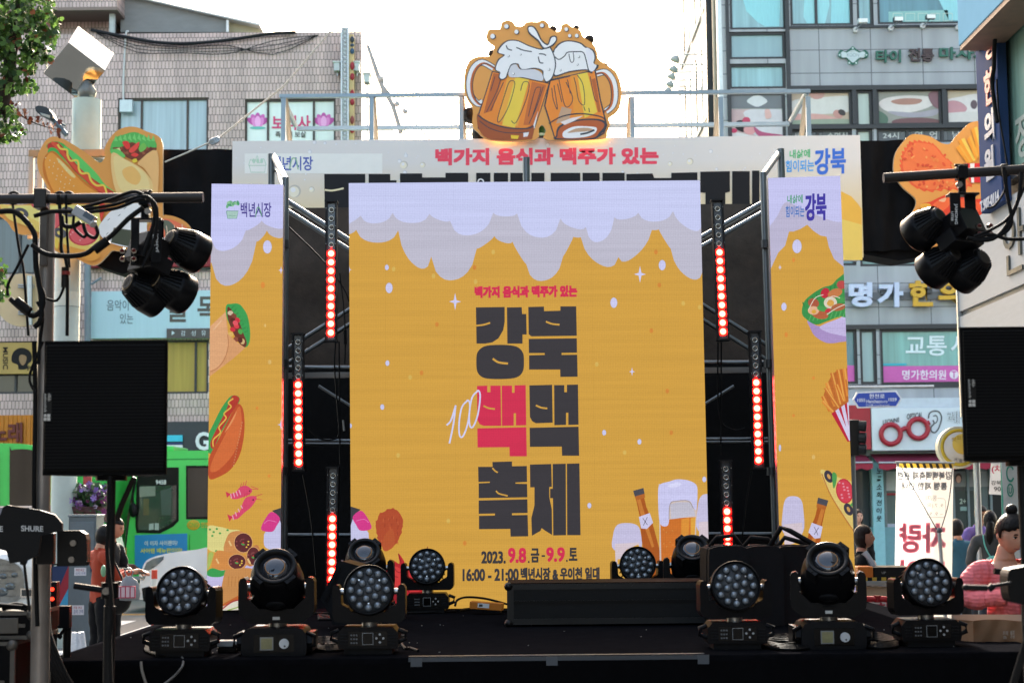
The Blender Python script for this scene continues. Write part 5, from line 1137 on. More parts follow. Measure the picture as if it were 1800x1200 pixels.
for i in range(40): a.ell(1166 + (i * 37) % 46, 930 + (i * 53) % 120, .8, .8, '#e0a85c', n=6)
mug_pale(a, 1226, 872, 40, 150); a.poly([(1100, 966), (1122, 956), (1126, 966), (1104, 978)], '#dca84c')
sushi(a, lambda L: L); chicken(a); crawfish(a)
a.build('food_artwork', o)

QL = [(372, 323), (498, 324.5), (492.5, 1069), (363, 1073)]
o, a = screen('narrow_led_screen', 'narrow LED screen showing hot dog, shrimp and burritos under a vegetable pot logo', QL)
low = arcs([(360, 460), (372, 462), (451, 424), (469, 405), (500, 414)], [0, 56, 4, 8]); up = arcs([(360, 430), (373, 425), (432, 405), (460, 388), (500, 400)], [0, 24, 3, 6])
a.poly([(360, 300), (505, 300)] + low[::-1], '#b9b5c6'); a.poly([(360, 300), (505, 300)] + up[::-1], '#c4c6f2')
drop(a, 470, 434, 7.5, 11.5); star(a, 494, 475, 7); star(a, 494, 746, 9); a.ell(462, 501, 3.6, 5.6, '#d98a3a'); a.ell(474, 636, 3, 4, '#d9b46a'); a.ell(452, 717, 2.4, 3.2, '#d98a3a'); a.ell(473, 836, 2.4, 3, '#d98a3a'); a.ell(466, 572, 2, 3, '#d9b46a')
a.text('백년시장', (423, 356, 477, 382), '#4d4490', .02, 0); a.line([(449, 382), (452, 366), (456, 366), (460, 380)], 1.6, '#5f9a72'); a.text('Baeknyeon Market', (447, 378, 468, 381), '#6a62a8')
a.poly([(398, 371), (419, 371), (416, 384), (400, 384)], '#a8c8c0'); a.line([(398, 371), (400, 384), (416, 384), (419, 371), (398, 371)], 1, '#4d8a72', False); a.text('100years', (401, 378, 416, 381), '#4d8a72')
for i in range(9): a.ell(400 + i * 2.3, 362 - 6 * abs(sin(i * 1.7)), 2.4, 4.4, ('#6fae84', '#8fc29a', '#4f9a70')[i % 3], i * 40 - 160)
W4 = lambda L: [(360 + x / 4, 480 + y / 4) for x, y in L]
a.poly(W4([(150, 230), (190, 215), (235, 215), (265, 240), (300, 300), (318, 400), (315, 480), (290, 520), (250, 490), (160, 330)]), '#3b9a50', True)
for i in range(8): a.line(W4([(175 + i * 15, 260 + i * 22), (210 + i * 13, 225 + i * 26)]), 1.2, '#2c7f42')
a.poly(W4([(160, 240), (190, 260), (240, 340), (270, 420), (295, 490), (275, 520), (220, 460), (165, 330)]), '#6a3528', True)
for x, y, c in ((180, 280, '#c9b69a'), (200, 330, '#57291f'), (230, 330, '#c9303f'), (222, 372, '#d8404a'), (196, 395, '#c9303f'), (250, 410, '#4fa04a'), (182, 430, '#d9b060'), (220, 465, '#8a4a38'), (265, 480, '#cfae7a'), (250, 470, '#57291f'), (205, 300, '#7d4434'), (215, 350, '#dd5560')): a.ell(360 + x / 4, 480 + y / 4, 5, 4, c, x)
a.poly(W4([(30, 380), (148, 270), (160, 380), (165, 430), (220, 480), (285, 525), (200, 600), (30, 730)]), '#d39a6a'); a.poly(W4([(30, 380), (145, 275), (155, 390), (168, 470), (150, 570), (100, 660), (30, 690)]), '#dba578'); a.line(W4([(160, 430), (165, 510), (140, 600), (90, 665), (40, 690)]), 1.6, '#b87d54'); a.line(W4([(60, 400), (120, 330)]), 2, '#e4b890')
Z9 = lambda L: [(350 + x / 3.2425, 730 + y / 3.2425) for x, y in L]
a.poly(W4([(150, 900), (190, 860), (235, 865), (245, 900), (200, 960), (150, 1060), (100, 1150), (60, 1260), (20, 1250), (20, 1150), (60, 1060), (110, 960)]), '#3b9a50', True); a.poly(W4([(190, 865), (235, 868), (240, 900), (190, 980), (120, 1100), (60, 1230), (40, 1190), (90, 1080), (150, 960)]), '#b23a2c', True)
a.line(W4([(200, 880), (165, 910), (185, 940), (135, 985), (150, 1020), (100, 1080), (110, 1120), (60, 1170), (60, 1220)]), 2.4, '#dcb24a')
a.poly(W4([(245, 920), (270, 960), (280, 1060), (270, 1180), (240, 1290), (180, 1380), (100, 1430), (30, 1440), (30, 1300), (100, 1160), (170, 1020), (220, 930)]), '#b8502a', True); a.poly(W4([(235, 940), (258, 1000), (255, 1120), (200, 1270), (100, 1380), (40, 1390), (60, 1300), (150, 1120)]), '#cf6a38', True); a.line(W4([(225, 970), (190, 1040), (140, 1120)]), 3, '#e0925c', taper=True)
for i in range(16): a.ell(360 + (262 - i * 4) / 4, 480 + (1050 + i * 20) / 4, .8, .8, '#e8b98c', n=6)
S9 = lambda L: [(360 + x / 4.5, 830 + y / 4.5) for x, y in L]
for body, tail, hd, eye in (([(200, 170), (240, 160), (280, 115), (330, 105), (375, 140), (350, 175), (300, 195), (250, 210), (210, 205)], [(165, 150), (205, 170), (175, 200)], (350, 140), (356, 146)), ([(215, 340), (280, 300), (300, 240), (330, 195), (390, 185), (410, 205), (370, 270), (310, 320), (260, 365), (220, 365)], [(178, 330), (220, 350), (195, 388)], (380, 220), (383, 216))):
    a.poly(S9(body), '#d2476a', True); a.poly(S9(tail), '#c9364f'); x, y = hd
    for i in range(4): p0 = body[0]; a.line(S9([(p0[0] + 12 + i * 24, p0[1] + 34 - i * (9 if y < 180 else 30)), (p0[0] + 4 + i * 22, p0[1] - 2 - i * (10 if y < 180 else 26))]), 1.8, '#e6a0b4')
    a.line(S9([(x + 20, y - 10), (x + 70, y - 6)]), 1, '#c9364f'); a.line(S9([(x + 15, y - 30), (x + 75, y - 50 + 40 * (y < 180))]), 1, '#c9364f'); a.ell(360 + eye[0] / 4.5, 830 + eye[1] / 4.5, 1.5, 1.5, '#4a1c30')
    for i in range(3): a.line(S9([(x - 70 + i * 20, y - 20 - 8 * i), (x - 60 + i * 20, y - 55 - 10 * i)]), 1, '#c9364f')
sushi(a, lambda L: [(1112 - x, y + 2) for x, y in L])
a.poly([(363, 1005), (380, 1000), (500, 985), (500, 1080), (350, 1080)], '#bdb6dd')
a.poly(S9([(20, 430), (120, 430), (200, 450), (280, 470), (150, 620), (20, 600)]), '#d8cf86', True)
for x, y in ((40, 450), (70, 470), (95, 445), (120, 480), (60, 500), (180, 455), (90, 620)): a.ell(360 + x / 4.5, 830 + y / 4.5, 2.2, 1.8, '#4f9a50')
for q, c, e in (([(180, 500), (230, 465), (300, 470), (380, 540), (340, 630), (240, 640), (150, 620)], '#c98a50', (305, 555, 75, 80)), ([(80, 640), (120, 615), (220, 640), (330, 660), (310, 760), (200, 770), (60, 760)], '#cf8a48', (255, 705, 72, 62)), ([(330, 640), (360, 600), (420, 575), (440, 680), (370, 740), (330, 720)], '#b87848', (385, 660, 55, 75))):
    a.poly(S9(q), c, True); ex, ey, rx, ry = e; a.ell(360 + ex / 4.5, 830 + ey / 4.5, rx / 4.5, ry / 4.5, '#d9a870'); a.ell(360 + ex / 4.5, 830 + ey / 4.5, rx / 4.5 - 1, ry / 4.5 - 1, '#5d2a2c')
    for i in range(14): t = i * 2.4; rr = (i % 5) / 5.5; a.ell(360 + (ex + rx * rr * cos(t)) / 4.5, 830 + (ey + ry * rr * sin(t)) / 4.5, 1.7, 1.4, ('#c03a40', '#4f9a50', '#7d4444', '#d8b84a', '#8a4a48')[i % 5])
    a.line(S9([(q[0][0] + 10, q[0][1] + 40), (q[0][0] + 30, q[0][1] + 80)]), 3, '#e2bc80')
a.poly(S9([(20, 780), (60, 755), (130, 775), (180, 770), (140, 820), (60, 825), (20, 810)]), '#3b9a50', True); a.poly(S9([(30, 640), (70, 640), (40, 740), (20, 760)]), '#a8b860', True)
a.poly([(386, 1060), (395, 1005), (405, 1000), (440, 998), (452, 1010), (448, 1040), (400, 1062)], '#c48a50', True); a.poly([(384, 1066), (440, 1036), (452, 1040), (448, 1052), (400, 1070)], '#b8622f', True); a.poly([(384, 1072), (430, 1050), (452, 1056), (452, 1074)], '#d9d2c2', True); a.line([(390, 1070), (410, 1056), (436, 1052)], 2.4, '#a83a3a'); a.line([(400, 1072), (440, 1060)], 2, '#8aa04a')
for i in range(7): a.line([(402 + i * 6, 1012), (401 + i * 6, 1030)], 1.4, '#b07840', False)
a.build('food_artwork', o)

QR_ = [(1350, 313), (1477, 309), (1505, 1066), (1374, 1068)]
o, a = screen('slim_led_screen', 'slim LED screen showing salad bowl, chips, bottle and pizza under brush lettering', QR_)
low = arcs([(1350, 478), (1355, 468), (1366, 446), (1387, 407), (1418, 395), (1453, 416), (1482, 470), (1500, 480)], [0, 1, 4, 3, 5, 3, 2]); low = [(1340, 480), (1355, 472), (1368, 444), (1380, 432), (1387, 407), (1395, 407), (1408, 402), (1419, 395), (1430, 406), (1442, 414), (1453, 416), (1457, 434), (1466, 455), (1483, 469), (1500, 470)]
a.poly([(1340, 295), (1500, 295)] + low[::-1], '#b9b4cf'); a.poly([(1340, 295), (1500, 295), (1500, 385), (1478, 390), (1462, 388), (1440, 380), (1400, 362), (1380, 356), (1366, 380), (1352, 398), (1340, 402)], '#c4c4ee', True)
drop(a, 1401, 433, 8, 12); drop(a, 1378, 539, 4.5, 7); a.ell(1395, 457, 2.6, 4, '#d98a3a'); a.ell(1382, 588, 3, 4.6, '#d98a3a'); a.ell(1430, 664, 2.4, 3, '#d98a3a'); a.ell(1395, 730, 2.4, 3, '#d98a3a'); a.ell(1430, 803, 3, 4, '#d9b46a'); drop(a, 1371, 787, 2, 6); star(a, 1371, 470, 5)
a.text('내삶에', (1384, 343, 1411, 358), '#3a9a68', .02, 1); a.text('힘이되는', (1381, 362, 1414, 382), '#3a72c0', .02, 1); a.text('강북', (1415, 341, 1453, 389), '#4038a0', .05, 2)
B = lambda L: [(1220 + x / 3.4286, 480 + y / 3.4286) for x, y in L]
a.poly(B([(685, 285), (760, 320), (880, 270), (935, 240), (935, 390), (880, 415), (800, 420), (730, 380), (700, 330)]), '#a890c4', True); a.poly(B([(760, 320), (880, 270), (935, 245), (935, 370), (860, 370), (790, 350)]), '#c2b6e0', True)
a.poly(B([(650, 240), (665, 170), (720, 120), (780, 85), (830, 70), (870, 30), (935, 10), (935, 250), (880, 260), (800, 290), (735, 310), (680, 280)]), '#3a8f4a', True)
for i in range(9): a.line(B([(665 + i * 26, 200 - i * 14), (655 + i * 28, 175 - i * 16)]), 2, '#2c7a3e'); a.line(B([(690 + i * 26, 290 - i * 3), (705 + i * 26, 255 - i * 4)]), 2, '#58a85e')
for x, y, rx, ry, c, rt in ((720, 180, 34, 28, '#a8563c', 20), (760, 250, 50, 26, '#b0603c', 10), (790, 120, 26, 32, '#bf2c3c', 20), (850, 120, 46, 26, '#c47a48', -20), (720, 225, 34, 26, '#dcae8a', 0), (722, 232, 14, 12, '#d3a03c', 0), (822, 178, 40, 36, '#d6cbb8', 0), (822, 180, 22, 20, '#d3a04c', 0), (890, 70, 30, 26, '#b84a48', 0), (870, 205, 44, 22, '#a86440', -10), (775, 215, 34, 16, '#4a9a50', 10), (808, 225, 20, 12, '#c43340', -20), (890, 160, 30, 18, '#4a9a50', 0)): a.ell(1220 + x / 3.4286, 480 + y / 3.4286, rx / 3.4286, ry / 3.4286, c, rt)
for q in ([(690, 220), (730, 150), (780, 130)], [(790, 190), (830, 140), (880, 150)], [(800, 250), (860, 210), (930, 180)]): a.line(B(q), 1.3, '#e0d4c8')
a.poly(B([(778, 745), (800, 670), (832, 610), (870, 580), (935, 570), (945, 765), (832, 842)]), '#b8682c')
for i, (x0, y0, x1, y1, w) in enumerate(((775, 740, 820, 830, 20), (800, 660, 850, 800, 20), (830, 600, 880, 790, 20), (868, 580, 905, 770, 22), (905, 575, 930, 740, 22), (790, 690, 870, 810, 18), (860, 670, 900, 770, 18), (775, 770, 840, 840, 18), (920, 640, 940, 740, 18))): a.line(B([(x0, y0), (x1, y1)]), w / 3.2, ('#c9702a', '#d98a38', '#c27030')[i % 3], False); a.line(B([(x0 + 3, y0), (x1 + 3, y1)]), w / 8, '#e0a24e', False)
a.poly(B([(828, 845), (945, 765), (950, 1010), (925, 1015)]), '#b8243a')
for t in (.2, .5, .8): a.poly(B([(828 + 117 * t, 845 - 80 * t), (828 + 117 * t + 20, 831 - 80 * t), (944 + 8 * t, 1000), (934 + 8 * t, 1010)]), '#cfc9e4')
mug_pale(a, 1376, 876, 36, 150); bottle(a, lambda p: (2569 - p[0], p[1] + 17))
Z = lambda L: [(1050 + x / 3.244, 780 + y / 3.244) for x, y in L]
a.poly(Z([(1272, 150), (1300, 150), (1360, 185), (1460, 220), (1470, 300), (1475, 440), (1480, 520), (1420, 440), (1340, 310), (1285, 200)]), '#d8c070', True); a.line(Z([(1280, 170), (1330, 290), (1410, 420), (1475, 515)]), 2, '#b87838'); a.ell(*Z([(1410, 268)])[0], 15, 22, '#b8243a', -10); a.ell(*Z([(1410, 268)])[0], 13.4, 20, '#cc4050', -10)
for i in range(10): a.ell(*Z([(1380 + (i * 29) % 62, 220 + (i * 41) % 100)])[0], 2, 1.7, '#e08a9a')
for x, y in ((1320, 185), (1432, 372)): a.ell(*Z([(x, y)])[0], 7.4, 11.5, '#3c3844', -25); a.ell(*Z([(x, y)])[0], 2.6, 5, '#c89a58', -25)
a.poly(Z([(1340, 165), (1365, 175), (1360, 230), (1345, 250)]), '#4f9a50', True); a.poly(Z([(1440, 350), (1470, 320), (1472, 350)]), '#4f9a50', True); a.poly(Z([(1462, 380), (1475, 360), (1475, 430)]), '#b8243a', True)
a.poly([(1374, 1035), (1400, 1042), (1430, 1036), (1460, 1046), (1505, 1030), (1506, 1070), (1374, 1070)], '#b9b0dc', True); a.poly([(1400, 1000), (1440, 990), (1470, 1005), (1470, 1045), (1410, 1046)], '#d3a03c')
a.build('food_artwork', o)

# ------------------------------------------------------------------ LED battens (1 m bars of 15 lamps)
def batten(lab, top, bot, Y):
    t, q = P(*top, Y), P(*bot, Y)
    o = thing('led_batten', lab, 'light bar', q, 'upright LED light bars')
    L = (t - q).length; lean = math.atan2(t.x - q.x, t.z - q.z)
    M = Matrix.Rotation(lean, 4, 'Y')
    hb = MB(); blk = m('#1c1c1f', .4, var=.2)
    w = .042
    hb.box(-w, -w + .012, -.05, .05, .012, L - .012, blk, M); hb.box(w - .012, w, -.05, .05, .012, L - .012, blk, M); hb.box(-w - .006, w + .006, -.055, .055, 0, .012, blk, M); hb.box(-w - .006, w + .006, -.055, .055, L - .012, L, blk, M); hb.box(-w + .012, w - .012, -.01, .05, .012, L - .012, m('#4e545c', .22, .5), M)
    for i in range(8):
        z = .06 + (L - .12) * i / 7
        for s in (-1, 1): hb.box(s * (w - .006) - .002, s * (w - .006) + .002, -.0515, -.05, z - .002, z + .002, m('#b5b7b8', .3, .8), M)
    hb.build('housing', o, inv=False)
    for i in range(15):
        z = L - .035 - (L - .07) * (i + .5) / 15; c = M @ V((0, -.012, z)); lb = MB(); off = i < 5
        RM = Matrix.Translation(c) @ Matrix.Rotation(pi / 2, 4, 'X')
        if off:
            lb.lathe([(.023, 0), (.023, .006), (.019, .009), (.012, .004)], RM, m('#b3b1aa', .25, .8), 16); lb.lathe([(.012, .004), (.009, .009), (.003, .011)], RM, m('#6f6c66', .15), 12)
        else:
            lb.lathe([(.0325, .0005), (.031, .005), (.0235, .012)], RM, lamp_mat('#ff0a06', 3.0), 16); lb.lathe([(.0235, .012), (.0145, .017)], RM, lamp_mat('#ff2418', 14.0), 16); lb.lathe([(.0145, .017), (.011, .019), (.003, .02)], RM, lamp_mat('#ff8a78', 7.0), 16)  # wide outer glow ring stands in for the red halo around the lamp
        q2 = lb.build('lamp', o, inv=False)
        if not off: q2['label'] = 'glowing red lamp'
    return o
batten('x', (583, 354), (582, 601), 12.62)['label'] = 'LED bar hung highest beside the narrow hot dog screen gap'
batten('x', (524, 586), (526, 828), 12.62)['label'] = 'LED bar at middle height next to the hot dog screen'
batten('x', (586, 820), (583, 1064), 12.55)['label'] = 'lowest LED bar in the hot dog side gap, standing behind the black monitor wedge'
batten('x', (1260, 352), (1271, 599), 12.62)['label'] = 'LED bar hung highest in the gap beside the slim chips screen'
batten('x', (1326, 582), (1333, 824), 12.62)['label'] = 'LED bar at middle height against the slim chips screen'
batten('x', (1275, 808), (1281, 1050), 12.55)['label'] = 'lowest LED bar in the chips side gap, behind the black soft cases'
# ------------------------------------------------------------------ moving lights
ABS = m('#17171a', .34, var=.3, sc=18, spec=.22); ABS2 = m('#1f2023', .42, var=.3, sc=18, spec=.22); PLATE = m('#3a3c3f', .45); PANEL = m('#0d0d0f', .25)
def xz(pts, y0, y1):                       # front view outline with depth
    return [V((x, y0, z)) for x, z in pts], (0, y1 - y0, 0)
def wash_light():
    t = thing('wash_light', 'x', 'moving light', (0, 0, 0), 'round multi-lens moving wash lights on the stage')
    b = MB()
    b.prism(*xz([(-.145, .03), (.145, .03), (.15, .05), (.15, .105), (.125, .135), (-.125, .135), (-.15, .105), (-.15, .05)], -.115, .115), ABS)
    b.box(-.12, .12, -.1, .1, .0, .03, ABS2)
    for s in (-1, 1):
        for k in range(4): b.box(s * .118 - .018, s * .118 + .018, -.119, -.1155, .052 + k * .015, .058 + k * .015, ABS2)
    b.build('base', t, .006, inv=False)
    for s in (-1, 1):
        b = MB(); b.tube([(s * .148, -.07, .06), (s * .185, -.075, .075), (s * .187, -.07, .105), (s * .15, -.06, .118)], .012, ABS2, 7); b.build('handle', t, inv=False)
    b = MB(); b.box(-.095, .095, -.1175, -.1155, .045, .115, PANEL)
    b.box(-.027, .027, -.1195, -.1176, .05, .108, m('#8d8f90', .4)); b.box(-.0245, .0245, -.1205, -.1196, .053, .1055, m('#0a0b0d', .15))
    for x, z in ((.06, .1), (.06, .062), (.043, .081), (.077, .081)): b.cyl((x, -.1176, z), (x, -.121, z), .0058, m('#a9abab', .35), n=10)
    for i in range(3):
        for j in range(3): b.box(-.085 + i * .013, -.077 + i * .013, -.119, -.1176, .055 + j * .019, .063 + j * .019, m('#66686a', .5))
    b.build('control_panel', t, inv=False)
    b = MB(); b.prism(*xz([(-.178, .335), (-.183, .32), (-.183, .19), (-.176, .17), (-.16, .155), (.16, .155), (.176, .17), (.183, .19), (.183, .32), (.178, .335), (.162, .343), (.148, .335), (.14, .29), (.138, .245), (.1, .225), (.085, .205), (-.085, .205), (-.1, .225), (-.138, .245), (-.14, .29), (-.148, .335), (-.162, .343)], -.055, .055), ABS)
    b.cyl((0, 0, .135), (0, 0, .156), .04, m('#a9a8a4', .3, .9), n=18)
    for s in (-1, 1): b.cyl((s * .115, 0, .305), (s * .145, 0, .305), .016, m('#b9babb', .3, .9))
    b.build('yoke', t, .007, inv=False)
    h = MB(); MR = Matrix.Rotation(pi / 2, 4, 'X')
    h.lathe([(.02, -.10), (.07, -.098), (.1, -.085), (.112, -.05), (.117, -.01), (.122, .0), (.126, .015), (.126, .062), (.121, .068), (.117, .062), (.115, .052)], MR, ABS, 40); h.lathe([(.115, .0515), (.115, .0522), (.001, .0522)], MR, PLATE, 40)
    for k in range(24):
        a_ = 2 * pi * k / 24; M2 = Matrix.Rotation(a_, 4, 'Y'); h.box(-.003, .003, .02, .092, .1, .119, ABS2, M2)
    hd = h.build('head', t, inv=False); hd.location = (0, 0, .305); hd.parent = t
    lens = [(0, 0)] + [(.046 * cos(pi / 3 * i + .26), .046 * sin(pi / 3 * i + .26)) for i in range(6)] + [(.09 * cos(pi / 6 * i), .09 * sin(pi / 6 * i)) for i in range(12)]
    first = None
    for x, z in lens:
        b = MB(); b.lathe([(.0205, .05), (.0205, .054), (.0185, .057)], MR, m('#17181a', .3), 18); b.lathe([(.0185, .054), (.0165, .062), (.012, .068), (.006, .0705), (.001, .071)], MR, LENSG, 18)
        o = b.build('lens', hd, inv=False) if first is None else None
        if first is None: first = o
        else: o = first.copy(); col.objects.link(o); o.parent = hd
        o.location = (x, 0, z)
    b = MB()
    for x, z in ((-.05, .05), (.052, .048), (0, -.068)): b.cyl((x, -.0525, z), (x, -.056, z), .0045, m('#c4c6c8', .3, .7), n=8)
    b.build('screw', hd, inv=False)
    return t
def glass_mat(h, rough, coat=1.):
    mt, t, b = newmat('lens_glass'); c = lin(h)
    b.inputs['Base Color'].default_value = c + (1,); b.inputs['Roughness'].default_value = rough; b.inputs['Coat Weight'].default_value = coat; b.inputs['Coat Roughness'].default_value = .03
    b.inputs['Metallic'].default_value = .35
    geo = t.nodes.new('ShaderNodeNewGeometry'); n = t.nodes.new('ShaderNodeTexNoise'); n.inputs['Scale'].default_value = 60; t.links.new(geo.outputs['Position'], n.inputs[0])
    r = t.nodes.new('ShaderNodeMapRange'); r.inputs[3].default_value = rough * .7; r.inputs[4].default_value = rough * 1.4; t.links.new(n.outputs['Fac'], r.inputs[0]); t.links.new(r.outputs[0], b.inputs['Roughness'])
    return mt
LENSG = glass_mat('#79828b', .2)
BIGL = glass_mat('#262a33', .08)
def beam_light():
    t = thing('beam_light', 'x', 'moving light', (0, 0, 0), 'single-lens moving beam lights on the stage')
    b = MB()
    b.prism(*xz([(-.155, .0), (.155, .0), (.162, .02), (.162, .09), (.145, .125), (.12, .135), (-.12, .135), (-.145, .125), (-.162, .09), (-.162, .02)], -.14, .14), ABS2)
    b.build('base', t, .01, inv=False)
    for s in (-1, 1):
        b = MB(); b.prism([V((s * .16, y, z)) for y, z in ((-.1, .02), (.1, .02), (.12, .05), (.1, .11), (-.1, .11), (-.125, .06))], (s * .028, 0, 0), ABS); b.tube([(s * .16, -.1, .04), (s * .2, -.12, .05), (s * .2, -.12, .095), (s * .16, -.1, .11)], .011, ABS, 7)
        b.build('handle', t, .005, inv=False)
    b = MB(); b.box(-.1, .1, -.1425, -.1405, .018, .105, PANEL)
    b.box(-.068, -.002, -.1445, -.1426, .028, .092, m('#8a8b88', .35)); b.box(-.062, -.008, -.1455, -.1446, .034, .086, m('#8f8a62', .3, var=.35, sc=30)); b.cyl((.052, -.1426, .06), (.052, -.156, .06), .024, m('#d2d4d4', .3), n=24); b.cyl((.056, -.1561, .048), (.056, -.157, .048), .005, m('#4a4b4c', .5), n=10)
    b.build('control_panel', t, inv=False)
    b = MB(); b.prism(*xz([(-.18, .375), (-.188, .36), (-.19, .24), (-.185, .2), (-.13, .155), (.13, .155), (.185, .2), (.19, .24), (.188, .36), (.18, .375), (.16, .382), (.148, .37), (.143, .28), (.085, .225), (-.085, .225), (-.143, .28), (-.148, .37), (-.16, .382)], -.075, .075), ABS)
    b.cyl((0, 0, .135), (0, 0, .156), .045, m('#a9a8a4', .3, .9), n=18)
    for s in (-1, 1): b.cyl((s * .13, 0, .33), (s * .15, 0, .33), .02, m('#9b9c9d', .3, .9))
    b.box(-.018, .018, -.0765, -.0752, .172, .187, m('#c9cac6', .4))
    b.build('yoke', t, .008, inv=False)
    h = MB(); MR = Matrix.Rotation(pi / 2, 4, 'X')
    h.lathe([(.03, -.165), (.085, -.16), (.115, -.13), (.132, -.08), (.138, -.02), (.136, .05), (.126, .11), (.112, .14), (.11, .165), (.104, .17)], MR, ABS, 36)
    h.lathe([(.104, .17), (.106, .185), (.1, .19), (.085, .186), (.078, .172), (.074, .16)], MR, m('#121214', .35), 36)
    for k in range(4):
        M2 = Matrix.Rotation(pi / 4 + k * pi / 2, 4, 'Y'); h.box(-.03, .03, -.185, -.12, .098, .124, ABS2, M2); h.cyl(M2 @ V((0, -.186, .113)), M2 @ V((0, -.188, .113)), .006, m('#050505', .5), n=10)
    h.ball((0, -.04, -.135), .05, ABS2, .03, .012, 14, 6); h.box(-.03, .03, .02, .024, -.145, -.13, ABS2)
    hd = h.build('head', t, inv=False); hd.location = (0, 0, .33)
    b = MB(); b.lathe([(.076, .155), (.07, .168), (.055, .177), (.035, .183), (.015, .186), (.001, .187)], MR, BIGL, 32); b.build('lens', hd, inv=False)
    b = MB(); b.lathe([(.0485, .1795), (.05, .1799), (.0515, .1795), (.05, .178)], MR, m('#8a5f36', .2, .8), 28); b.build('lens_coating', hd, inv=False)
    return t
def place(o, px, py, Y, lab, pan, tilt, z=ZS):
    p = P(px, py, Y); o.location = (p.x, Y, z + .001); o['label'] = lab
    for c in o.children:
        if c.name.startswith('yoke') or c.name.startswith('head'): c.rotation_euler = (R(tilt) if c.name.startswith('head') else 0, 0, R(pan))
    return o
W0 = wash_light(); B0 = beam_light()
wl_ = [(323, 1148, 8.62, 'multi-lens wash light at the stage corner before the white car', -9, -16), (650, 1146, 8.66, 'multi-lens wash light before the black monitor wedge', 0, -11), (752, 1067, 11.95, 'small looking multi-lens wash light close to the big screen, by the orange box', -2, -13), (1121, 1067, 11.95, 'multi-lens wash light peeking over the long black flight case', 3, -13), (1292, 1134, 8.75, 'multi-lens wash light before the black soft cases', 4, -9), (1629, 1132, 8.8, 'multi-lens wash light before the white banner with mirrored print', 6, -14)]
for i, (px, py, Y, lb, pa, ti) in enumerate(wl_): place(W0 if i == 0 else copy_tree(W0), px, py, Y, lb, pa, ti)
bl_ = [(488, 1150, 8.68, 'beam light next to the corner wash light, before the burrito picture', 2, -37), (643, 1076, 11.4, 'beam light half hidden behind the black monitor wedge', 1, -37), (1218, 1076, 11.3, 'beam light behind the end of the long flight case', -4, -40), (1458, 1135, 8.75, 'beam light standing before the slim screen with the bottle picture', -9, -40)]
for i, (px, py, Y, lb, pa, ti) in enumerate(bl_): place(B0 if i == 0 else copy_tree(B0), px, py, Y, lb, pa, ti)

# ------------------------------------------------------------------ things on the stage
o = thing('flight_case', 'long black flight case with ball corners lying on the stage', 'flight case', (.6, 10.7, ZS))
x0 = P(893, 1090, 10.45).x; x1 = P(1330, 1090, 10.45).x; y0, y1 = 10.45, 10.95; z1 = P(900, 1026, 10.45).z
b = MB(); b.box(x0, x1, y0, y1, ZS + .012, z1, m('#1d1e1f', .5, var=.15, sc=40, bump=.1)); b.build('body', o, .006)
al = m('#2b2c2d', .35, .5)
b = MB()
for z in (ZS + .012, z1 - .035): b.box(x0 - .004, x1 + .004, y0 - .005, y0 - .0005, z, z + .035, al)
b.box(x0 - .005, x0 + .035, y0 - .006, y0 - .0052, ZS + .012, z1, al); b.box(x0 - .005, x1, y0 - .004, y0 - .0005, ZS + .135, ZS + .155, m('#0d0d0e', .4)); b.box(x0 + .0, x1, y0 - .004, y1, z1 + .0005, z1 + .006, m('#2c2422', .6, var=.2, sc=20, spec=.1))
for i in range(9): b.cyl((x0 + .08 + i * .17, y0 - .0055, z1 - .017), (x0 + .08 + i * .17, y0 - .008, z1 - .017), .005, al, n=8)
b.build('edging', o)
for z in (ZS + .02, z1 - .015):
    b = MB(); b.ball((x0 + .005, y0 + .005, z), .027, m('#141415', .4, .3)); b.build('ball_corner', o)
o = thing('soft_case', 'x', 'case', (0, 0, 0), 'black padded cases stacked upright')
for i, (xa, xb, Y, lb) in enumerate(((1246, 1316, 10.2, 'black padded case directly behind a wash light'), (1308, 1376, 10.3, 'middle black padded case with a carry strap'), (1364, 1440, 10.4, 'black padded case half behind a beam light'))):
    q = o if i == 0 else thing('soft_case', 'x', 'case', (0, 0, 0), 'black padded cases stacked upright'); q['label'] = lb
    p0, p1 = P(xa, 960, Y), P(xb, 960, Y); q.location = ((p0.x + p1.x) / 2, Y + .3, ZS)
    sf = m('#17171a', .75, var=.25, sc=25, bump=.15)
    pts = smooth_pts([(p0.x, ZS + .03), (p0.x, p0.z - .06), (p0.x + .02, p0.z - .012), (p0.x + .07, p0.z), (p1.x - .07, p0.z), (p1.x - .02, p0.z - .012), (p1.x, p0.z - .06), (p1.x, ZS + .03), (p1.x - .02, ZS + .004), (p0.x + .02, ZS + .004)], True, 3)
    b = MB(); b.prism([V((x, Y, z)) for x, z in pts], (0, .5, 0), sf); b.build('body', q, .02)
    b = MB(); pts2 = [(p0.x + (x - p0.x) * 1., z) for x, z in pts]; b.tube([V((x, Y + .1, z)) for x, z in pts2] + [V((pts2[0][0], Y + .1, pts2[0][1]))], .007, m('#0b0b0c', .6), 6); b.build('zip', q)
    b = MB(); mx = (p0.x + p1.x) / 2; b.tube([(mx - .09, Y + .2, p0.z - .005), (mx - .05, Y + .17, p0.z + .05), (mx + .05, Y + .17, p0.z + .06 - .02 * i), (mx + .1, Y + .2, p0.z - .005)], .015, m('#0e0e10', .7), 6)
    if i == 1: b.tube([(p1.x - .06, Y + .1, p0.z + .005), (p1.x, Y + .05, p0.z + .11), (p1.x + .05, Y + .02, p0.z + .09), (p1.x + .2, Y, p0.z + .0), (p1.x + .26, Y, p0.z - .03)], .016, m('#0e0e10', .7), 6)
    b.build('carry_strap', q)
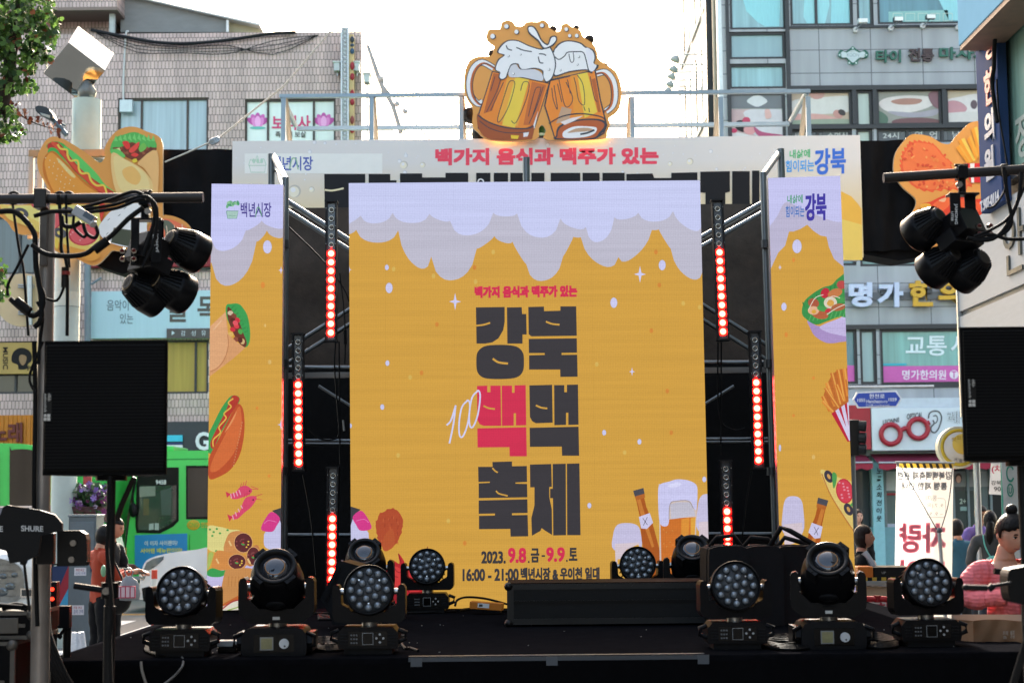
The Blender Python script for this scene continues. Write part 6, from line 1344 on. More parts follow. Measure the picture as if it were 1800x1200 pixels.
# monitor wedge
o = thing('monitor_wedge', 'black floor monitor wedge with slanted face behind a wash light', 'speaker', (P(605, 1090, 10.3).x, 10.4, ZS))
b = MB(); W_ = lambda x, y: P(x, y, 10.25)
pts = [W_(563, 1052), W_(594, 990), W_(603, 986), W_(652, 1000), W_(668, 1085), W_(668, 1098), W_(585, 1098), W_(578, 1078)]
for p in pts: p.z = max(p.z, ZS + .004)
b.prism(pts, (0, .42, 0), ABS2); b.build('cabinet', o, .008)
b = MB(); b.prism([W_(571, 1055) + V((0, -.006, 0)), W_(597, 994) + V((0, -.006, 0)), W_(601, 997) + V((0, -.006, 0)), W_(576, 1056) + V((0, -.006, 0))], (0, .005, 0), ABS); b.build('grille_edge', o)
# orange splitter box and cables
o = thing('orange_box', 'orange electrical box with white label lying on cables at the foot of the big screen', 'electrical box', P(855, 1062, 11.7))
z_ = ZS; xa, xb = P(826, 1062, 11.7).x, P(884, 1062, 11.7).x
MO = Matrix.Translation(((xa + xb) / 2, 11.7, ZS + .02)) @ Matrix.Rotation(R(-6), 4, 'Z') @ Matrix.Rotation(R(4), 4, 'Y')
b = MB(); hw = (xb - xa) / 2; b.box(-hw, hw, -.05, .05, .012, .062, m('#c4711a', .45), MO); b.build('case', o, .004)
b = MB(); b.box(-hw * .5, hw * .2, -.0525, -.0505, .025, .055, m('#d6d4d0', .5), MO); b.box(-hw * .42, -hw * .2, -.0535, -.0526, .032, .048, m('#3a3a3c', .5), MO); b.build('paper_label', o)
b = MB(); b.box(-hw * .9, hw * .9, -.046, .046, 0, .012, ABS, MO); b.build('socket_strip', o)
def cable(label, pts, r=.008, mat=None, name='cable', group='cables on the stage'):
    b = MB(); b.tube(smooth3(pts), r, mat or RUBBER, 6); return tag(b.build(name), label, 'cable', group)
def smooth3(pts, k=5):
    pts = [V(p) for p in pts]; out = []; n = len(pts)
    for i in range(n - 1):
        p0, p1, p2, p3 = pts[max(0, i - 1)], pts[i], pts[i + 1], pts[min(n - 1, i + 2)]
        for q in range(k): t = q / k; out.append(.5 * ((2 * p1) + (p2 - p0) * t + (2 * p0 - 5 * p1 + 4 * p2 - p3) * t * t + (3 * p1 - p0 - 3 * p2 + p3) * t ** 3))
    return out + [pts[-1]]
def fl(px, py, dz=.009):                   # the point of the stage floor under a pixel
    d = ray(px, py); t = (ZS - CZ) / d.z
    return V((d.x * t, d.y * t, ZS + dz))
cable('black cable looping up beside the orange box', [P(800, 1064, 11.75), P(804, 1054, 11.8), P(820, 1049, 11.85), P(850, 1051, 11.9), P(880, 1058, 11.9), P(900, 1064, 11.8)])
cable('flat black cable heap under the orange box', [fl(806, 1075), fl(830, 1072), fl(862, 1076), fl(893, 1075)], .012)
cable('black cable along the foot of the big screen', [fl(520, 1078), fl(600, 1080), fl(720, 1079), fl(800, 1076)])
for k, (x0, y0, x1, y1, lb) in enumerate(((1340, 1136, 1420, 1140, 'coiled black cable between the last wash light and beam light'), (1510, 1134, 1575, 1137, 'coiled black cable by the last beam light base'), (545, 1140, 600, 1142, 'coiled black cable between beam light and wash light'), (262, 1146, 300, 1150, 'coiled black cable under the corner wash light'))):
    pts = []
    for j in range(5):
        pts += [fl(x0 - 8 + j, y0 - j * 1.2, .01 + j * .004), fl((x0 + x1) / 2, y0 - 6 - j * 1.5, .012 + j * .004), fl(x1 + 4 - j, y1 - j, .01 + j * .004), fl((x0 + x1) / 2, y1 + 5 - j, .012 + j * .004)]
    cable(lb, pts, .007)
cable('grey cable dropping over the stage front edge', [fl(326, 1142), fl(318, 1150), P(322, 1166, 8.36), P(306, 1188, 8.34), P(270, 1215, 8.33)], .006, m('#6d6a66', .5))
cable('pale cable end hanging on the stage skirt', [P(248, 1162, 8.36), P(250, 1180, 8.35), P(258, 1205, 8.35)], .007, m('#8a8379', .4))
for k, (xa, ya, xb, yb2, lb) in enumerate(((385, 1138, 430, 1146, 'black cable running from the corner wash light to the first beam light'), (560, 1136, 592, 1134, 'black cable running between the first beam light and the wash light'), (712, 1120, 560, 1128, 'loose black cable lying behind the wash light before the wedge'), (1345, 1118, 1240, 1112, 'loose black cable lying on the stage behind the soft case wash light'), (690, 1138, 735, 1146, 'short black cable tail on the taped stage edge'))):
    cable(lb, [fl(xa, ya), fl(xa * .7 + xb * .3, ya - 6), fl((xa + xb) / 2, ya + 4), fl(xa * .3 + xb * .7, yb2 - 5), fl(xb, yb2)], .007)
o = thing('power_adapter', 'small white power adapter on a black brick beside the beam light', 'adapter', fl(400, 1150))
q = fl(403, 1146); b = MB(); b.box(q.x - .055, q.x + .04, q.y - .03, q.y + .05, ZS + .001, ZS + .03, ABS); b.build('brick', o, .004)
b = MB(); b.box(q.x - .055, q.x + .055, q.y - .035, q.y + .04, ZS + .0305, ZS + .062, m('#aeb2b4', .35)); b.build('plug', o, .006)
b = MB(); rg = random.Random(6)
for k in range(5): b.tube(smooth3([fl(650 + rg.uniform(-90, -60), 1084 + k * 1.5), fl(600, 1076 + 3 * k), fl(575 + 10 * k, 1090), fl(560, 1082 + 2 * k), fl(590, 1086)]), .007, RUBBER)
tag(b.build('cable'), 'tangle of black cables on the floor beside the monitor wedge', 'cable', 'cables on the stage')
# ------------------------------------------------------------------ lighting bars and clusters close to the viewer
YB = 7.4
POLE = m('#8d8680', .35, .6, var=.2, sc=6); TUBE = m('#2a2624', .45, .3, var=.3, sc=9)
LR = thing('lighting_stand', 'steel lighting stand with a dark cross bar before the food cut-out', 'lighting stand', (P(78, 900, YB).x, YB, 0))
px0 = P(78, 700, YB).x
b = MB(); zt1 = P(78, 372, YB).z; b.cyl((px0, YB, 0), (px0, YB, P(78, 905, YB).z), .04, POLE, n=18); b.cyl((px0, YB, P(78, 905, YB).z), (px0, YB, zt1), .033, POLE, n=18); b.cyl((px0, YB, P(78, 915, YB).z), (px0, YB, P(78, 900, YB).z), .046, m('#a59f98', .3, .7), n=18); b.build('pole', LR)
b = MB(); b.cyl(P(-90, 351, YB - .06), P(357, 347, YB - .06), .0225, TUBE, n=16); b.build('cross_bar', LR)
b = MB(); b.box(px0 - .035, px0 + .02, YB - .1, YB - .03, P(78, 372, YB).z, P(78, 338, YB).z, m('#2f2c2a', .4, .4)); b.box(px0 - .02, px0 + .014, YB - .05, YB + .01, P(70, 470, YB).z, P(70, 372, YB).z, m('#5b544e', .4, .5)); b.build('clamp', LR, .004)
for s in (-1, 1, 0):
    b = MB(); b.tube([(px0, YB, .55), (px0 + (s or .1) * .5, YB + (.55 if s == 0 else -.3), .02)], .018, POLE); b.build('leg', LR)
b = MB(); bp = [(100, 934), (108, 932), (140, 932), (150, 938), (153, 948), (153, 988), (149, 994), (100, 995)]; b.prism([P(x, y, YB - .1) for x, y in bp], (0, .06, 0), m('#141415', .4)); b.box(px0, P(104, 960, YB).x, YB - .09, YB - .05, P(90, 990, YB).z, P(90, 936, YB).z, m('#1c1c1d', .4)); b.build('bracket', LR, .003)
for x, y in ((129, 954), (126, 983)):
    b = MB(); c = P(x, y, YB - .1); b.cyl(c, c + V((0, -.008, 0)), .013, m('#8f8a84', .3, .8), n=12); b.build('bolt', LR)

def cluster(label, clamp_px, Y, heads, d, plates):
    o = thing('light_cluster', label, 'stage light', P(*clamp_px, Y), 'three-headed lights hung on the cross bars')
    c = P(*clamp_px, Y); sg = 1 if d[0] > 0 else -1
    b = MB(); b.box(c.x - .022, c.x + .022, Y - .035, Y + .035, c.z - .03, c.z + .03, ABS); b.box(c.x - .03, c.x + .03, Y - .012, Y + .012, c.z + .03, c.z + .04, ABS); b.cyl((c.x, Y, c.z - .09), (c.x, Y, c.z - .03), .018, ABS); b.cyl((c.x + sg * .02, Y - .04, c.z - .06), (c.x + sg * .02, Y - .02, c.z - .06), .014, m('#7a746e', .3, .8)); b.build('clamp', o, .003)
    b = MB(); hp = []
    (xa, xb), (xc, xd), yt, yb_ = plates
    za, zb_ = P(xa, yt, Y).z, P(xa, yb_, Y).z
    for q0, q1, y_ in ((xa, xb, Y - .02), (xc, xd, Y + .05)):
        p0, p1 = P(q0, yt, Y), P(q1, yt, Y); b.box(p0.x, p1.x, y_ - .004, y_ + .004, zb_, za, ABS)
    p0, p1 = P(xa, yt, Y), P(xd, yt, Y); b.box(p0.x, p1.x, Y - .02, Y + .055, za - .004, za + .006, ABS); b.build('yoke', o, .003)
    dv = V(d).normalized(); M0 = dv.to_track_quat('Z', 'Y').to_matrix().to_4x4()
    cen = sum((P(x, y, Y + .08) for x, y in heads), V((0, 0, 0))) / 3
    bd = MB(); bd.box(-.07, .07, -.06, .06, -.07, .06, ABS, Matrix.Translation(cen + V((0, -.03, .06))) @ M0); bd.box(-.1, .1, -.035, .035, -.05, .05, ABS2, Matrix.Translation(cen) @ M0)
    for k in range(4): q = cen + V((.05 * (k % 2) - sg * .07 - .02, -.12, .05 - .035 * (k // 2))); bd.cyl(q, q + V((.0, -.03, -.004)), .012, m('#8a837a', .25, .9), n=12); bd.cyl(q + V((0, -.03, 0)), q + V((0, -.034, -.004)), .0085, m('#5a1512', .4), n=10)
    bd.build('connector_box', o, .004)
    for x, y in heads:
        h = MB(); hc = P(x, y, Y + .06); M = Matrix.Translation(hc) @ M0
        M = M @ Matrix.Scale(.84, 4)
        h.lathe([(.001, 0), (.046, 0), (.05, .004), (.05, .012), (.058, .016), (.094, .105), (.102, .112), (.106, .125), (.108, .2), (.104, .206), (.1, .2), (.001, .19)], M, ABS, 32)
        for k in range(26): h.box(-.0022, .0022, .0, .012, 0, .095, ABS2, M @ Matrix.Rotation(2 * pi * k / 26, 4, 'Z') @ Matrix.Translation((0, .056, .016)) @ Matrix.Rotation(-.38, 4, 'X'))
        hd = h.build('lamp_head', o)
        f = MB(); f.lathe([(.001, -.0015), (.044, -.0015), (.044, -.0005)], M, m('#8d7c62' if sg > 0 else '#26262a', .4, .3), 28)  # tan discs on one cluster carry reflected light in their colour
        for k in range(3): f.lathe([(.012 + .012 * k, -.003), (.014 + .012 * k, -.003), (.014 + .012 * k, -.0015)], M, m('#2c2824', .5), 24)
        for k in range(6): f.box(-.0012, .0012, .008, .043, -.0035, -.0016, m('#2c2824', .5), M @ Matrix.Rotation(k * pi / 3, 4, 'Z'))
        f.build('fan_grille', hd)
    return o
def vtext(mb, s, x0, x1, y0, y1, Y, mat, down=True, bold=.02):
    """text turned a quarter: reading down (letter tops to the viewer's far side) or up"""
    if down: O = P(x0, y0, Y); letter(mb, s, O, P(x0, y1, Y) - O, P(x1, y0, Y) - O, mat, bold)
    else: O = P(x1, y1, Y); letter(mb, s, O, P(x1, y0, Y) - O, P(x0, y1, Y) - O, mat, bold)
WTX = m('#c9c9c6', .4)
o = cluster('three-headed black stage light hung on the bar before the food cut-out', (255, 350), YB - .06, [(297, 418), (272, 490), (224, 496)], (.66, .62, -.36), ((232, 247), (270, 284), 386, 468))
t_ = MB(); vtext(t_, 'JAMONG', 274, 279.5, 396, 444, YB - .1, WTX, False); vtext(t_, 'LITE8', 268.5, 272.5, 412, 432, YB - .1, WTX, False)
b = MB(); p0, p1 = P(266, 386, YB - .09), P(285, 386, YB - .09); b.box(p0.x, p1.x, YB - .094, YB - .088, P(270, 462, YB - .09).z, p0.z, ABS); b.build('yoke_plate', o, .003); t_.build('lettering', o)
YB2 = 7.6
RB = thing('lighting_bar', 'dark lighting bar reaching in over the fried food cut-out', 'lighting stand', (P(1880, 900, YB2).x, YB2, 0))
b = MB(); b.cyl(P(1553, 313, YB2), P(1905, 291.5, YB2), .0225, TUBE, n=16); b.build('cross_bar', RB)
b = MB(); pc = P(1885, 300, YB2); b.cyl((pc.x, YB2 + .06, 0), (pc.x, YB2 + .06, pc.z + .05), .035, POLE, n=16); b.build('pole', RB)
for s in (-1, 1, 0): b = MB(); b.tube([(pc.x, YB2 + .06, .55), (pc.x + (s or .1) * .5, YB2 + .06 + (.5 if s == 0 else -.3), .02)], .018, POLE); b.build('leg', RB)
o = cluster('three-headed black stage light hung on the bar before the fried food cut-out', (1690, 304), YB2, [(1653, 378), (1679, 444), (1730, 452)], (-.52, .72, -.44), ((1667, 1686), (1700, 1720), 342, 398))
t_ = MB(); vtext(t_, 'JAMONG', 1677, 1683.5, 358, 394, YB2 - .03, WTX, True); vtext(t_, 'LITE8', 1672, 1676, 372, 388, YB2 - .03, WTX, True); t_.build('lettering', o)
# cables on the bars
def pc_(pts, Y): return [P(x, y, Y) for x, y in smooth_pts(pts, False, 4)]
b = MB()
for pts, r, Y in (([(0, 372), (25, 372), (45, 388), (60, 410), (62, 430), (64, 470), (72, 520), (72, 560), (60, 575)], .012, 7.25), ([(20, 342), (28, 400), (34, 440), (42, 480), (50, 590)], .006, 7.35), ([(50, 430), (30, 470), (14, 500), (14, 520)], .007, 7.3), ([(56, 430), (80, 446), (118, 450), (150, 446), (172, 430), (195, 415), (225, 385), (252, 365)], .011, 7.2),
                  ([(103, 343), (108, 400), (108, 440), (118, 470), (118, 590)], .008, 7.3), ([(116, 343), (118, 410), (122, 470)], .006, 7.32), ([(60, 380), (90, 372), (128, 372)], .009, 7.25), ([(150, 368), (200, 360), (235, 348), (256, 345)], .0075, 7.25), ([(150, 374), (205, 366), (240, 352), (256, 350)], .0075, 7.24), ([(140, 366), (190, 352), (232, 337), (252, 342)], .0075, 7.26),
                  ([(146, 392), (152, 410), (165, 418), (172, 410), (168, 396)], .008, 7.22), ([(130, 378), (130, 400), (146, 416), (152, 412)], .007, 7.22), ([(250, 345), (265, 350), (272, 380), (262, 420), (252, 450)], .009, 7.2), ([(258, 345), (275, 365), (272, 420), (250, 470)], .008, 7.18), ([(108, 380), (112, 396), (128, 398), (142, 390)], .01, 7.24),
                  ([(66, 530), (75, 555), (70, 600), (68, 640)], .008, 7.3), ([(18, 525), (40, 545), (58, 555), (72, 545), (76, 520), (68, 500)], .012, 7.25), ([(80, 524), (100, 528), (112, 505), (114, 490)], .006, 7.3), ([(60, 600), (62, 700), (60, 900), (66, 1100)], .01, 7.36), ([(76, 600), (52, 660), (62, 690)], .006, 7.3)):
    b.tube(pc_(pts, Y), r, RUBBER, 6)
for x, y, x2, y2 in ((166, 440, 190, 422), (28, 528, 52, 548)): b.cyl(P(x, y, 7.2), P(x2, y2, 7.2), .02, RUBBER, n=10)
for x in (24, 105, 120, 254): torus(b, P(x, 348, YB - .06), .026, .006, RUBBER, 16, 5)
b.cyl(P(115, 470, 7.3), P(114, 505, 7.3), .016, m('#26221f', .5)); b.cyl(P(116, 477, 7.29), P(116, 483, 7.29), .018, m('#8a2a22', .5))
tag(b.build('cable_bundle'), 'bundle of black cables looped over the cross bar before the food cut-out', 'cable')
o = thing('cable_adapter', 'small grey white cable adapter hanging on the cross bar cables', 'adapter', P(150, 395, 7.2))
MA = Matrix.Translation(P(148, 379, 7.2)) @ Matrix.Rotation(R(32), 4, 'Y'); b = MB(); b.box(-.05, .05, -.02, .03, -.022, .022, m('#a3a5a8', .35), MA); b.build('case', o, .006)
b = MB(); b.box(-.0, .046, -.021, -.0202, -.005, .02, m('#4c5866', .3), MA); b.cyl(MA @ V((.04, 0, -.005)), MA @ V((.058, -.01, -.012)), .016, m('#c4c4c2', .3), n=12); b.build('socket', o)
b = MB()
for pts, r in (([(1764, 294), (1770, 340), (1778, 390), (1760, 412), (1725, 421), (1700, 418)], .009), ([(1800, 330), (1775, 380), (1745, 402), (1712, 416)], .0075), ([(1795, 303), (1790, 350), (1770, 395), (1745, 420), (1710, 422)], .009), ([(1800, 420), (1770, 420), (1740, 412), (1712, 420)], .008), ([(1768, 300), (1768, 330), (1750, 360), (1735, 366)], .005)): b.tube(pc_(pts, YB2 - .12), r, RUBBER, 6)
torus(b, P(1766, 300, YB2), .026, .006, RUBBER, 16, 5)
tag(b.build('cable_bundle'), 'black cables drooping from the bar over the steel sign panel', 'cable')

# ------------------------------------------------------------------ loudspeakers on poles
def grille_mat():
    mt, t, b = newmat('speaker_grille'); geo = t.nodes.new('ShaderNodeNewGeometry'); sep = t.nodes.new('ShaderNodeSeparateXYZ'); t.links.new(geo.outputs['Position'], sep.inputs[0])
    w1 = t.nodes.new('ShaderNodeMath'); w1.operation = 'MULTIPLY'; w1.inputs[1].default_value = 2 * pi / .0125; t.links.new(sep.outputs[2], w1.inputs[0])
    s1 = t.nodes.new('ShaderNodeMath'); s1.operation = 'SINE'; t.links.new(w1.outputs[0], s1.inputs[0])
    r = t.nodes.new('ShaderNodeMapRange'); r.inputs[1].default_value = -1; r.inputs[3].default_value = .0008; r.inputs[4].default_value = .0085; t.links.new(s1.outputs[0], r.inputs[0])
    t.links.new(r.outputs[0], b.inputs['Base Color']); b.inputs['Roughness'].default_value = .6; b.inputs['Specular IOR Level'].default_value = .06
    return mt
GRL = grille_mat()
def loudspeaker(label, px, Y, yaw, logo, pole_px):
    x0, y0, x1, y1 = px; c = P((x0 + x1) / 2, (y0 + y1) / 2, Y); s = Y / F; hw, hh = (x1 - x0) / 2 * s, (y1 - y0) / 2 * s
    o = thing('loudspeaker', label, 'speaker', (c.x, Y + .15, c.z - hh), 'black loudspeakers on poles')
    M = Matrix.Translation(c) @ Matrix.Rotation(R(yaw), 4, 'Z')
    b = MB(); pts = [(-hw, -.0), (hw, -.0), (hw * .45, .36), (-hw * .45, .36)]
    b.prism([M @ V((x, y, -hh)) for x, y in pts], (0, 0, 2 * hh), m('#0b0b0c', .6, var=.2, sc=20, spec=.15)); b.build('cabinet', o, .012)
    b = MB(); b.box(-hw + .012, hw - .012, -.012, -.002, -hh + .015, hh - .015, GRL, M); b.build('grille', o, .006)
    b = MB(); lx, ly, lh = logo; zt = lambda y: (y - (y0 + y1) / 2) * -s; xx = lambda x: (x - (x0 + x1) / 2) * s; Q = lambda x, y: M @ V((xx(x), -.0135, zt(y)))
    b.add([Q(lx - 1, ly - 1), Q(lx + 14, ly - 1), Q(lx + 14, ly + lh), Q(lx - 1, ly + lh)], [(0, 1, 2, 3)], m('#1b1a19', .4))
    Q = lambda x, y: M @ V((xx(x), -.0142, zt(y)))
    for t, xa, xb, ya, yb_ in (('d&b', lx + 7.5, lx + 12.5, ly, ly + 13), ('audiotechnik', lx + .8, lx + 5.4, ly, ly + 33)):
        O = Q(xa, ya); letter(b, t, O, Q(xa, yb_) - O, Q(xb, ya) - O, m('#c2beb6', .4))
    for i in range(2):
        for j in range(2):
            if i == 0 and j == 0: cc_ = Q(lx + 3, ly + 38.5); b.cyl(cc_, cc_ + M.to_3x3() @ V((0, -.001, 0)), 2.6 * s, m('#c2beb6', .4), n=14); continue
            b.face([Q(lx + 6.2 * i + .3, ly + 36 + 6.2 * j), Q(lx + 6.2 * i + 5.6, ly + 36 + 6.2 * j), Q(lx + 6.2 * i + 5.6, ly + 41.4 + 6.2 * j), Q(lx + 6.2 * i + .3, ly + 41.4 + 6.2 * j)], m('#c2beb6', .4))
    b.build('badge', o)
    po = thing('speaker_pole', label.replace('loudspeaker', 'pole carrying the loudspeaker'), 'speaker stand', (P(pole_px, 900, Y + .12).x, Y + .12, 0), 'speaker poles')
    xp = P(pole_px, 900, Y + .12).x; zt_ = c.z - hh
    b = MB(); b.cyl((xp, Y + .12, zt_ - .55), (xp, Y + .12, zt_ - .001), .0175, BLACK, n=14); b.cyl((xp, Y + .12, .05), (xp, Y + .12, zt_ - .5), .0225, BLACK, n=14); b.cyl((xp, Y + .12, zt_ - .02), (xp, Y + .12, zt_ - .002), .06, ABS, n=18); b.build('pole', po)
    b = MB(); b.cyl((xp, Y + .12, zt_ - .47), (xp, Y + .12, zt_ - .41), .034, ABS, n=14); b.cyl((xp - .13, Y + .09, zt_ - .42), (xp, Y + .09, zt_ - .44), .012, ABS); b.cyl((xp + .0, Y + .07, zt_ - .44), (xp, Y + .05, zt_ - .44), .014, m('#7f7b76', .3, .8)); b.build('clamp_lever', po)
    for k in range(3): a_ = 2 * pi * k / 3 + .5; b = MB(); b.tube([(xp, Y + .12, .7), (xp + .5 * cos(a_), Y + .12 + .5 * sin(a_), .03)], .013, BLACK); b.tube([(xp, Y + .12, .3), (xp + .25 * cos(a_), Y + .12 + .25 * sin(a_), .365)], .009, BLACK); b.build('leg', po)
    return o
loudspeaker('black loudspeaker before the pale blue cafe signboard', (75, 598, 295, 834), 6.5, 2, (79, 691, 0 + 49), 195)
loudspeaker('black loudspeaker before the optical shop and steel sign panel', (1689, 573, 1912, 808), 6.5, 0, (1700, 666, 49), 1799)
b = MB(); b.tube(pc_([(194, 836), (192, 900), (188, 960), (192, 1010), (196, 1060), (193, 1130), (196, 1210)], 6.5), .008, RUBBER); b.tube(pc_([(236, 838), (215, 885), (205, 915)], 6.9), .012, m('#2c2522', .5))
tag(b.build('speaker_cable'), 'black cable winding down the pole under the speaker by the bus', 'cable')
# ------------------------------------------------------------------ antennas, cases and small gear by the stand
o = thing('antenna_paddle', 'black wireless antenna paddle with white lettering on a thin stand', 'antenna', P(45, 1070, 7.1))
b = MB(); ap = [(-40, 905), (0, 905), (5, 891), (12, 887), (70, 896), (96, 904), (109, 919), (109, 932), (72, 940), (67, 975), (44, 986), (17, 990), (11, 968), (0, 965), (-40, 965)]; b.prism([P(x, y, 7.1) for x, y in ap], (0, .02, 0), m('#111112', .5)); b.build('paddle', o, .003)
b = MB(); ptext(b, 'SHURE', (37, 923, 76, 933), 7.097, WTX, .04, tilt=-1); ptext(b, 'SHURE', (-34, 924, 5, 934), 7.097, WTX, .04); b.build('lettering', o)
b = MB(); b.cyl(P(42, 986, 7.12), P(52, 1074, 7.12), .006, BLACK); b.cyl(P(38, 985, 7.12), P(46, 988, 7.12), .016, BLACK); b.build('stem', o)
sil = m('#57544f', .5, .6, var=.2, sc=10); lam = m('#101012', .6, spec=.15)
def roadcase(label, x0, x1, y0, y1, z0, z1):
    o = thing('road_case', label, 'flight case', ((x0 + x1) / 2, y0, z0), 'stacked silver edged cases')
    b = MB(); b.box(x0, x1, y0, y1, z0 + .001, z1, lam); b.build('body', o)
    b = MB(); e = .017
    for z in (z0 + .002, z1 - e): b.box(x0 - .003, x1 + .003, y0 - .003, y0 + .03, z, z + e, sil); b.box(x1 - .03, x1 + .003, y0 + .03, y1, z, z + e, sil)
    b.box(x1 - e, x1 + .0035, y0 - .0035, y0 + e, z0 + e, z1 - e, sil); b.box(x0 + .01, x1 - .04, y0 - .0045, y0 - .0005, (z0 + z1) / 2 - .008, (z0 + z1) / 2 + .008, sil); b.build('edging', o)
    for z in (z0 + .02, z1 - .018): b = MB(); b.ball((x1 - .012, y0 + .01, z), .026, sil, n=12, k=8); b.build('ball_corner', o)
    b = MB(); b.box(x1 - .16, x1 - .07, y0 - .007, y0 - .0005, (z0 + z1) / 2 - .035, (z0 + z1) / 2 + .035, sil); b.build('latch', o, .003)
    return o
Yc = 7.75; xr = P(60, 1100, Yc).x; zA1, zA0 = P(30, 1074, Yc).z, P(30, 1124, Yc).z
roadcase('topmost silver edged road case of the stack under the antenna', xr - .6, xr, Yc, Yc + .4, zA0, zA1)
roadcase('slanting middle silver edged road case of the stack under the antenna', xr - .62, P(30, 1180, Yc).x, Yc - .05, Yc + .4, zA0 - .36, zA0 - .004)
roadcase('bottom silver edged road case of the stack under the antenna', xr - .7, xr + .02, Yc - .04, Yc + .42, 0, zA0 - .364)
b = MB(); rg = random.Random(9)
for k in range(9): b.tube(smooth3([P(rg.uniform(-10, 20), 1066 + rg.uniform(-4, 4), Yc + .1), P(rg.uniform(20, 40), 1060 + rg.uniform(0, 8), Yc + .05), P(rg.uniform(40, 75), 1068 + rg.uniform(-3, 4), Yc + .02)]), .008, RUBBER)
for k in range(5): b.tube(smooth3([P(70 + 4 * k, 1080, Yc), P(66 + 6 * k, 1120, Yc - .05), P(85 + 8 * k, 1165 + 5 * k, Yc - .1), P(110 + 6 * k, 1210, Yc - .1)]), .009, RUBBER)
tag(b.build('cable_bundle'), 'tangle of black cables lying on the topmost silver edged case', 'cable')
o = thing('clamp_stand', 'small black stand with clamp before the white plastic bag', 'stand', (P(118, 1100, 8.6).x, 8.6, 0))
b = MB(); b.cyl((o.location.x, 8.6, .03), (o.location.x, 8.6, P(118, 1072, 8.6).z), .02, BLACK); b.build('pole', o)
b = MB(); c = P(116, 1085, 8.58); b.box(c.x - .04, c.x + .025, 8.54, 8.6, c.z - .05, c.z + .06, ABS); b.cyl(P(104, 1118, 8.55), P(113, 1105, 8.55), .008, ABS); b.cyl(P(102, 1119, 8.55), P(106, 1115, 8.55), .016, ABS); b.build('clamp', o, .004)
b = MB(); b.cyl((o.location.x, 8.6, 0), (o.location.x, 8.6, .03), .16, BLACK, n=20); b.build('base', o)
o = thing('level_meter', 'thin unit with four red glowing dots behind the lighting stand', 'light', P(92, 1100, 8.2))
b = MB(); r = rect(87, 1022, 99, 1100, 8.2); b.box(r[0], r[1], 8.2, 8.26, r[2], r[3], ABS); b.cyl(((r[0] + r[1]) / 2, 8.23, 0), ((r[0] + r[1]) / 2, 8.23, r[2]), .015, BLACK); b.build('housing', o, .004)
for y in (1035, 1052, 1070, 1088): b = MB(); c = P(92, y, 8.197); b.cyl(c, c + V((0, -.003, 0)), .009, lamp_mat('#ff2a14', 1.1), n=10); b.build('lamp', o)
# video camera head with pan handle
o = thing('video_camera', 'black video camera head with a pan handle before the woman in pink', 'camera', P(1790, 1060, 5.6))
Yv = 5.6
b = MB(); b.prism([P(x, y, Yv) for x, y in smooth_pts([(1775, 1052), (1771, 1020), (1774, 1003), (1785, 998), (1830, 994), (1840, 1020), (1838, 1066), (1790, 1060)], True, 3)], (0, .09, 0), m('#0c0c0d', .5)); b.build('body', o, .004)
b = MB(); b.tube([P(x, y, Yv - .03) for x, y in ((1698, 1032), (1735, 1033))], .0095, m('#161617', .6), 10); b.tube([P(x, y, Yv - .02) for x, y in ((1734, 1033), (1748, 1029), (1778, 1024))], .006, BLACK_GLOSS, 8); b.ball(P(1697, 1032, Yv - .03), .0105, m('#161617', .6)); b.cyl(P(1738, 1035, Yv - .03), P(1746, 1029, Yv - .03), .011, ABS); b.build('pan_handle', o)
b = MB(); q = P(1815, 1055, Yv + .05); b.cyl((q.x, Yv + .05, q.z + .01), (q.x, Yv + .05, q.z - .08), .03, ABS)
for k in range(3): a_ = 2 * pi * k / 3 + .3; b.tube([(q.x, Yv + .05, q.z - .06), (q.x + .5 * cos(a_), Yv + .05 + .5 * sin(a_), .01)], .014, BLACK)
b.build('tripod', o)
# paper bag on the draped table
o = thing('paper_bag', 'brown paper bag with small white print lying on the draped table', 'bag', P(1745, 1136, 9.0))
kr = m('#8a6648', .7, var=.15, sc=9, bump=.3); Yg = 9.0; zf = ZS - .1 + .002
xa, xm, xb = P(1686, 1110, Yg).x, P(1711, 1110, Yg).x, P(1815, 1110, Yg).x; zt_ = P(1745, 1090, Yg).z
b = MB(); vs = []
for k, (dy, dz) in enumerate(((0, 0), (.012, .0))): pass
nx, nz = 18, 6
for j in range(nz + 1):
    for i in range(nx + 1): u, v = i / nx, j / nz; vs.append((xm + (xb - xm) * u, Yg + .008 * sin(7 * u + 3 * v) + .006 * sin(19 * u - 8 * v), zf + (zt_ - zf) * v * (1 + .03 * sin(5 * u))))
b.add(vs, [(j * (nx + 1) + i, j * (nx + 1) + i + 1, (j + 1) * (nx + 1) + i + 1, (j + 1) * (nx + 1) + i) for j in range(nz) for i in range(nx)], kr, True)
b.add([(xm, Yg, zf), (xa, Yg + .12, zf), (xa + .01, Yg + .12, zt_), (xm, Yg, zt_), (xm - .03, Yg + .07, zt_ - .03)], [(0, 3, 4), (4, 3, 2), (0, 4, 1), (1, 4, 2)], kr); b.face([(xa, Yg + .14, zf), (xb, Yg + .15, zf), (xb, Yg + .15, zt_ + .02), (xa, Yg + .14, zt_ + .025)], m('#b3a596', .7)); b.face([(xm, Yg, zf), (xb, Yg, zf), (xb, Yg + .15, zf), (xa, Yg + .14, zf)], kr); b.build('bag_body', o)
b = MB()
for t, bx in (('카페', (1763, 1108, 1772, 1116)), ('빵집', (1776, 1107, 1783, 1121)), ('둘', (1763, 1117, 1770, 1122))): ptext(b, t, bx, Yg - .018, m('#b9b0a4', .6))
b.build('print', o)
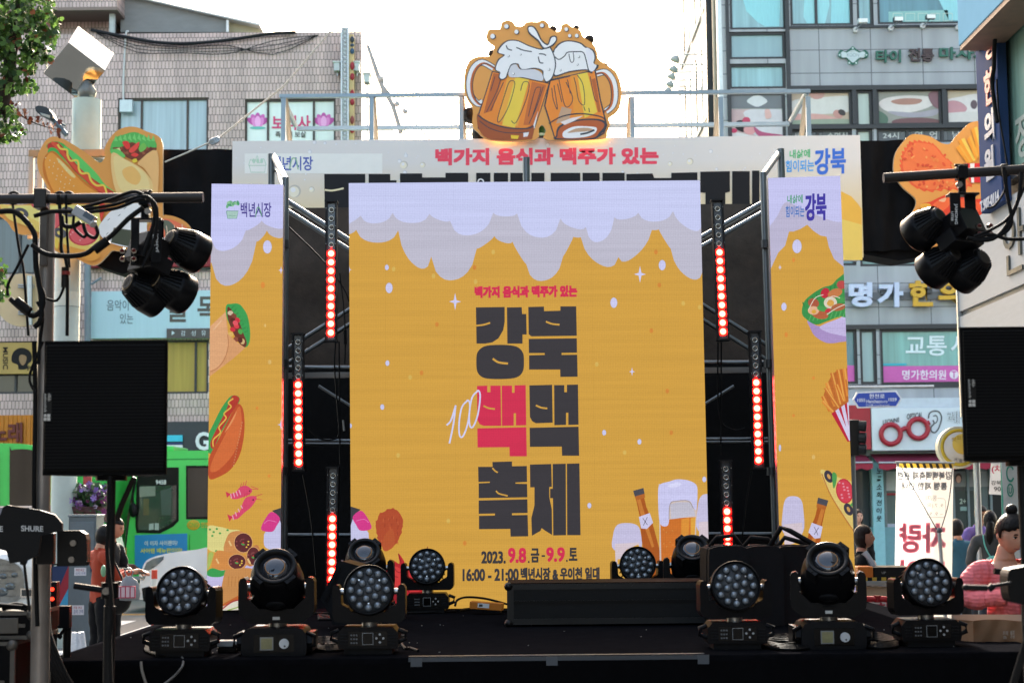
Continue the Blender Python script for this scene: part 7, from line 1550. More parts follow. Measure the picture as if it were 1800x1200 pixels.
# ------------------------------------------------------------------ people
def skin_mesh(nodes, edges, sub=2):
    """a continuous surface grown over a skeleton: nodes name -> (co, radius)"""
    names = list(nodes); idx = {n: i for i, n in enumerate(names)}
    me = bpy.data.meshes.new('skeleton'); me.from_pydata([nodes[n][0] for n in names], [(idx[a], idx[b]) for a, b in edges], [])
    ob = bpy.data.objects.new('skeleton', me); col.objects.link(ob)
    md = ob.modifiers.new('skin', 'SKIN'); md.use_smooth_shade = True; md.branch_smoothing = .6
    if not me.skin_vertices: 
        bm = bmesh.new(); bm.from_mesh(me); bm.verts.layers.skin.verify(); bm.to_mesh(me); bm.free()
    for i, n in enumerate(names): r = nodes[n][1]; me.skin_vertices[0].data[i].radius = (r, r); me.skin_vertices[0].data[i].use_root = (i == 0)
    sb = ob.modifiers.new('sub', 'SUBSURF'); sb.levels = sub; sb.render_levels = sub
    dg = bpy.context.evaluated_depsgraph_get(); dg.update(); ev = bpy.data.meshes.new_from_object(ob.evaluated_get(dg))
    vs = [v.co.copy() for v in ev.vertices]; fs = [list(p.vertices) for p in ev.polygons]
    bpy.data.objects.remove(ob); bpy.data.meshes.remove(me); bpy.data.meshes.remove(ev)
    return vs, fs
SKIN = m('#c08c72', .5, var=.06, sc=20, spec=.3)
def knit(c):
    mt, t, b = newmat('knit_wool'); b.inputs['Base Color'].default_value = lin(c) + (1,); b.inputs['Roughness'].default_value = .85; b.inputs['Specular IOR Level'].default_value = .2
    geo = t.nodes.new('ShaderNodeNewGeometry'); hs = []
    for sc, dis, dr in ((7.5, .6, 'X'), (14, 5., 'Z')):
        w_ = t.nodes.new('ShaderNodeTexWave'); w_.bands_direction = dr; w_.inputs['Scale'].default_value = sc; w_.inputs['Distortion'].default_value = dis; w_.inputs['Detail'].default_value = 1; t.links.new(geo.outputs['Position'], w_.inputs['Vector']); hs.append(w_.outputs['Fac'])
    q = t.nodes.new('ShaderNodeMath'); q.operation = 'MULTIPLY_ADD'; q.inputs[1].default_value = .35; t.links.new(hs[1], q.inputs[0]); t.links.new(hs[0], q.inputs[2])
    bp = t.nodes.new('ShaderNodeBump'); bp.inputs['Strength'].default_value = .6; bp.inputs['Distance'].default_value = .012; t.links.new(q.outputs[0], bp.inputs['Height']); t.links.new(bp.outputs[0], b.inputs['Normal'])
    return mt
def person(label, px, Y, rz, H, top, bottom, hair, pose=None, sleeve='short', nod=0., turn=0., vneck=False, shade='#c08c72', group=None, foot=0., sub=2):
    k = H / 1.70; x = P(px, 950, Y).x
    o = thing('person', label, 'person', (x, Y, foot), group)
    M = Matrix.Translation((x, Y, foot)) @ Matrix.Rotation(R(rz), 4, 'Z') @ Matrix.Scale(k, 4)
    sk = m(shade, .5, var=.06, sc=20, spec=.3)
    J = dict(pelvis=(0, .01, .95), waist=(0, .0, 1.08), chest=(0, .0, 1.22), upper=(0, .015, 1.345), base=(0, .01, 1.425), neck=(0, -.005, 1.465), skull=(0, -.02, 1.53))
    for s, n in ((-1, 'r'), (1, 'l')):
        J.update({'sh' + n: (s * .172, .015, 1.36), 'el' + n: (s * .215, .03, 1.10), 'wr' + n: (s * .225, -.04, .87), 'hip' + n: (s * .09, .01, .90), 'kn' + n: (s * .1, -.01, .49), 'an' + n: (s * .1, .03, .09), 'toe' + n: (s * .115, -.12, .04)})
    J.update(pose or {})
    Rr = dict(pelvis=.125, waist=.11, chest=.13, upper=.1, base=.062, neck=.05, skull=.05)
    for n in 'rl': Rr.update({'sh' + n: .062, 'el' + n: .04, 'wr' + n: .026, 'hip' + n: .085, 'kn' + n: .055, 'an' + n: .038, 'toe' + n: .034})
    E = [('pelvis', 'waist'), ('waist', 'chest'), ('chest', 'upper'), ('upper', 'base'), ('base', 'neck'), ('neck', 'skull')]
    for n in 'rl': E += [('upper', 'sh' + n), ('sh' + n, 'el' + n), ('el' + n, 'wr' + n), ('pelvis', 'hip' + n), ('hip' + n, 'kn' + n), ('kn' + n, 'an' + n), ('an' + n, 'toe' + n)]
    N = {a: (V(J[a]), Rr[a]) for a in J}
    for n in 'rl':                             # palm, four fingers of unequal length and a thumb, loosely curled
        w_, e_ = V(J['wr' + n]), V(J['el' + n]); d = (w_ - e_).normalized(); s = 1 if n == 'l' else -1
        side = d.cross(V((0, 0, 1))); side = side.normalized() if side.length > .2 else V((0, -1, 0)); inn = side.cross(d).normalized() * -1
        pm = w_ + d * .055; N['pm' + n] = (pm, .027); E.append(('wr' + n, 'pm' + n))
        for i, (off, L) in enumerate(((-.024, .062), (-.008, .07), (.008, .066), (.022, .054))):
            a1 = pm + d * .03 + side * off; a2 = a1 + d * L * .5 + inn * .012; a3 = a2 + d * L * .3 + inn * .026
            for t, q in enumerate((a1, a2, a3)): N[f'f{n}{i}{t}'] = (q, .0095 - .001 * t)
            E += [('pm' + n, f'f{n}{i}0'), (f'f{n}{i}0', f'f{n}{i}1'), (f'f{n}{i}1', f'f{n}{i}2')]
        t1 = w_ + d * .03 - side * .032; t2 = t1 + d * .03 - side * .014 + inn * .015
        N[f't{n}0'] = (t1, .012); N[f't{n}1'] = (t2, .0095); E += [('wr' + n, f't{n}0'), (f't{n}0', f't{n}1')]
    flat = lambda v: V((v.x, v.y * (1 if v.z < .86 or v.z > 1.43 or abs(v.x) > .19 or v.y < -.14 else .74), v.z))
    b = MB(); vs, fs = skin_mesh(N, E, sub); raw = [v.copy() for v in vs]; vs = [flat(v) for v in vs]; b.add([M @ v for v in vs], fs, sk, True)
    nr = [V((0, 0, 0)) for _ in vs]
    for f in fs:
        q = (vs[f[1]] - vs[f[0]]).cross(vs[f[2]] - vs[f[1]])
        for i in f: nr[i] += q
    nr = [q.normalized() for q in nr]
    seg = [(a, c) for a, c in E if a in J and c in J]
    def bone(v):
        best = (9, None, 0)
        for a, c in seg:
            A, C = V(J[a]), V(J[c]); d = C - A; t = max(0, min(1, (v - A).dot(d) / d.length_squared)); e = (v - A - d * t).length - (Rr[a] * (1 - t) + Rr[c] * t)
            if e < best[0]: best = (e, c.rstrip('rl') if c[:-1] in ('sh', 'el', 'wr', 'hip', 'kn', 'an', 'toe') else c, t)
        return best[1][:3], best[2]
    bones = [bone(v) for v in raw]
    hands = {i for i, v in enumerate(raw) if any((v - V(J['wr' + n])).length < .2 and (v - V(J['el' + n])).dot((V(J['wr' + n]) - V(J['el' + n])).normalized()) > (V(J['wr' + n]) - V(J['el' + n])).length * .96 for n in 'rl')}
    def garment(name, mat, ok, off):
        keep = [i not in hands and ok(*bones[i], raw[i], vs[i]) for i in range(len(vs))]; g = MB()
        idx = {}; gv = []; gf = []
        for f in fs:
            if sum(keep[i] for i in f) < len(f) - 1: continue
            for i in f:
                if i not in idx: idx[i] = len(gv); q = vs[i]; gv.append(M @ (q + nr[i] * (off + .003 * sin(q.z * 55 + q.x * 37) + .003 * sin(q.z * 23 - q.x * 60))))
            gf.append([idx[i] for i in f])
        g.add(gv, gf, mat, True); return g.build(name, o)
    # the head, joined into the same mesh
    HM = M @ Matrix.Translation((0, -.02, 1.495)) @ Matrix.Rotation(R(turn), 4, 'Z') @ Matrix.Rotation(R(nod), 4, 'X') @ Matrix.Translation((0, -.005, .09)) @ Matrix.Scale(.94, 4)
    def hs(q):
        z = q.z; q = q.copy()
        if z < 0: q.x *= 1 + z * 2.6; q.y = q.y * (1 + z * 1.2) - (.012 if q.y < 0 else 0) * min(1, -z * 14)
        if q.y < -.05:
            nz = math.exp(-((q.x / .013) ** 2) - ((z + .018) / .03) ** 2); q.y -= .02 * nz
            q.y += .008 * (math.exp(-(((abs(q.x) - .032) / .018) ** 2) - ((z - .012) / .016) ** 2)); q.y -= .005 * math.exp(-(q.x / .028) ** 2 - ((z + .062) / .014) ** 2) + .007 * math.exp(-(q.x / .022) ** 2 - ((z + .098) / .018) ** 2)
        return HM @ q
    O0 = V((0, 0, 0))
    b.ball(O0, .076, sk, .094, .114, 36, 26, None, hs)
    for s in (-1, 1): b.ball(O0, .008, sk, .018, .03, 8, 6, None, lambda q, s=s: HM @ (q + V((s * .077, .012, -.012))))
    dk = m('#1d1512', .4); lip = m('#a05a52', .45)
    for s in (-1, 1):
        b.ball(O0, .015, m('#d9d2cc', .3), .006, .0055, 10, 6, None, lambda q, s=s: HM @ (q + V((s * .031, -.0785, .01))))
        b.ball(O0, .0075, dk, .004, .0065, 8, 6, None, lambda q, s=s: HM @ (q + V((s * .031, -.0825, .0095))))
        b.ball(O0, .019, dk, .005, .003, 10, 4, None, lambda q, s=s: HM @ (q + V((s * .031, -.0825, .0155 + .0))))
        b.ball(O0, .02, m('#2b201b', .6), .005, .0035, 10, 4, None, lambda q, s=s: HM @ (q + V((s * .032, -.0835, .032 - abs(q.x) * .15))))
    b.ball(O0, .022, lip, .007, .0055, 12, 6, None, lambda q: HM @ (q + V((0, -.0915 + abs(q.x) * .35, -.06))))
    b.ball(O0, .018, m('#5e322e', .5), .0065, .0012, 12, 4, None, lambda q: HM @ (q + V((0, -.0935 + abs(q.x) * .35, -.0595))))
    b.build('body', o)
    # hair
    style, hc = hair; hm = m(hc, .42, var=.4, sc=90, bump=.5, stretch=(1, 1, .12)); h = MB()
    def hf(q):
        q = q.copy(); front = q.y < -.028
        if front and q.z < .062 - .5 * (abs(q.x)) * (1 if style != 'short' else .4): q *= .8; q.y += .02
        elif q.z < -.04 and style in ('bun', 'short'): q.x *= .82; q.y *= .86 if q.y < .05 else .96; q.z *= .8
        if style == 'bob' and q.z < 0 and q.y > -.03: q.x *= 1.12; q.z *= 1.15
        if style == 'long' and q.z < 0 and q.y > -.02: q.z *= 2.0; q.x *= 1.0; q.y += .012
        return HM @ (q + V((0, .006, .008)))
    h.ball(O0, .085, hm, .103, .122, 36, 24, None, hf)
    if style == 'bun': h.ball(HM @ V((.0, .045, .135)), .034 * k, hm, n=16, k=10)
    if style == 'tail': h.tube([HM @ V(p) for p in ((0, .09, .03), (.01, .12, -.03), (.02, .115, -.14), (.03, .1, -.25), (.03, .1, -.3))], .04, hm, 10, [.03 * k, .045 * k, .05 * k, .035 * k, .008 * k])
    h.build('hair', o)
    # clothes: the body's own surface, moved outwards
    tc, tn = top; tm = knit(tc) if tn == 'sweater' else m(tc, .8, var=.12, sc=30, bump=.25)
    lim = .97 if sleeve == 'long' else -1
    def shirt(n, t, v, q):
        if n in ('hip', 'kn', 'an', 'toe', 'nec', 'sku'): return n == 'hip' and v.z > .84
        if n == 'el': return sleeve == 'long' or t < .7
        if n == 'wr': return t < lim
        if vneck and q.y < .0 and v.z > 1.29 + abs(v.x) * 1.15: return False
        return v.z < 1.445 - (.02 if vneck else 0) and v.z > .84
    garment(tn, tm, shirt, .014 if tn != 'sweater' else .02)
    garment('trousers', m(bottom, .8, var=.15, sc=25, bump=.2), lambda n, t, v, q: n in ('hip', 'kn') or (n == 'an' and t < .92) or (n in ('wai', 'pel') and v.z < 1.0), .01)
    for n in 'rl':
        s_ = MB(); a, t = V(J['an' + n]), V(J['toe' + n]); c = (a + t) / 2; s_.ball(O0, .05, m('#1c1b1c', .5), .135, .05, 16, 8, None, lambda q, c=c: M @ (V((c.x, c.y, .05)) + V((q.x, q.y, max(q.z, -.045))))); s_.build('shoe', o)
    return o, M, HM
def bag_strap(o, M, pts, r, c, name='strap'): b = MB(); b.tube([M @ V(p) for p in smooth3(pts)], r, m(c, .6), 6); return b.build(name, o)
# woman in pink knit, looking down at something in her hands
pk, MP, HP = person('woman in pink cable-knit sweater with hair bun looking down at her hands', 1766, 9.75, 9, 1.70, ('#e2777c', 'sweater'), '#1d1d22', ('bun', '#161213'), dict(elr=(-.255, .0, 1.2), wrr=(-.05, -.24, 1.235), ell=(.26, .02, 1.19), wrl=(.1, -.25, 1.215)), 'long', nod=24, turn=14, vneck=True, sub=3, shade='#cb9a82')
b = MB(); b.box(-.05, .08, -.01, .01, -.06, .05, m('#2a2c30', .5), MP @ Matrix.Translation((.04, -.34, 1.215)) @ Matrix.Rotation(R(-40), 4, 'X'))
tag(b.build('wallet', bevel=.005), 'dark wallet held in the hands of the woman in pink', 'wallet')
# woman in red and the man before her
rw, MR_, _ = person('woman in brick red top seen from behind holding a paper, bob haircut', 176, 17.9, 128, 1.61, ('#a33c22', 'shirt'), '#16171c', ('bob', '#131112'), dict(elr=(-.23, -.1, 1.12), wrr=(-.14, -.33, 1.18), ell=(.22, -.12, 1.12), wrl=(.12, -.36, 1.17)), 'short', nod=16)
b = MB(); b.box(-.03, .14, -.004, .004, -.1, .1, m('#4a4340', .6), MR_ @ Matrix.Translation((0, -.47, 1.2)) @ Matrix.Rotation(R(-55), 4, 'X')); tag(b.build('clipboard'), 'thin dark pad held by the woman in red', 'pad')
o = thing('handbag', 'black shoulder bag on the side of the woman in red', 'bag', P(212, 1065, 17.6)); b = MB(); c = P(208, 1050, 17.55); b.ball(c, .14, m('#131315', .45), .07, .17, 16, 10); b.build('pouch', o); b = MB(); b.tube(smooth3([c + V((-.08, 0, .12)), P(197, 985, 17.5), P(190, 972, 17.6), P(200, 985, 17.75), c + V((.06, .05, .12))]), .012, m('#131315', .5)); b.build('strap', o)
o = thing('shopping_bag', 'translucent white carrier bag with pink boxes at the woman in red', 'bag', P(226, 1055, 17.4)); c = P(227, 1032, 17.4)
b = MB(); fm_ = translucent('#8d9399', .35, .35)
b.lathe([(.05, -.13), (.1, -.125), (.112, -.06), (.1, .02), (.075, .07), (.045, .1), (.03, .115)], Matrix.Translation(c) @ Matrix.Scale(.7, 4, (0, 1, 0)), fm_, 20)
b.v = [(x + .008 * sin(z * 90 + y * 60), y + .008 * sin(x * 80 + z * 50), z) for x, y, z in b.v]
for s in (-1, 1): b.tube([c + V((s * .02, 0, .1)), c + V((s * .045, -.02, .16)), c + V((s * .01, -.02, .2)), c + V((-s * .01, -.01, .15))], .008, fm_, 6)
b.build('film', o)
b = MB(); b.box(c.x - .1, c.x + .09, 17.27, 17.3, c.z - .1, c.z + .02, m('#b8405a', .5)); 
for i in range(4): b.box(c.x - .095 + i * .047, c.x - .06 + i * .047, 17.266, 17.269, c.z - .09, c.z + .01, m('#d3b6bc', .5))
b.build('box', o)
b = MB(); c = P(182, 1003, 17.55); b.ball(c, .03, m('#7fae86', .4, bump=.4), .03, .06); tag(b.build('plastic_pouch'), 'small green plastic pouch under the arm of the woman in red', 'pouch')
person('man in dark shirt with black hair looking down in front of the woman in red', 196, 18.9, 75, 1.68, ('#1d2026', 'shirt'), '#15161a', ('short', '#15120f'), dict(elr=(-.24, -.05, 1.12), wrr=(-.1, -.3, 1.1), ell=(.24, -.05, 1.12), wrl=(.12, -.3, 1.1)), 'short', nod=18, shade='#b98468')
gw, MG, HG = person('woman in grey top seen from behind with mint drawstring straps and dark ponytail', 1742, 19.6, 172, 1.66, ('#4b4a4a', 'shirt'), '#2b2f38', ('tail', '#1b1716'), dict(elr=(-.25, .0, 1.12), wrr=(-.2, -.18, .98), ell=(.25, .0, 1.12), wrl=(.2, -.18, .98)), 'short')
for s in (-1, 1): bag_strap(gw, MG, [(s * .1, .1, 1.42), (s * .09, .14, 1.3), (s * .05, .15, 1.2), (.0, .15, 1.12)], .008, '#6fc2ae')
b = MB(); b.ball(MG @ V((0, .17, 1.02)), .13, m('#6fb8a8', .6, bump=.4), .06, .16, 16, 10); tag(b.build('drawstring_bag'), 'mint green drawstring bag on the back of the woman in grey', 'bag')
pm, MPm, HPm = person('man in purple shirt and glasses looking down by the shop posters', 1722, 22.5, 18, 1.72, ('#6f5da0', 'shirt'), '#2a2c33', ('short', '#2a2726'), dict(elr=(-.25, .0, 1.12), wrr=(-.1, -.24, 1.06), ell=(.25, .0, 1.12), wrl=(.1, -.24, 1.06)), 'short', nod=18, shade='#a8775c')
b = MB()
for s in (-1, 1): c = HPm @ V((s * .032, -.098, .01)); torus(b, c, .024, .003, m('#1a1a1a', .4), 14, 5)
b.tube([HPm @ V((-.01, -.1, .012)), HPm @ V((.01, -.1, .012))], .003, m('#1a1a1a')); b.build('glasses', pm)
person('person in teal blue top mostly hidden behind the white banner', 1684, 20.4, 200, 1.56, ('#2f5f76', 'shirt'), '#23262c', ('bob', '#1a1817'), dict(elr=(-.26, .0, 1.12), wrr=(-.16, -.2, 1.1), ell=(.26, .0, 1.12), wrl=(.16, -.2, 1.1)), 'long')
person('woman with long dark hair in black standing under the short maroon awning', 1509, 27, 8, 1.66, ('#17171b', 'shirt'), '#17171b', ('long', '#1a1414'), None, 'long', shade='#c79a86')
bw, MBw, _ = person('woman in black with wavy hair in profile facing the white banner', 1514, 15.4, 80, 1.56, ('#151518', 'shirt'), '#1a1b20', ('bob', '#2a1a15'), None, 'short', shade='#c08a72')
bag_strap(bw, MBw, [(-.13, -.02, 1.44), (-.15, -.1, 1.3), (-.14, -.12, 1.1), (-.13, -.11, 1.0)], .03, '#b8b9bc')

# ------------------------------------------------------------------ vehicles
GREEN = m('#3fc459', .3, var=.04, coat=.6); GLS = m('#15191c', .06, var=.2, sc=2, coat=1.); WHT = m('#d3d6d8', .25, var=.03, coat=.8); TYRE = m('#161617', .8); CHROME = m('#b9bdc0', .15, 1.)
def wheel(parent, x, y, r, wd=.22):
    b = MB(); b.lathe([(r * .62, -wd / 2), (r * .92, -wd / 2), (r, -wd * .3), (r, wd * .3), (r * .92, wd / 2), (r * .62, wd / 2)], Matrix.Translation((x, y, r)) @ Matrix.Rotation(pi / 2, 4, 'X'), TYRE, 28); w_ = b.build('wheel', parent)
    b = MB(); b.lathe([(.01, -wd / 2 - .004), (r * .2, -wd / 2 - .006), (r * .6, -wd / 2 + .02), (r * .62, wd / 2)], Matrix.Translation((x, y, r)) @ Matrix.Rotation(pi / 2, 4, 'X'), m('#8f9498', .35, .8), 20); b.build('rim', w_)
YV = 37.
b2 = thing('city_bus', 'green city bus with a blue advert and number on its side, seen from the side', 'bus', (P(330, 900, YV).x + 4, YV, 0))
xf = P(215, 950, YV).x
b = MB(); zr = P(300, 792, YV).z; prof = [(xf + .05, .35), (xf, .8), (P(214, 985, YV).x, P(214, 985, YV).z), (P(226, 900, YV).x, P(226, 900, YV).z), (P(237, 838, YV).x, P(237, 838, YV).z), (P(243, 803, YV).x, P(243, 803, YV).z), (P(252, 794, YV).x, zr), (xf + 10.6, zr), (xf + 10.9, zr - .25), (xf + 10.9, .35)]
b.prism([V((x, YV, z)) for x, z in prof], (0, 2.45, 0), GREEN); b.build('body', b2, .05)
b = MB(); b.box(P(262, 790, YV).x, P(300, 790, YV).x, YV + .3, YV + 2., zr, zr + .12, GREEN); b.build('roof_unit', b2, .03)
def pane_poly(name, pts, mat, parent, off=.012): bb = MB(); bb.prism([P(x, y, YV - off) for x, y in pts], (0, off - .002, 0), mat); return bb.build(name, parent)
w1 = pane_poly('window', [(244, 821), (314, 821), (314, 915), (304, 925), (281, 937), (240, 936), (238, 925), (240, 850)], m('#121416', .3), b2)
pane_poly('pane', [(247, 853), (310, 853), (310, 912), (300, 920), (280, 931), (244, 931), (243, 920)], m('#2a3033', .05, var=.5, sc=1.5, coat=1.), w1, .016)
for i, (pts, c) in enumerate((([(245, 855), (273, 854), (273, 871), (245, 873)], '#7d7f78'), ([(252, 876), (262, 876), (262, 905), (252, 905)], '#584a34'), ([(282, 862), (302, 856), (300, 905), (284, 905)], '#3f474a'), ([(262, 920), (270, 919), (270, 930), (262, 931)], '#a9b0b0'), ([(272, 919), (279, 919), (279, 931), (272, 931)], '#a9b0b0'))): pane_poly('interior_patch', pts, m(c, .2, coat=1.), w1, .019 + .001 * i)  # tinted patches standing for seats and pale things inside the bus
for x0, x1 in ((327, 420), (436, 520), (536, 620), (636, 720)): w_ = pane_poly('window', [(x0, 818), (x1, 818), (x1, 912), (x0, 912)], m('#121416', .3), b2); pane_poly('pane', [(x0 + 3, 822), (x1 - 3, 822), (x1 - 3, 908), (x0 + 3, 908)], m('#24262a', .08, var=.7, sc=1.2, coat=1.), w_, .016)
ad = pane_poly('advert', [(237, 940), (329, 937), (329, 1003), (237, 1006)], m('#2a86c4', .4, var=.12, sc=1.5), b2)
b = MB(); ptext(b, '이 이자 사이렌이?', (254, 950, 312, 959), YV - .016, WHITE, .03, tilt=1); ptext(b, '사이렌 메뉴판이야!', (247, 963, 320, 972), YV - .016, m('#d8d03a', .4), .04, tilt=1); b.build('advert_lettering', ad)
b = MB(); ptext(b, '9458', (274, 843, 292, 851), YV - .016, WHITE, .04); c = P(340, 922, YV - .01); b.ball(c, 11.5 * YV / F, m('#c9a52a', .4), .01, 9 * YV / F, 20, 8); ptext(b, 'CNG', (332, 918, 348, 926), YV - .024, m('#7fae3a'), .03); ptext(b, '천연가스버스', (353, 917, 392, 927), YV - .014, m('#c9a52a'), .02); b.build('lettering', b2)
b = MB(); b.box(P(218, 960, YV).x, P(223, 960, YV).x, YV - .015, YV + .02, P(220, 988, YV).z, P(220, 962, YV).z, m('#b9834a', .3)); b.build('marker_light', b2)
b = MB(); b.tube([P(x, y, YV - .1) for x, y in ((238, 845), (233, 870), (234, 890))], .03, BLACK); b.ball(P(234, 896, YV - .1), .09, BLACK, .08, .16, 10, 8); b.build('mirror', b2)
b = MB()
for y in (808, 1000): b.box(P(252, y, YV).x, xf + 10.8, YV - .004, YV - .001, P(300, y, YV).z, P(300, y, YV).z + .025, m('#23853a', .5))
for x in (333, 432, 528, 628): b.box(P(x, 900, YV).x, P(x, 900, YV).x + .02, YV - .0035, YV - .001, .4, P(300, 940, YV).z, m('#23853a', .5))
b.build('panel_seam', b2)
b = MB(); b.prism([P(x, y, YV - .004) for x, y in ((216, 985), (224, 905), (237, 838), (241, 838), (228, 910), (219, 985))], (0, .003, 0), m('#14181a', .1, coat=1.)); b.build('windscreen', b2)
for dx in (2.4, 8.2): wheel(b2, xf + dx, YV + .12, .48, .28)
YV1 = 31.
b1 = thing('city_bus', 'green city bus with dark windscreen behind the white van', 'bus', (P(-20, 900, YV1).x, YV1, 0))
x0, x1 = P(-175, 900, YV1).x, P(70, 900, YV1).x; zr = P(30, 777, YV1).z
b = MB(); pr = smooth_pts([(x0, .4), (x0, zr - .3), (x0 + .15, zr - .06), (x0 + .5, zr), (x1 - .5, zr - .02), (x1 - .12, zr - .1), (x1, zr - .4), (x1, .4)], False, 3); b.prism([V((x, YV1, z)) for x, z in pr], (0, 9, 0), GREEN); b.build('body', b1, .04)
b = MB(); b.prism([P(x, y, YV1 - .03) for x, y in smooth_pts([(17, 800), (20, 791), (40, 789), (62, 792), (67, 800), (68, 960), (66, 985), (20, 985), (17, 975)], True, 3)], (0, .028, 0), GLS); b.build('windscreen', b1)
b = MB(); b.prism([P(x, y, YV1 - .03) for x, y in ((-160, 795), (-2, 795), (-2, 985), (-160, 985))], (0, .028, 0), GLS); b.build('windscreen', b1)
b = MB(); ptext(b, '노원', (58, 868, 67, 880), YV1 - .04, m('#2f9a6a')); b.build('lettering', b1)
for dx in (.35, 2.2): wheel(b1, x0 + dx, YV1 + .8, .48)
# white van close by, front towards the stage
YW = 24.
vn = thing('white_van', 'white van front with clear headlamp behind the road cases', 'van', (P(-5, 1100, YW).x, YW, 0))
x0, x1 = P(-120, 1000, YW).x, P(90, 1000, YW).x; zh = P(20, 966, YW).z
b = MB(); b.prism([V((x0, y, z)) for y, z in smooth_pts([(YW + .15, .3), (YW, .42), (YW - .03, .7), (YW + .05, zh - .12), (YW + .3, zh), (YW + 1.1, zh + .12), (YW + 1.2, zh + .1), (YW + 4.3, zh + .1), (YW + 4.4, .5), (YW + 4.3, .3)], True, 3)], (x1 - x0, 0, 0), WHT); b.build('body', vn, .05)
b = MB(); b.prism([V((x0 + .12, y, z)) for y, z in ((YW + 1.15, zh + .1), (YW + 1.75, zh + .62), (YW + 4.2, zh + .6), (YW + 4.3, zh + .1))], (x1 - x0 - .24, 0, 0), GLS); b.build('windscreen', vn, .04)
for cx, w_ in ((12, 36), (-105, 20)):
    b = MB(); b.prism([P(x, y, YW - .06) for x, y in smooth_pts([(cx - w_, 1050), (cx - w_, 985), (cx + 4, 985), (cx + 26, 1000), (cx + 30, 1030), (cx + 20, 1055), (cx - 10, 1058)], True, 3)], (0, .1, 0), m('#6f777b', .08, .5, var=.5, sc=9, coat=1.)); hl = b.build('headlamp', vn)
    b = MB()
    for dx, dy, rr in ((-8, 1040, .06), (6, 1030, .05), (14, 1010, .035), (-6, 1012, .04)): b.ball(P(cx + dx, dy, YW - .06), rr * 1.4, m('#5f676c', .15, .6, var=.5, sc=25), .02, rr)
    for k in range(6): b.box(P(cx - 26, 990, YW).x, P(cx + 20, 990, YW).x, YW - .066, YW - .0605, P(cx, 992 + k * 11, YW).z, P(cx, 991 + k * 11, YW).z, m('#3f4549', .3))
    b.build('reflector', hl)
b = MB(); r = rect(38, 1033, 70, 1049, YW); b.box(r[0], r[1], YW - .065, YW - .02, r[2], r[3], CHROME); b.box(r[0] + .02, r[1] - .02, YW - .07, YW - .0655, r[2] + .02, r[3] - .02, m('#303437', .4)); b.build('grille', vn)
for dx in (.25, 1.5): wheel(vn, x0 + dx, YW + .8, .32)
YK = 29.8
cr = thing('white_car', 'white car with slim clear headlamp before the green bus advert', 'car', (P(300, 1050, YK).x + 1.6, YK, 0))
xf = P(246, 1000, YK).x; z = lambda y: P(300, y, YK).z; X = lambda x: P(x, 1000, YK).x
pf = [(X(250), .22), (X(246), .42), (X(247), z(1012)), (X(252), z(992)), (X(264), z(980)), (X(300), z(971)), (X(345), z(966)), (X(372), z(962)), (xf + 1.9, 1.38), (xf + 2.5, 1.45), (xf + 3.3, 1.4), (xf + 3.9, 1.1), (xf + 4.5, 1.02), (xf + 4.55, .5), (xf + 4.5, .22)]
def car_part(pts, name, mat, inset0, wdt, parent, bev=.06): bb = MB(); bb.prism([V((x, YK + inset0, zz)) for x, zz in smooth_pts(pts, True, 3)], (0, wdt, 0), mat); return bb.build(name, parent, bev)
lowpf = [p for p in pf if p[1] < 1.13]
car_part([(x, min(zz, 1.02) if x > xf + 1.5 else zz) for x, zz in pf], 'body', WHT, 0, 1.76, cr, .12)
car_part([(xf + 1.35, .98), (xf + 1.95, 1.4), (xf + 2.5, 1.46), (xf + 3.3, 1.41), (xf + 3.95, .98)], 'cabin', GLS, .14, 1.48, cr, .06)
b = MB(); b.prism([P(x, y, YK - .012) for x, y in ((252, 1001), (258, 988), (270, 981), (288, 977), (287, 983), (276, 993), (262, 1002))], (0, .06, 0), m('#59666d', .08, .6, var=.5, sc=12, coat=1.)); b.build('headlight', cr)
b = MB(); b.prism([P(x, y, YK - .012) for x, y in ((249, 1033), (262, 1030), (275, 1045), (270, 1060), (252, 1056))], (0, .05, 0), m('#1d2022', .4)); b.build('bumper_grille', cr); b = MB(); b.ball(P(250, 1010, YK - .01), .06, m('#c4c8ca', .1, .8), .03, .09); b.build('fog_lamp', cr)
for dx in (.85, 3.6): wheel(cr, xf + dx, YK + .1, .32)
YQ = 23.
q3 = thing('parked_car', 'pale blue grey car with dark wheel arch half hidden by the white banner', 'car', (P(1715, 1040, YQ).x, YQ, 0))
xf = P(1668, 1000, YQ).x
pf = [(xf, .25), (xf - .03, .6), (xf + .1, P(1690, 985, YQ).z), (xf + .6, P(1715, 972, YQ).z), (xf + 1.2, P(1740, 965, YQ).z), (xf + 4.1, 1.1), (xf + 4.3, .5), (xf + 4.25, .25)]
b = MB(); b.prism([V((x, YQ, z_)) for x, z_ in smooth_pts(pf, True, 3)], (0, 1.7, 0), m('#8fa6bb', .25, var=.05, coat=.8)); b.build('body', q3, .1)
b = MB(); b.prism([V((x, YQ + .12, z_)) for x, z_ in ((xf + 1.1, 1.1), (xf + 1.8, 1.45), (xf + 3.2, 1.45), (xf + 3.9, 1.1))], (0, 1.45, 0), GLS); b.build('cabin', q3, .05)
wheel(q3, xf + .75, YQ + .06, .34); wheel(q3, xf + 3.4, YQ + .06, .34)

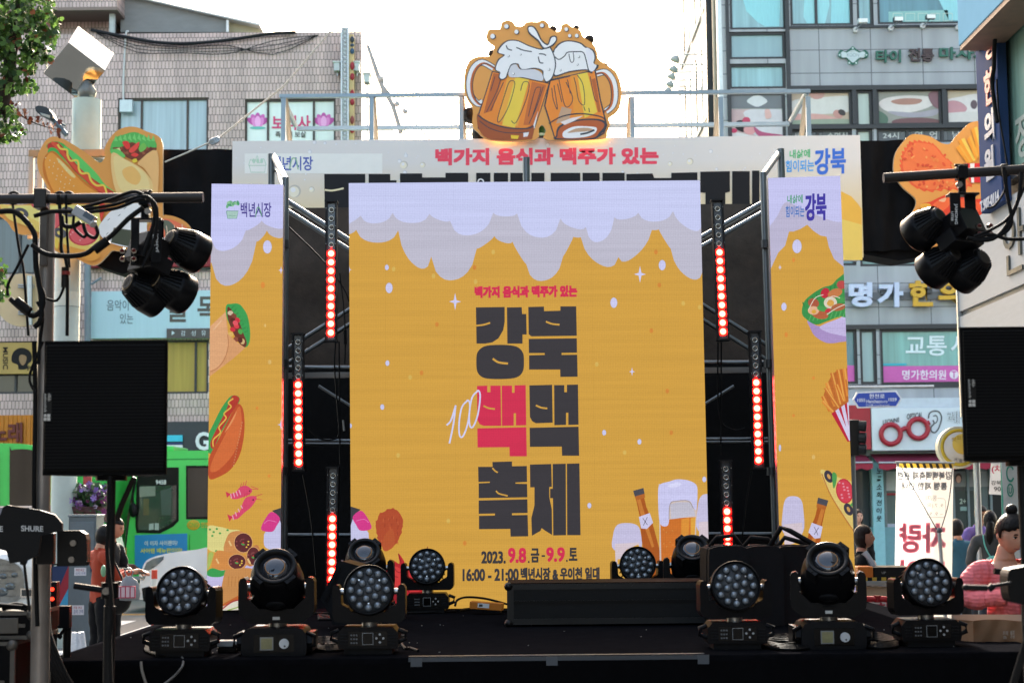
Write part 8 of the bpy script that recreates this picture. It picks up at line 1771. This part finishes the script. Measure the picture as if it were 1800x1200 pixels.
# ------------------------------------------------------------------ street furniture by the road
o = thing('traffic_post', 'red and white flexible traffic post beside the wash light', 'bollard', (P(271, 1080, 24).x, 24, 0)); xq = P(271, 1050, 24).x; zt_ = P(271, 1001, 24).z
b = MB(); n = 7
for i in range(n): b.cyl((xq, 24, .06 + (zt_ - .06) * i / n), (xq, 24, .06 + (zt_ - .06) * (i + 1) / n), .042, m('#c23f2c' if i % 2 == 0 else '#cfd0cc', .4), n=14)
b.build('tube', o); b = MB(); b.cyl((xq, 24, 0), (xq, 24, .06), .11, m('#2a2a2b', .7), n=18); b.build('foot', o)
YX = 21.5
o = thing('power_cabinet', 'tall grey electrical cabinet with white notices beside the woman in red', 'cabinet', (P(143, 1100, YX).x, YX, 0))
x0, x1, zz0, zz1 = rect(119, 908, 168, 1128, YX)
b = MB(); b.box(x0, x1, YX, YX + .4, .08, zz1, m('#5f6a70', .5, .2, var=.1)); b.box(x0 - .01, x1 + .01, YX - .012, YX + .41, zz1 + .001, zz1 + .03, m('#717c82', .5)); b.box(x0 + .02, x1 - .02, YX + .02, YX + .38, 0, .079, m('#3d4244', .7)); b.build('housing', o, .006)
b = MB(); b.box(x0 + .025, x1 - .025, YX - .011, YX - .001, .15, zz1 - .06, m('#66727a', .45, .2)); dr = b.build('door', o, .004)
b = MB(); b.box(x1 - .06, x1 - .04, YX - .03, YX - .0115, 1., 1.16, CHROME); b.build('handle', dr)
b = MB()
for y0, y1, x_ in ((997, 1011, 131), (1063, 1080, 127)):
    r = rect(x_, y0, x_ + 21, y1, YX); b.box(r[0], r[1], YX - .0135, YX - .0115, r[2], r[3], m('#cfcfd6', .5)); ptext(b, '적치', (x_ + 2, y0 + 2, x_ + 16, y0 + 7), YX - .016, m('#a3323c')); ptext(b, '금지 구역', (x_ + 2, y0 + 8, x_ + 19, y1 - 2), YX - .016, m('#3a4a8a'))
b.build('notice', o)
o = thing('flower_planter', 'purple and white flowers spilling from a planter above the grey cabinet', 'planter', (P(155, 900, 22.6).x, 22.6, 0))
b = MB(); c = P(156, 898, 22.6); b.cyl((c.x, 22.6, 0), (c.x, 22.6, c.z - .1), .05, m('#3a3f40', .5)); b.lathe([(.1, -.16), (.26, -.12), (.32, .06), (.3, .06)], Matrix.Translation(c), m('#4a2a28', .6), 18); b.build('pot', o)
rg = random.Random(12); lf = MB(); fl_ = MB()
for i in range(1100):
    x, y = rg.gauss(156, 20), rg.gauss(880, 18)
    if not (122 < x < 190 and 850 < y < 915): continue
    p = P(x, y, 22.6 + rg.uniform(-.3, .25)); s = rg.uniform(.03, .065); a_, t = rg.uniform(0, 6.3), rg.uniform(-1, 1)
    u = V((cos(a_), sin(a_) * .6, t)).normalized() * s; v = V((-sin(a_), cos(a_) * .6, rg.uniform(-1, 1))).normalized() * s * .55
    if rg.random() < .8: lf.face([p - u, p - v, p + u, p + v], m(rg.choice(['#2c4a2a', '#3a5c33', '#22381f']), .6))
    else:
        hcol = rg.choice(['#8a6ab8', '#9a7cc8', '#6f3a78', '#7d2c6a', '#b9a9c4'])
        for k in range(5): an = a_ + k * 1.257; d = V((cos(an), -.25, sin(an))) * s * .8; e = V((cos(an + .5), -.3, sin(an + .5))) * s * .7; e2 = V((cos(an - .5), -.3, sin(an - .5))) * s * .7; fl_.face([p, p + e2, p + d, p + e], m(hcol, .6))
lf.build('foliage', o); fl_.build('petals', o)
b = MB(); b.box(*rect(146, 835, 160, 858, 23.2)[:2], 23.2, 23.26, *rect(146, 835, 160, 858, 23.2)[2:], m('#7d1f2c', .5)); b.cyl((P(153, 850, 23.2).x, 23.23, 0), (P(153, 850, 23.2).x, 23.23, P(153, 858, 23.2).z), .03, DARK); tag(b.build('red_sign_plate'), 'small dark red plate on a pole above the purple flowers', 'sign')
o = thing('street_banner', 'red, blue and cyan diagonal cloth banner hanging beside the grey cabinet', 'banner', P(107, 1078, 20.6)); a = Art(20.6, lambda h: m(h, .7, var=.08)); a.clip = [(92, 995), (121, 992), (119, 1080), (92, 1084)]
a.poly([(80, 980), (130, 980), (130, 1090), (80, 1090)], '#23345a'); a.poly([(80, 1090), (122, 990), (130, 1010), (95, 1090)], '#8f2434'); a.poly([(90, 1090), (122, 1030), (130, 1090)], '#3a8fb8'); a.poly([(100, 1090), (122, 1062), (130, 1090)], '#6fb8cc'); a.mb.build('cloth', o)
b = MB(); b.box(*rect(91, 990, 122, 993, 20.6)[:2], 20.6, 20.63, *rect(91, 990, 122, 993, 20.6)[2:], DARK); b.cyl((P(92, 1000, 20.63).x, 20.63, 0), (P(92, 990, 20.63).x, 20.63, P(92, 985, 20.63).z), .02, DARK); b.build('pole', o)
b = MB(); c = V((P(137, 1140, 18.2).x, 18.2, .19)); rg = random.Random(5); b.ball(c, .2, m('#c6c8ca', .4, var=.15, sc=20, bump=.8), .18, .2, 22, 14, None, lambda q: q * (1 + .12 * sin(q.x * 40 + q.z * 25) * cos(q.y * 30)) * (1 if q.z < .1 else .7) + V((0, 0, .16 if q.z > .16 else 0)))
tag(b.build('plastic_bag'), 'white tied plastic bag standing on the ground beside the grey cabinet', 'bag')
# white banner with mirrored print
YN = 19.5
o = thing('notice_banner', 'white upright banner with mirrored grey and pink print and hazard stripe', 'banner', (P(1622, 1100, YN).x, YN, 0))
def cloth_white():
    mt, t, b = newmat('banner_cloth'); b.inputs['Base Color'].default_value = (.8, .8, .78, 1); b.inputs['Roughness'].default_value = .8
    tr = t.nodes.new('ShaderNodeBsdfTranslucent'); tr.inputs[0].default_value = (.85, .85, .83, 1); mx = t.nodes.new('ShaderNodeMixShader'); mx.inputs[0].default_value = .5
    t.links.new(b.outputs[0], mx.inputs[1]); t.links.new(tr.outputs[0], mx.inputs[2]); t.links.new(mx.outputs[0], t.nodes['Material Output'].inputs[0]); return mt
b = MB(); b.face([P(x, y, YN) for x, y in ((1576, 812), (1676, 813), (1672, 1125), (1571, 1125))], cloth_white()); b.build('cloth', o)
a = Art(YN, lambda h: translucent(h)); a.clip = [(1576, 812), (1676, 813), (1672, 1125), (1571, 1125)]
a.poly([(1582, 811), (1676, 812), (1676, 822), (1580, 822)], '#d9b64a')
for i in range(9): x = 1586 + i * 11.4; a.poly([(x, 811), (x + 5, 811), (x + 9, 823), (x + 4, 823)], '#4b4a48')
a.poly([(1576, 811), (1581, 811), (1581, 820), (1576, 820)], '#5a5855')
for t, bx, c, bo in (('강북백맥축제 관련', (1578, 828, 1673, 843), '#96979b', .06), ('통행 제한 안내', (1585, 847, 1665, 861), '#96979b', .06), ('통/제/기/간', (1601, 870, 1647, 880), '#9fa0a4', 0), ('9. 7.(목) 15:00', (1600, 884, 1658, 893), '#9fa0a4', 0), ('~ 9. 9.(토) 24:00', (1589, 899, 1658, 908), '#9fa0a4', 0), ('차량', (1580, 918, 1663, 972), '#f9a6b4', .075), ('진입', (1582, 982, 1662, 1036), '#f9a6b4', .075), ('통제', (1582, 1046, 1662, 1074), '#f9a6b4', .05)): a.text(t, bx, c, bo, 0, 0, True)
a.line([(1600, 875), (1588, 876), (1586, 880), (1585, 902), (1588, 908), (1658, 909), (1662, 905), (1662, 880), (1659, 876), (1648, 875)], .9, '#a5a6aa', False)
a.mb.build('mirrored_print', o)
b = MB(); b.cyl((P(1654, 1000, YN - .1).x + .05, YN - .1, .02), P(1651, 935, YN - .1), .022, m('#a9abad', .35, .5)); b.ball(P(1651, 932, YN - .1), .035, m('#5a5d60', .3, .6), .035); b.cyl((P(1656, 1000, YN - .1).x, YN - .1, 0), (P(1656, 1000, YN - .1).x, YN - .1, .03), .25, m('#4a4c4e', .5), n=20); b.build('stand', o)
b = MB(); b.tube([P(1583, 818, YN - .03), P(1648, 932, YN - .1)], .006, m('#5a5c60')); b.tube([P(x, y, YN - .06) for x, y in smooth_pts([(1674, 822), (1672, 850), (1666, 890), (1654, 930)], False, 4)], .006, m('#5a5c60')); b.build('tension_cord', o)
b = MB(); b.cyl(P(1574, 812, YN), P(1678, 813, YN), .012, GALV); b.build('top_rod', o)
# round sign, second banner, white flag
YZ = 20.
o = thing('round_sign', 'round cream sign with a yellow ring beside the loudspeaker', 'sign', P(1686, 822, YZ)); c = P(1686, 786, YZ)
b = MB(); b.cyl(c + V((0, .14, 0)), c, 37 * YZ / F, m('#c9c4ac', .5), n=48); b.build('disc', o, .01)
b = MB(); b.lathe([(33 * YZ / F, 0), (33 * YZ / F, .004), (27.5 * YZ / F, .004), (27.5 * YZ / F, 0)], Matrix.Translation(c + V((0, -.001, 0))) @ Matrix.Rotation(pi / 2, 4, 'X'), m('#c0a42c', .5), 48); b.build('ring', o)
b = MB(); b.lathe([(27 * YZ / F, 0), (27 * YZ / F, .003), (.001, .003)], Matrix.Translation(c + V((0, -.001, 0))) @ Matrix.Rotation(pi / 2, 4, 'X'), m('#c6c2ba', .5), 48); b.lathe([(18 * YZ / F, 0), (18 * YZ / F, .006), (.001, .006)], Matrix.Translation(P(1692, 780, YZ)) @ Matrix.Rotation(pi / 2, 4, 'X'), m('#d0b04a', .5), 36); b.build('face', o)
b = MB()
for i, t in enumerate('서울맛집'): ptext(b, t, (1677 + i * 9, 804 + i * 2.2, 1682 + i * 9, 810 + i * 2.2), YZ - .012, m('#2f3440'))
for i, t in enumerate('맛있는'): ptext(b, t, (1673 + i * 9, 768 - i * 3, 1681 + i * 9, 775 - i * 3), YZ - .012, m('#b8962a'), .04)
b.build('lettering', o)
b = MB(); b.cyl((c.x + .25, YZ + .2, 0), (c.x + .25, YZ + .2, c.z + .1), .04, GALV); b.box(c.x + .2, c.x + .3, YZ + .141, YZ + .2, c.z - .05, c.z + .05, GALV); b.build('post', o)
o = thing('notice_banner', 'small white hanging banner with pink print beside the green lettered flag', 'banner', (P(1750, 870, 19).x, 19, 0))
b = MB(); b.face([P(x, y, 19) for x, y in ((1742, 811), (1775, 811), (1770, 870), (1738, 868))], translucent('#d2d4d8')); b.build('cloth', o)
b = MB(); ptext(b, '(차량', (1743, 817, 1778, 832), 18.99, m('#d04a6a'), .04); ptext(b, '강북구청', (1742, 844, 1778, 852), 18.99, m('#4a4c52'), .02); ptext(b, '901-', (1747, 855, 1770, 863), 18.99, m('#4a4c52'), .02); b.build('print', o)
b = MB(); b.cyl((P(1776, 850, 19.03).x, 19.03, 0), (P(1776, 850, 19.03).x, 19.03, P(1776, 808, 19.03).z), .02, GALV); b.cyl(P(1741, 811, 19.02), P(1777, 811, 19.02), .012, GALV); b.build('pole', o)
o = thing('feather_flag', 'pale feather flag with green ring letters behind the woman in pink', 'flag', (P(1775, 900, 18.4).x, 18.4, 0))
b = MB(); b.prism([P(x, y, 18.4) for x, y in ((1760, 812), (1788, 811), (1793, 1000), (1766, 1000), (1764, 880))], (0, .01, 0), m('#c9cbc4', .7)); b.build('cloth', o)
b = MB()
for cy, r_ in ((832, 15), (861, 12)):
    c = P(1776, cy, 18.39); vs = []; n = 28
    for i in range(n + 1): t = 2 * pi * (i / n) * (.82 if cy < 840 else 1) + .55; vs += [(c.x + cos(t) * r_ * .5 * 18.4 / F, c.y, c.z + sin(t) * r_ * 18.4 / F), (c.x + cos(t) * r_ * .34 * 18.4 / F, c.y, c.z + sin(t) * r_ * .74 * 18.4 / F)]
    b.add(vs, [(2 * i, 2 * i + 1, 2 * i + 3, 2 * i + 2) for i in range(n)], m('#3f8f78', .6))
ptext(b, 'U', (1773, 856, 1779, 867), 18.385, m('#3f8f78'), .05); b.build('lettering', o)
b = MB(); b.cyl((P(1761, 900, 18.42).x, 18.42, 0), P(1761, 811, 18.42), .016, m('#3f8f78', .5)); b.cyl((P(1761, 900, 18.42).x, 18.42, 0), (P(1761, 900, 18.42).x, 18.42, .05), .22, DARK); b.build('pole', o)
# barricade, orange tool box and red pipe beyond the stage corner
YE = 14.9
o = thing('work_table', 'grey trestle table beyond the stage corner', 'table', (P(1560, 1050, YE).x, YE + .3, 0)); r = rect(1505, 1021, 1606, 1029, YE)
b = MB(); b.box(r[0], r[1], YE, YE + .7, r[2], r[3], m('#8d8d88', .5)); b.build('table_top', o, .006)
for x in (r[0] + .05, r[1] - .05):
    for y in (YE + .06, YE + .64): b = MB(); b.cyl((x, y, 0), (x, y, r[2]), .02, GALV); b.build('leg', o)
b = MB(); q = rect(1512, 1030, 1572, 1052, YE + .1); b.box(q[0], q[1], YE + .1, YE + .12, .02, q[3], m('#b5a48c', .6)); b.build('front_panel', o)
o = thing('tool_case', 'orange and black tool case with hazard stripe lying on the grey table', 'case', P(1560, 1020, YE + .1)); zb_ = r[3] + .002
q = rect(1508, 995, 1535, 1020, YE + .06); b = MB(); b.box(q[0], q[1], YE + .06, YE + .5, zb_, q[3], m('#c46a1c', .5)); b.build('end_block', o, .006)
q2 = rect(1535, 992, 1606, 1020, YE + .06); b = MB(); b.box(q[1] + .003, q2[1], YE + .06, YE + .5, zb_, q2[3] - .02, m('#191a1b', .5)); b.build('body', o, .006)
b = MB(); n = 12; xs = [q[0] + (q2[1] - q[0]) * i / n for i in range(n + 1)]
for i in range(n): b.box(xs[i], xs[i + 1], YE + .053, YE + .0585, zb_, zb_ + .03, m('#c8a33a' if i % 2 else '#191a1b', .5))
ptext(b, 'UP', (1550, 1004, 1557, 1008), YE + .056, m('#8a8a88', .5), .02); b.build('hazard_strip', o)
b = MB(); b.tube([P(x, y, 14.0) for x, y in smooth_pts([(1508, 1052), (1540, 1052), (1560, 1053), (1566, 1058), (1567, 1075)], False, 4)], .025, m('#b81f26', .35), 10); b.cyl(P(1542, 1046, 14.0), P(1542, 1058, 14.0), .03, m('#8f161c', .4), n=10)
tag(b.build('red_pipe'), 'bent red pipe rail beside the grey table past the stage corner', 'rail')
o = thing('fallen_sign', 'pale sign board with a red character leaning at the stage corner', 'sign', P(1560, 1075, 13.6)); b = MB(); b.prism([P(x, y, 14.4) for x, y in ((1512, 1056), (1575, 1050), (1575, 1140), (1512, 1140))], (0, .02, 0), m('#cfc3b8', .6)); b.build('board', o); b = MB(); ptext(b, '차', (1540, 1058, 1566, 1078), 14.395, m('#b02a3a'), .04); b.build('lettering', o)

# ------------------------------------------------------------------ street tree at the frame edge
YT = 18.3
tr = thing('street_tree', 'broadleaf street tree with green and a few dry red leaves at the frame corner', 'tree', (P(-75, 900, YT).x, YT, 0))
bark = m('#3a302a', .85, var=.35, sc=14, bump=.6)
b = MB(); tp = lambda pts, dy=0: [P(x, y, YT + dy) for x, y in smooth_pts(pts, False, 4)]
xt = P(-75, 900, YT).x
def limb(pts, r0, r1, dy=0):
    q = tp(pts, dy); b.tube(q, r0, bark, 9, [r0 + (r1 - r0) * i / (len(q) - 1) for i in range(len(q))])
b.tube([V((xt, YT, 0)), V((xt + .03, YT, 1.6)), P(-70, 560, YT), P(-62, 400, YT), P(-45, 250, YT)], .17, bark, 12, [.2, .17, .15, .13, .11])
limb([(-48, 270), (-25, 215), (2, 180), (14, 140), (20, 90), (30, 40), (40, -20)], .1, .05); limb([(-52, 300), (-60, 200), (-50, 100), (-30, 0), (-20, -80)], .1, .05)
limb([(12, 150), (40, 120), (62, 95), (85, 85)], .03, .008); limb([(18, 100), (0, 60), (-15, 20)], .035, .012); limb([(4, 178), (10, 215), (20, 240)], .03, .008); limb([(15, 185), (40, 205), (70, 220), (102, 228)], .012, .003); limb([(22, 70), (55, 45), (85, 30)], .03, .008); limb([(-60, 480), (-30, 490), (8, 500)], .03, .006)
b.build('trunk', tr)
rg = random.Random(21); cr_ = MB(); cols = [translucent(c, .35, .5) for c in ('#36522a', '#42602a', '#517234', '#64853f', '#2a421d')]; dry = [m(c, .6) for c in ('#8a4a2c', '#9a5a38', '#6f3424')]
clumps = [(20, 10, 48, 40), (70, 20, 32, 28), (85, 45, 24, 20), (30, 55, 42, 30), (75, 68, 24, 18), (0, 95, 30, 30), (45, 105, 30, 24), (62, 90, 26, 18), (20, 140, 26, 24), (45, 150, 20, 14), (-10, 60, 40, 40), (-50, 30, 50, 50), (-60, 120, 45, 45), (-20, 170, 30, 25), (10, 200, 22, 18), (25, 230, 22, 18), (2, 232, 20, 20), (-40, 220, 40, 30), (60, -20, 45, 25), (-5, 490, 16, 30), (-30, 500, 25, 35), (0, 515, 14, 14), (-60, -60, 80, 50), (30, -60, 60, 40), (82, 100, 10, 8), (90, 55, 14, 12)]
leafshape = [(0, 0), (.32, .12), (.5, .42), (.28, .52), (.34, .82), (0, 1.05), (-.34, .82), (-.28, .52), (-.5, .42), (-.32, .12)]
for cx, cy_, rx, ry in clumps:
    for i in range(int(rx * ry * .115) + 8):
        t, rr = rg.uniform(0, 2 * pi), rg.random() ** .5; x, y = cx + cos(t) * rr * rx, cy_ + sin(t) * rr * ry
        p = P(x, y, YT + rg.uniform(-.5, .5) * (rx / 40)); s = rg.uniform(.055, .095)
        ax = V((rg.gauss(0, .6), rg.gauss(-.5, .5), rg.gauss(-.75, .5))).normalized(); sd = ax.cross(V((rg.gauss(0, 1), rg.gauss(0, 1), rg.gauss(0, 1)))).normalized(); nn = ax.cross(sd)
        cr_.face([p + ax * (v * s) + sd * (u * s) + nn * (abs(u) * .25 * s) for u, v in leafshape], rg.choice(cols) if rg.random() > .035 else rg.choice(dry))
for i in range(34):
    u = rg.random(); x, y = 15 + 90 * u + rg.gauss(0, 5), 185 + 45 * u + rg.gauss(0, 7); p = P(x, y, YT + rg.uniform(-.1, .1)); s = rg.uniform(.04, .07); ax = V((rg.gauss(0, .5), rg.gauss(0, .5), -1)).normalized(); sd = ax.cross(V((rg.gauss(0, 1), rg.gauss(0, 1), 0))).normalized()
    cr_.face([p + ax * (v * s) + sd * (u_ * s) for u_, v in leafshape], rg.choice(dry))
cr_.build('crown', tr)
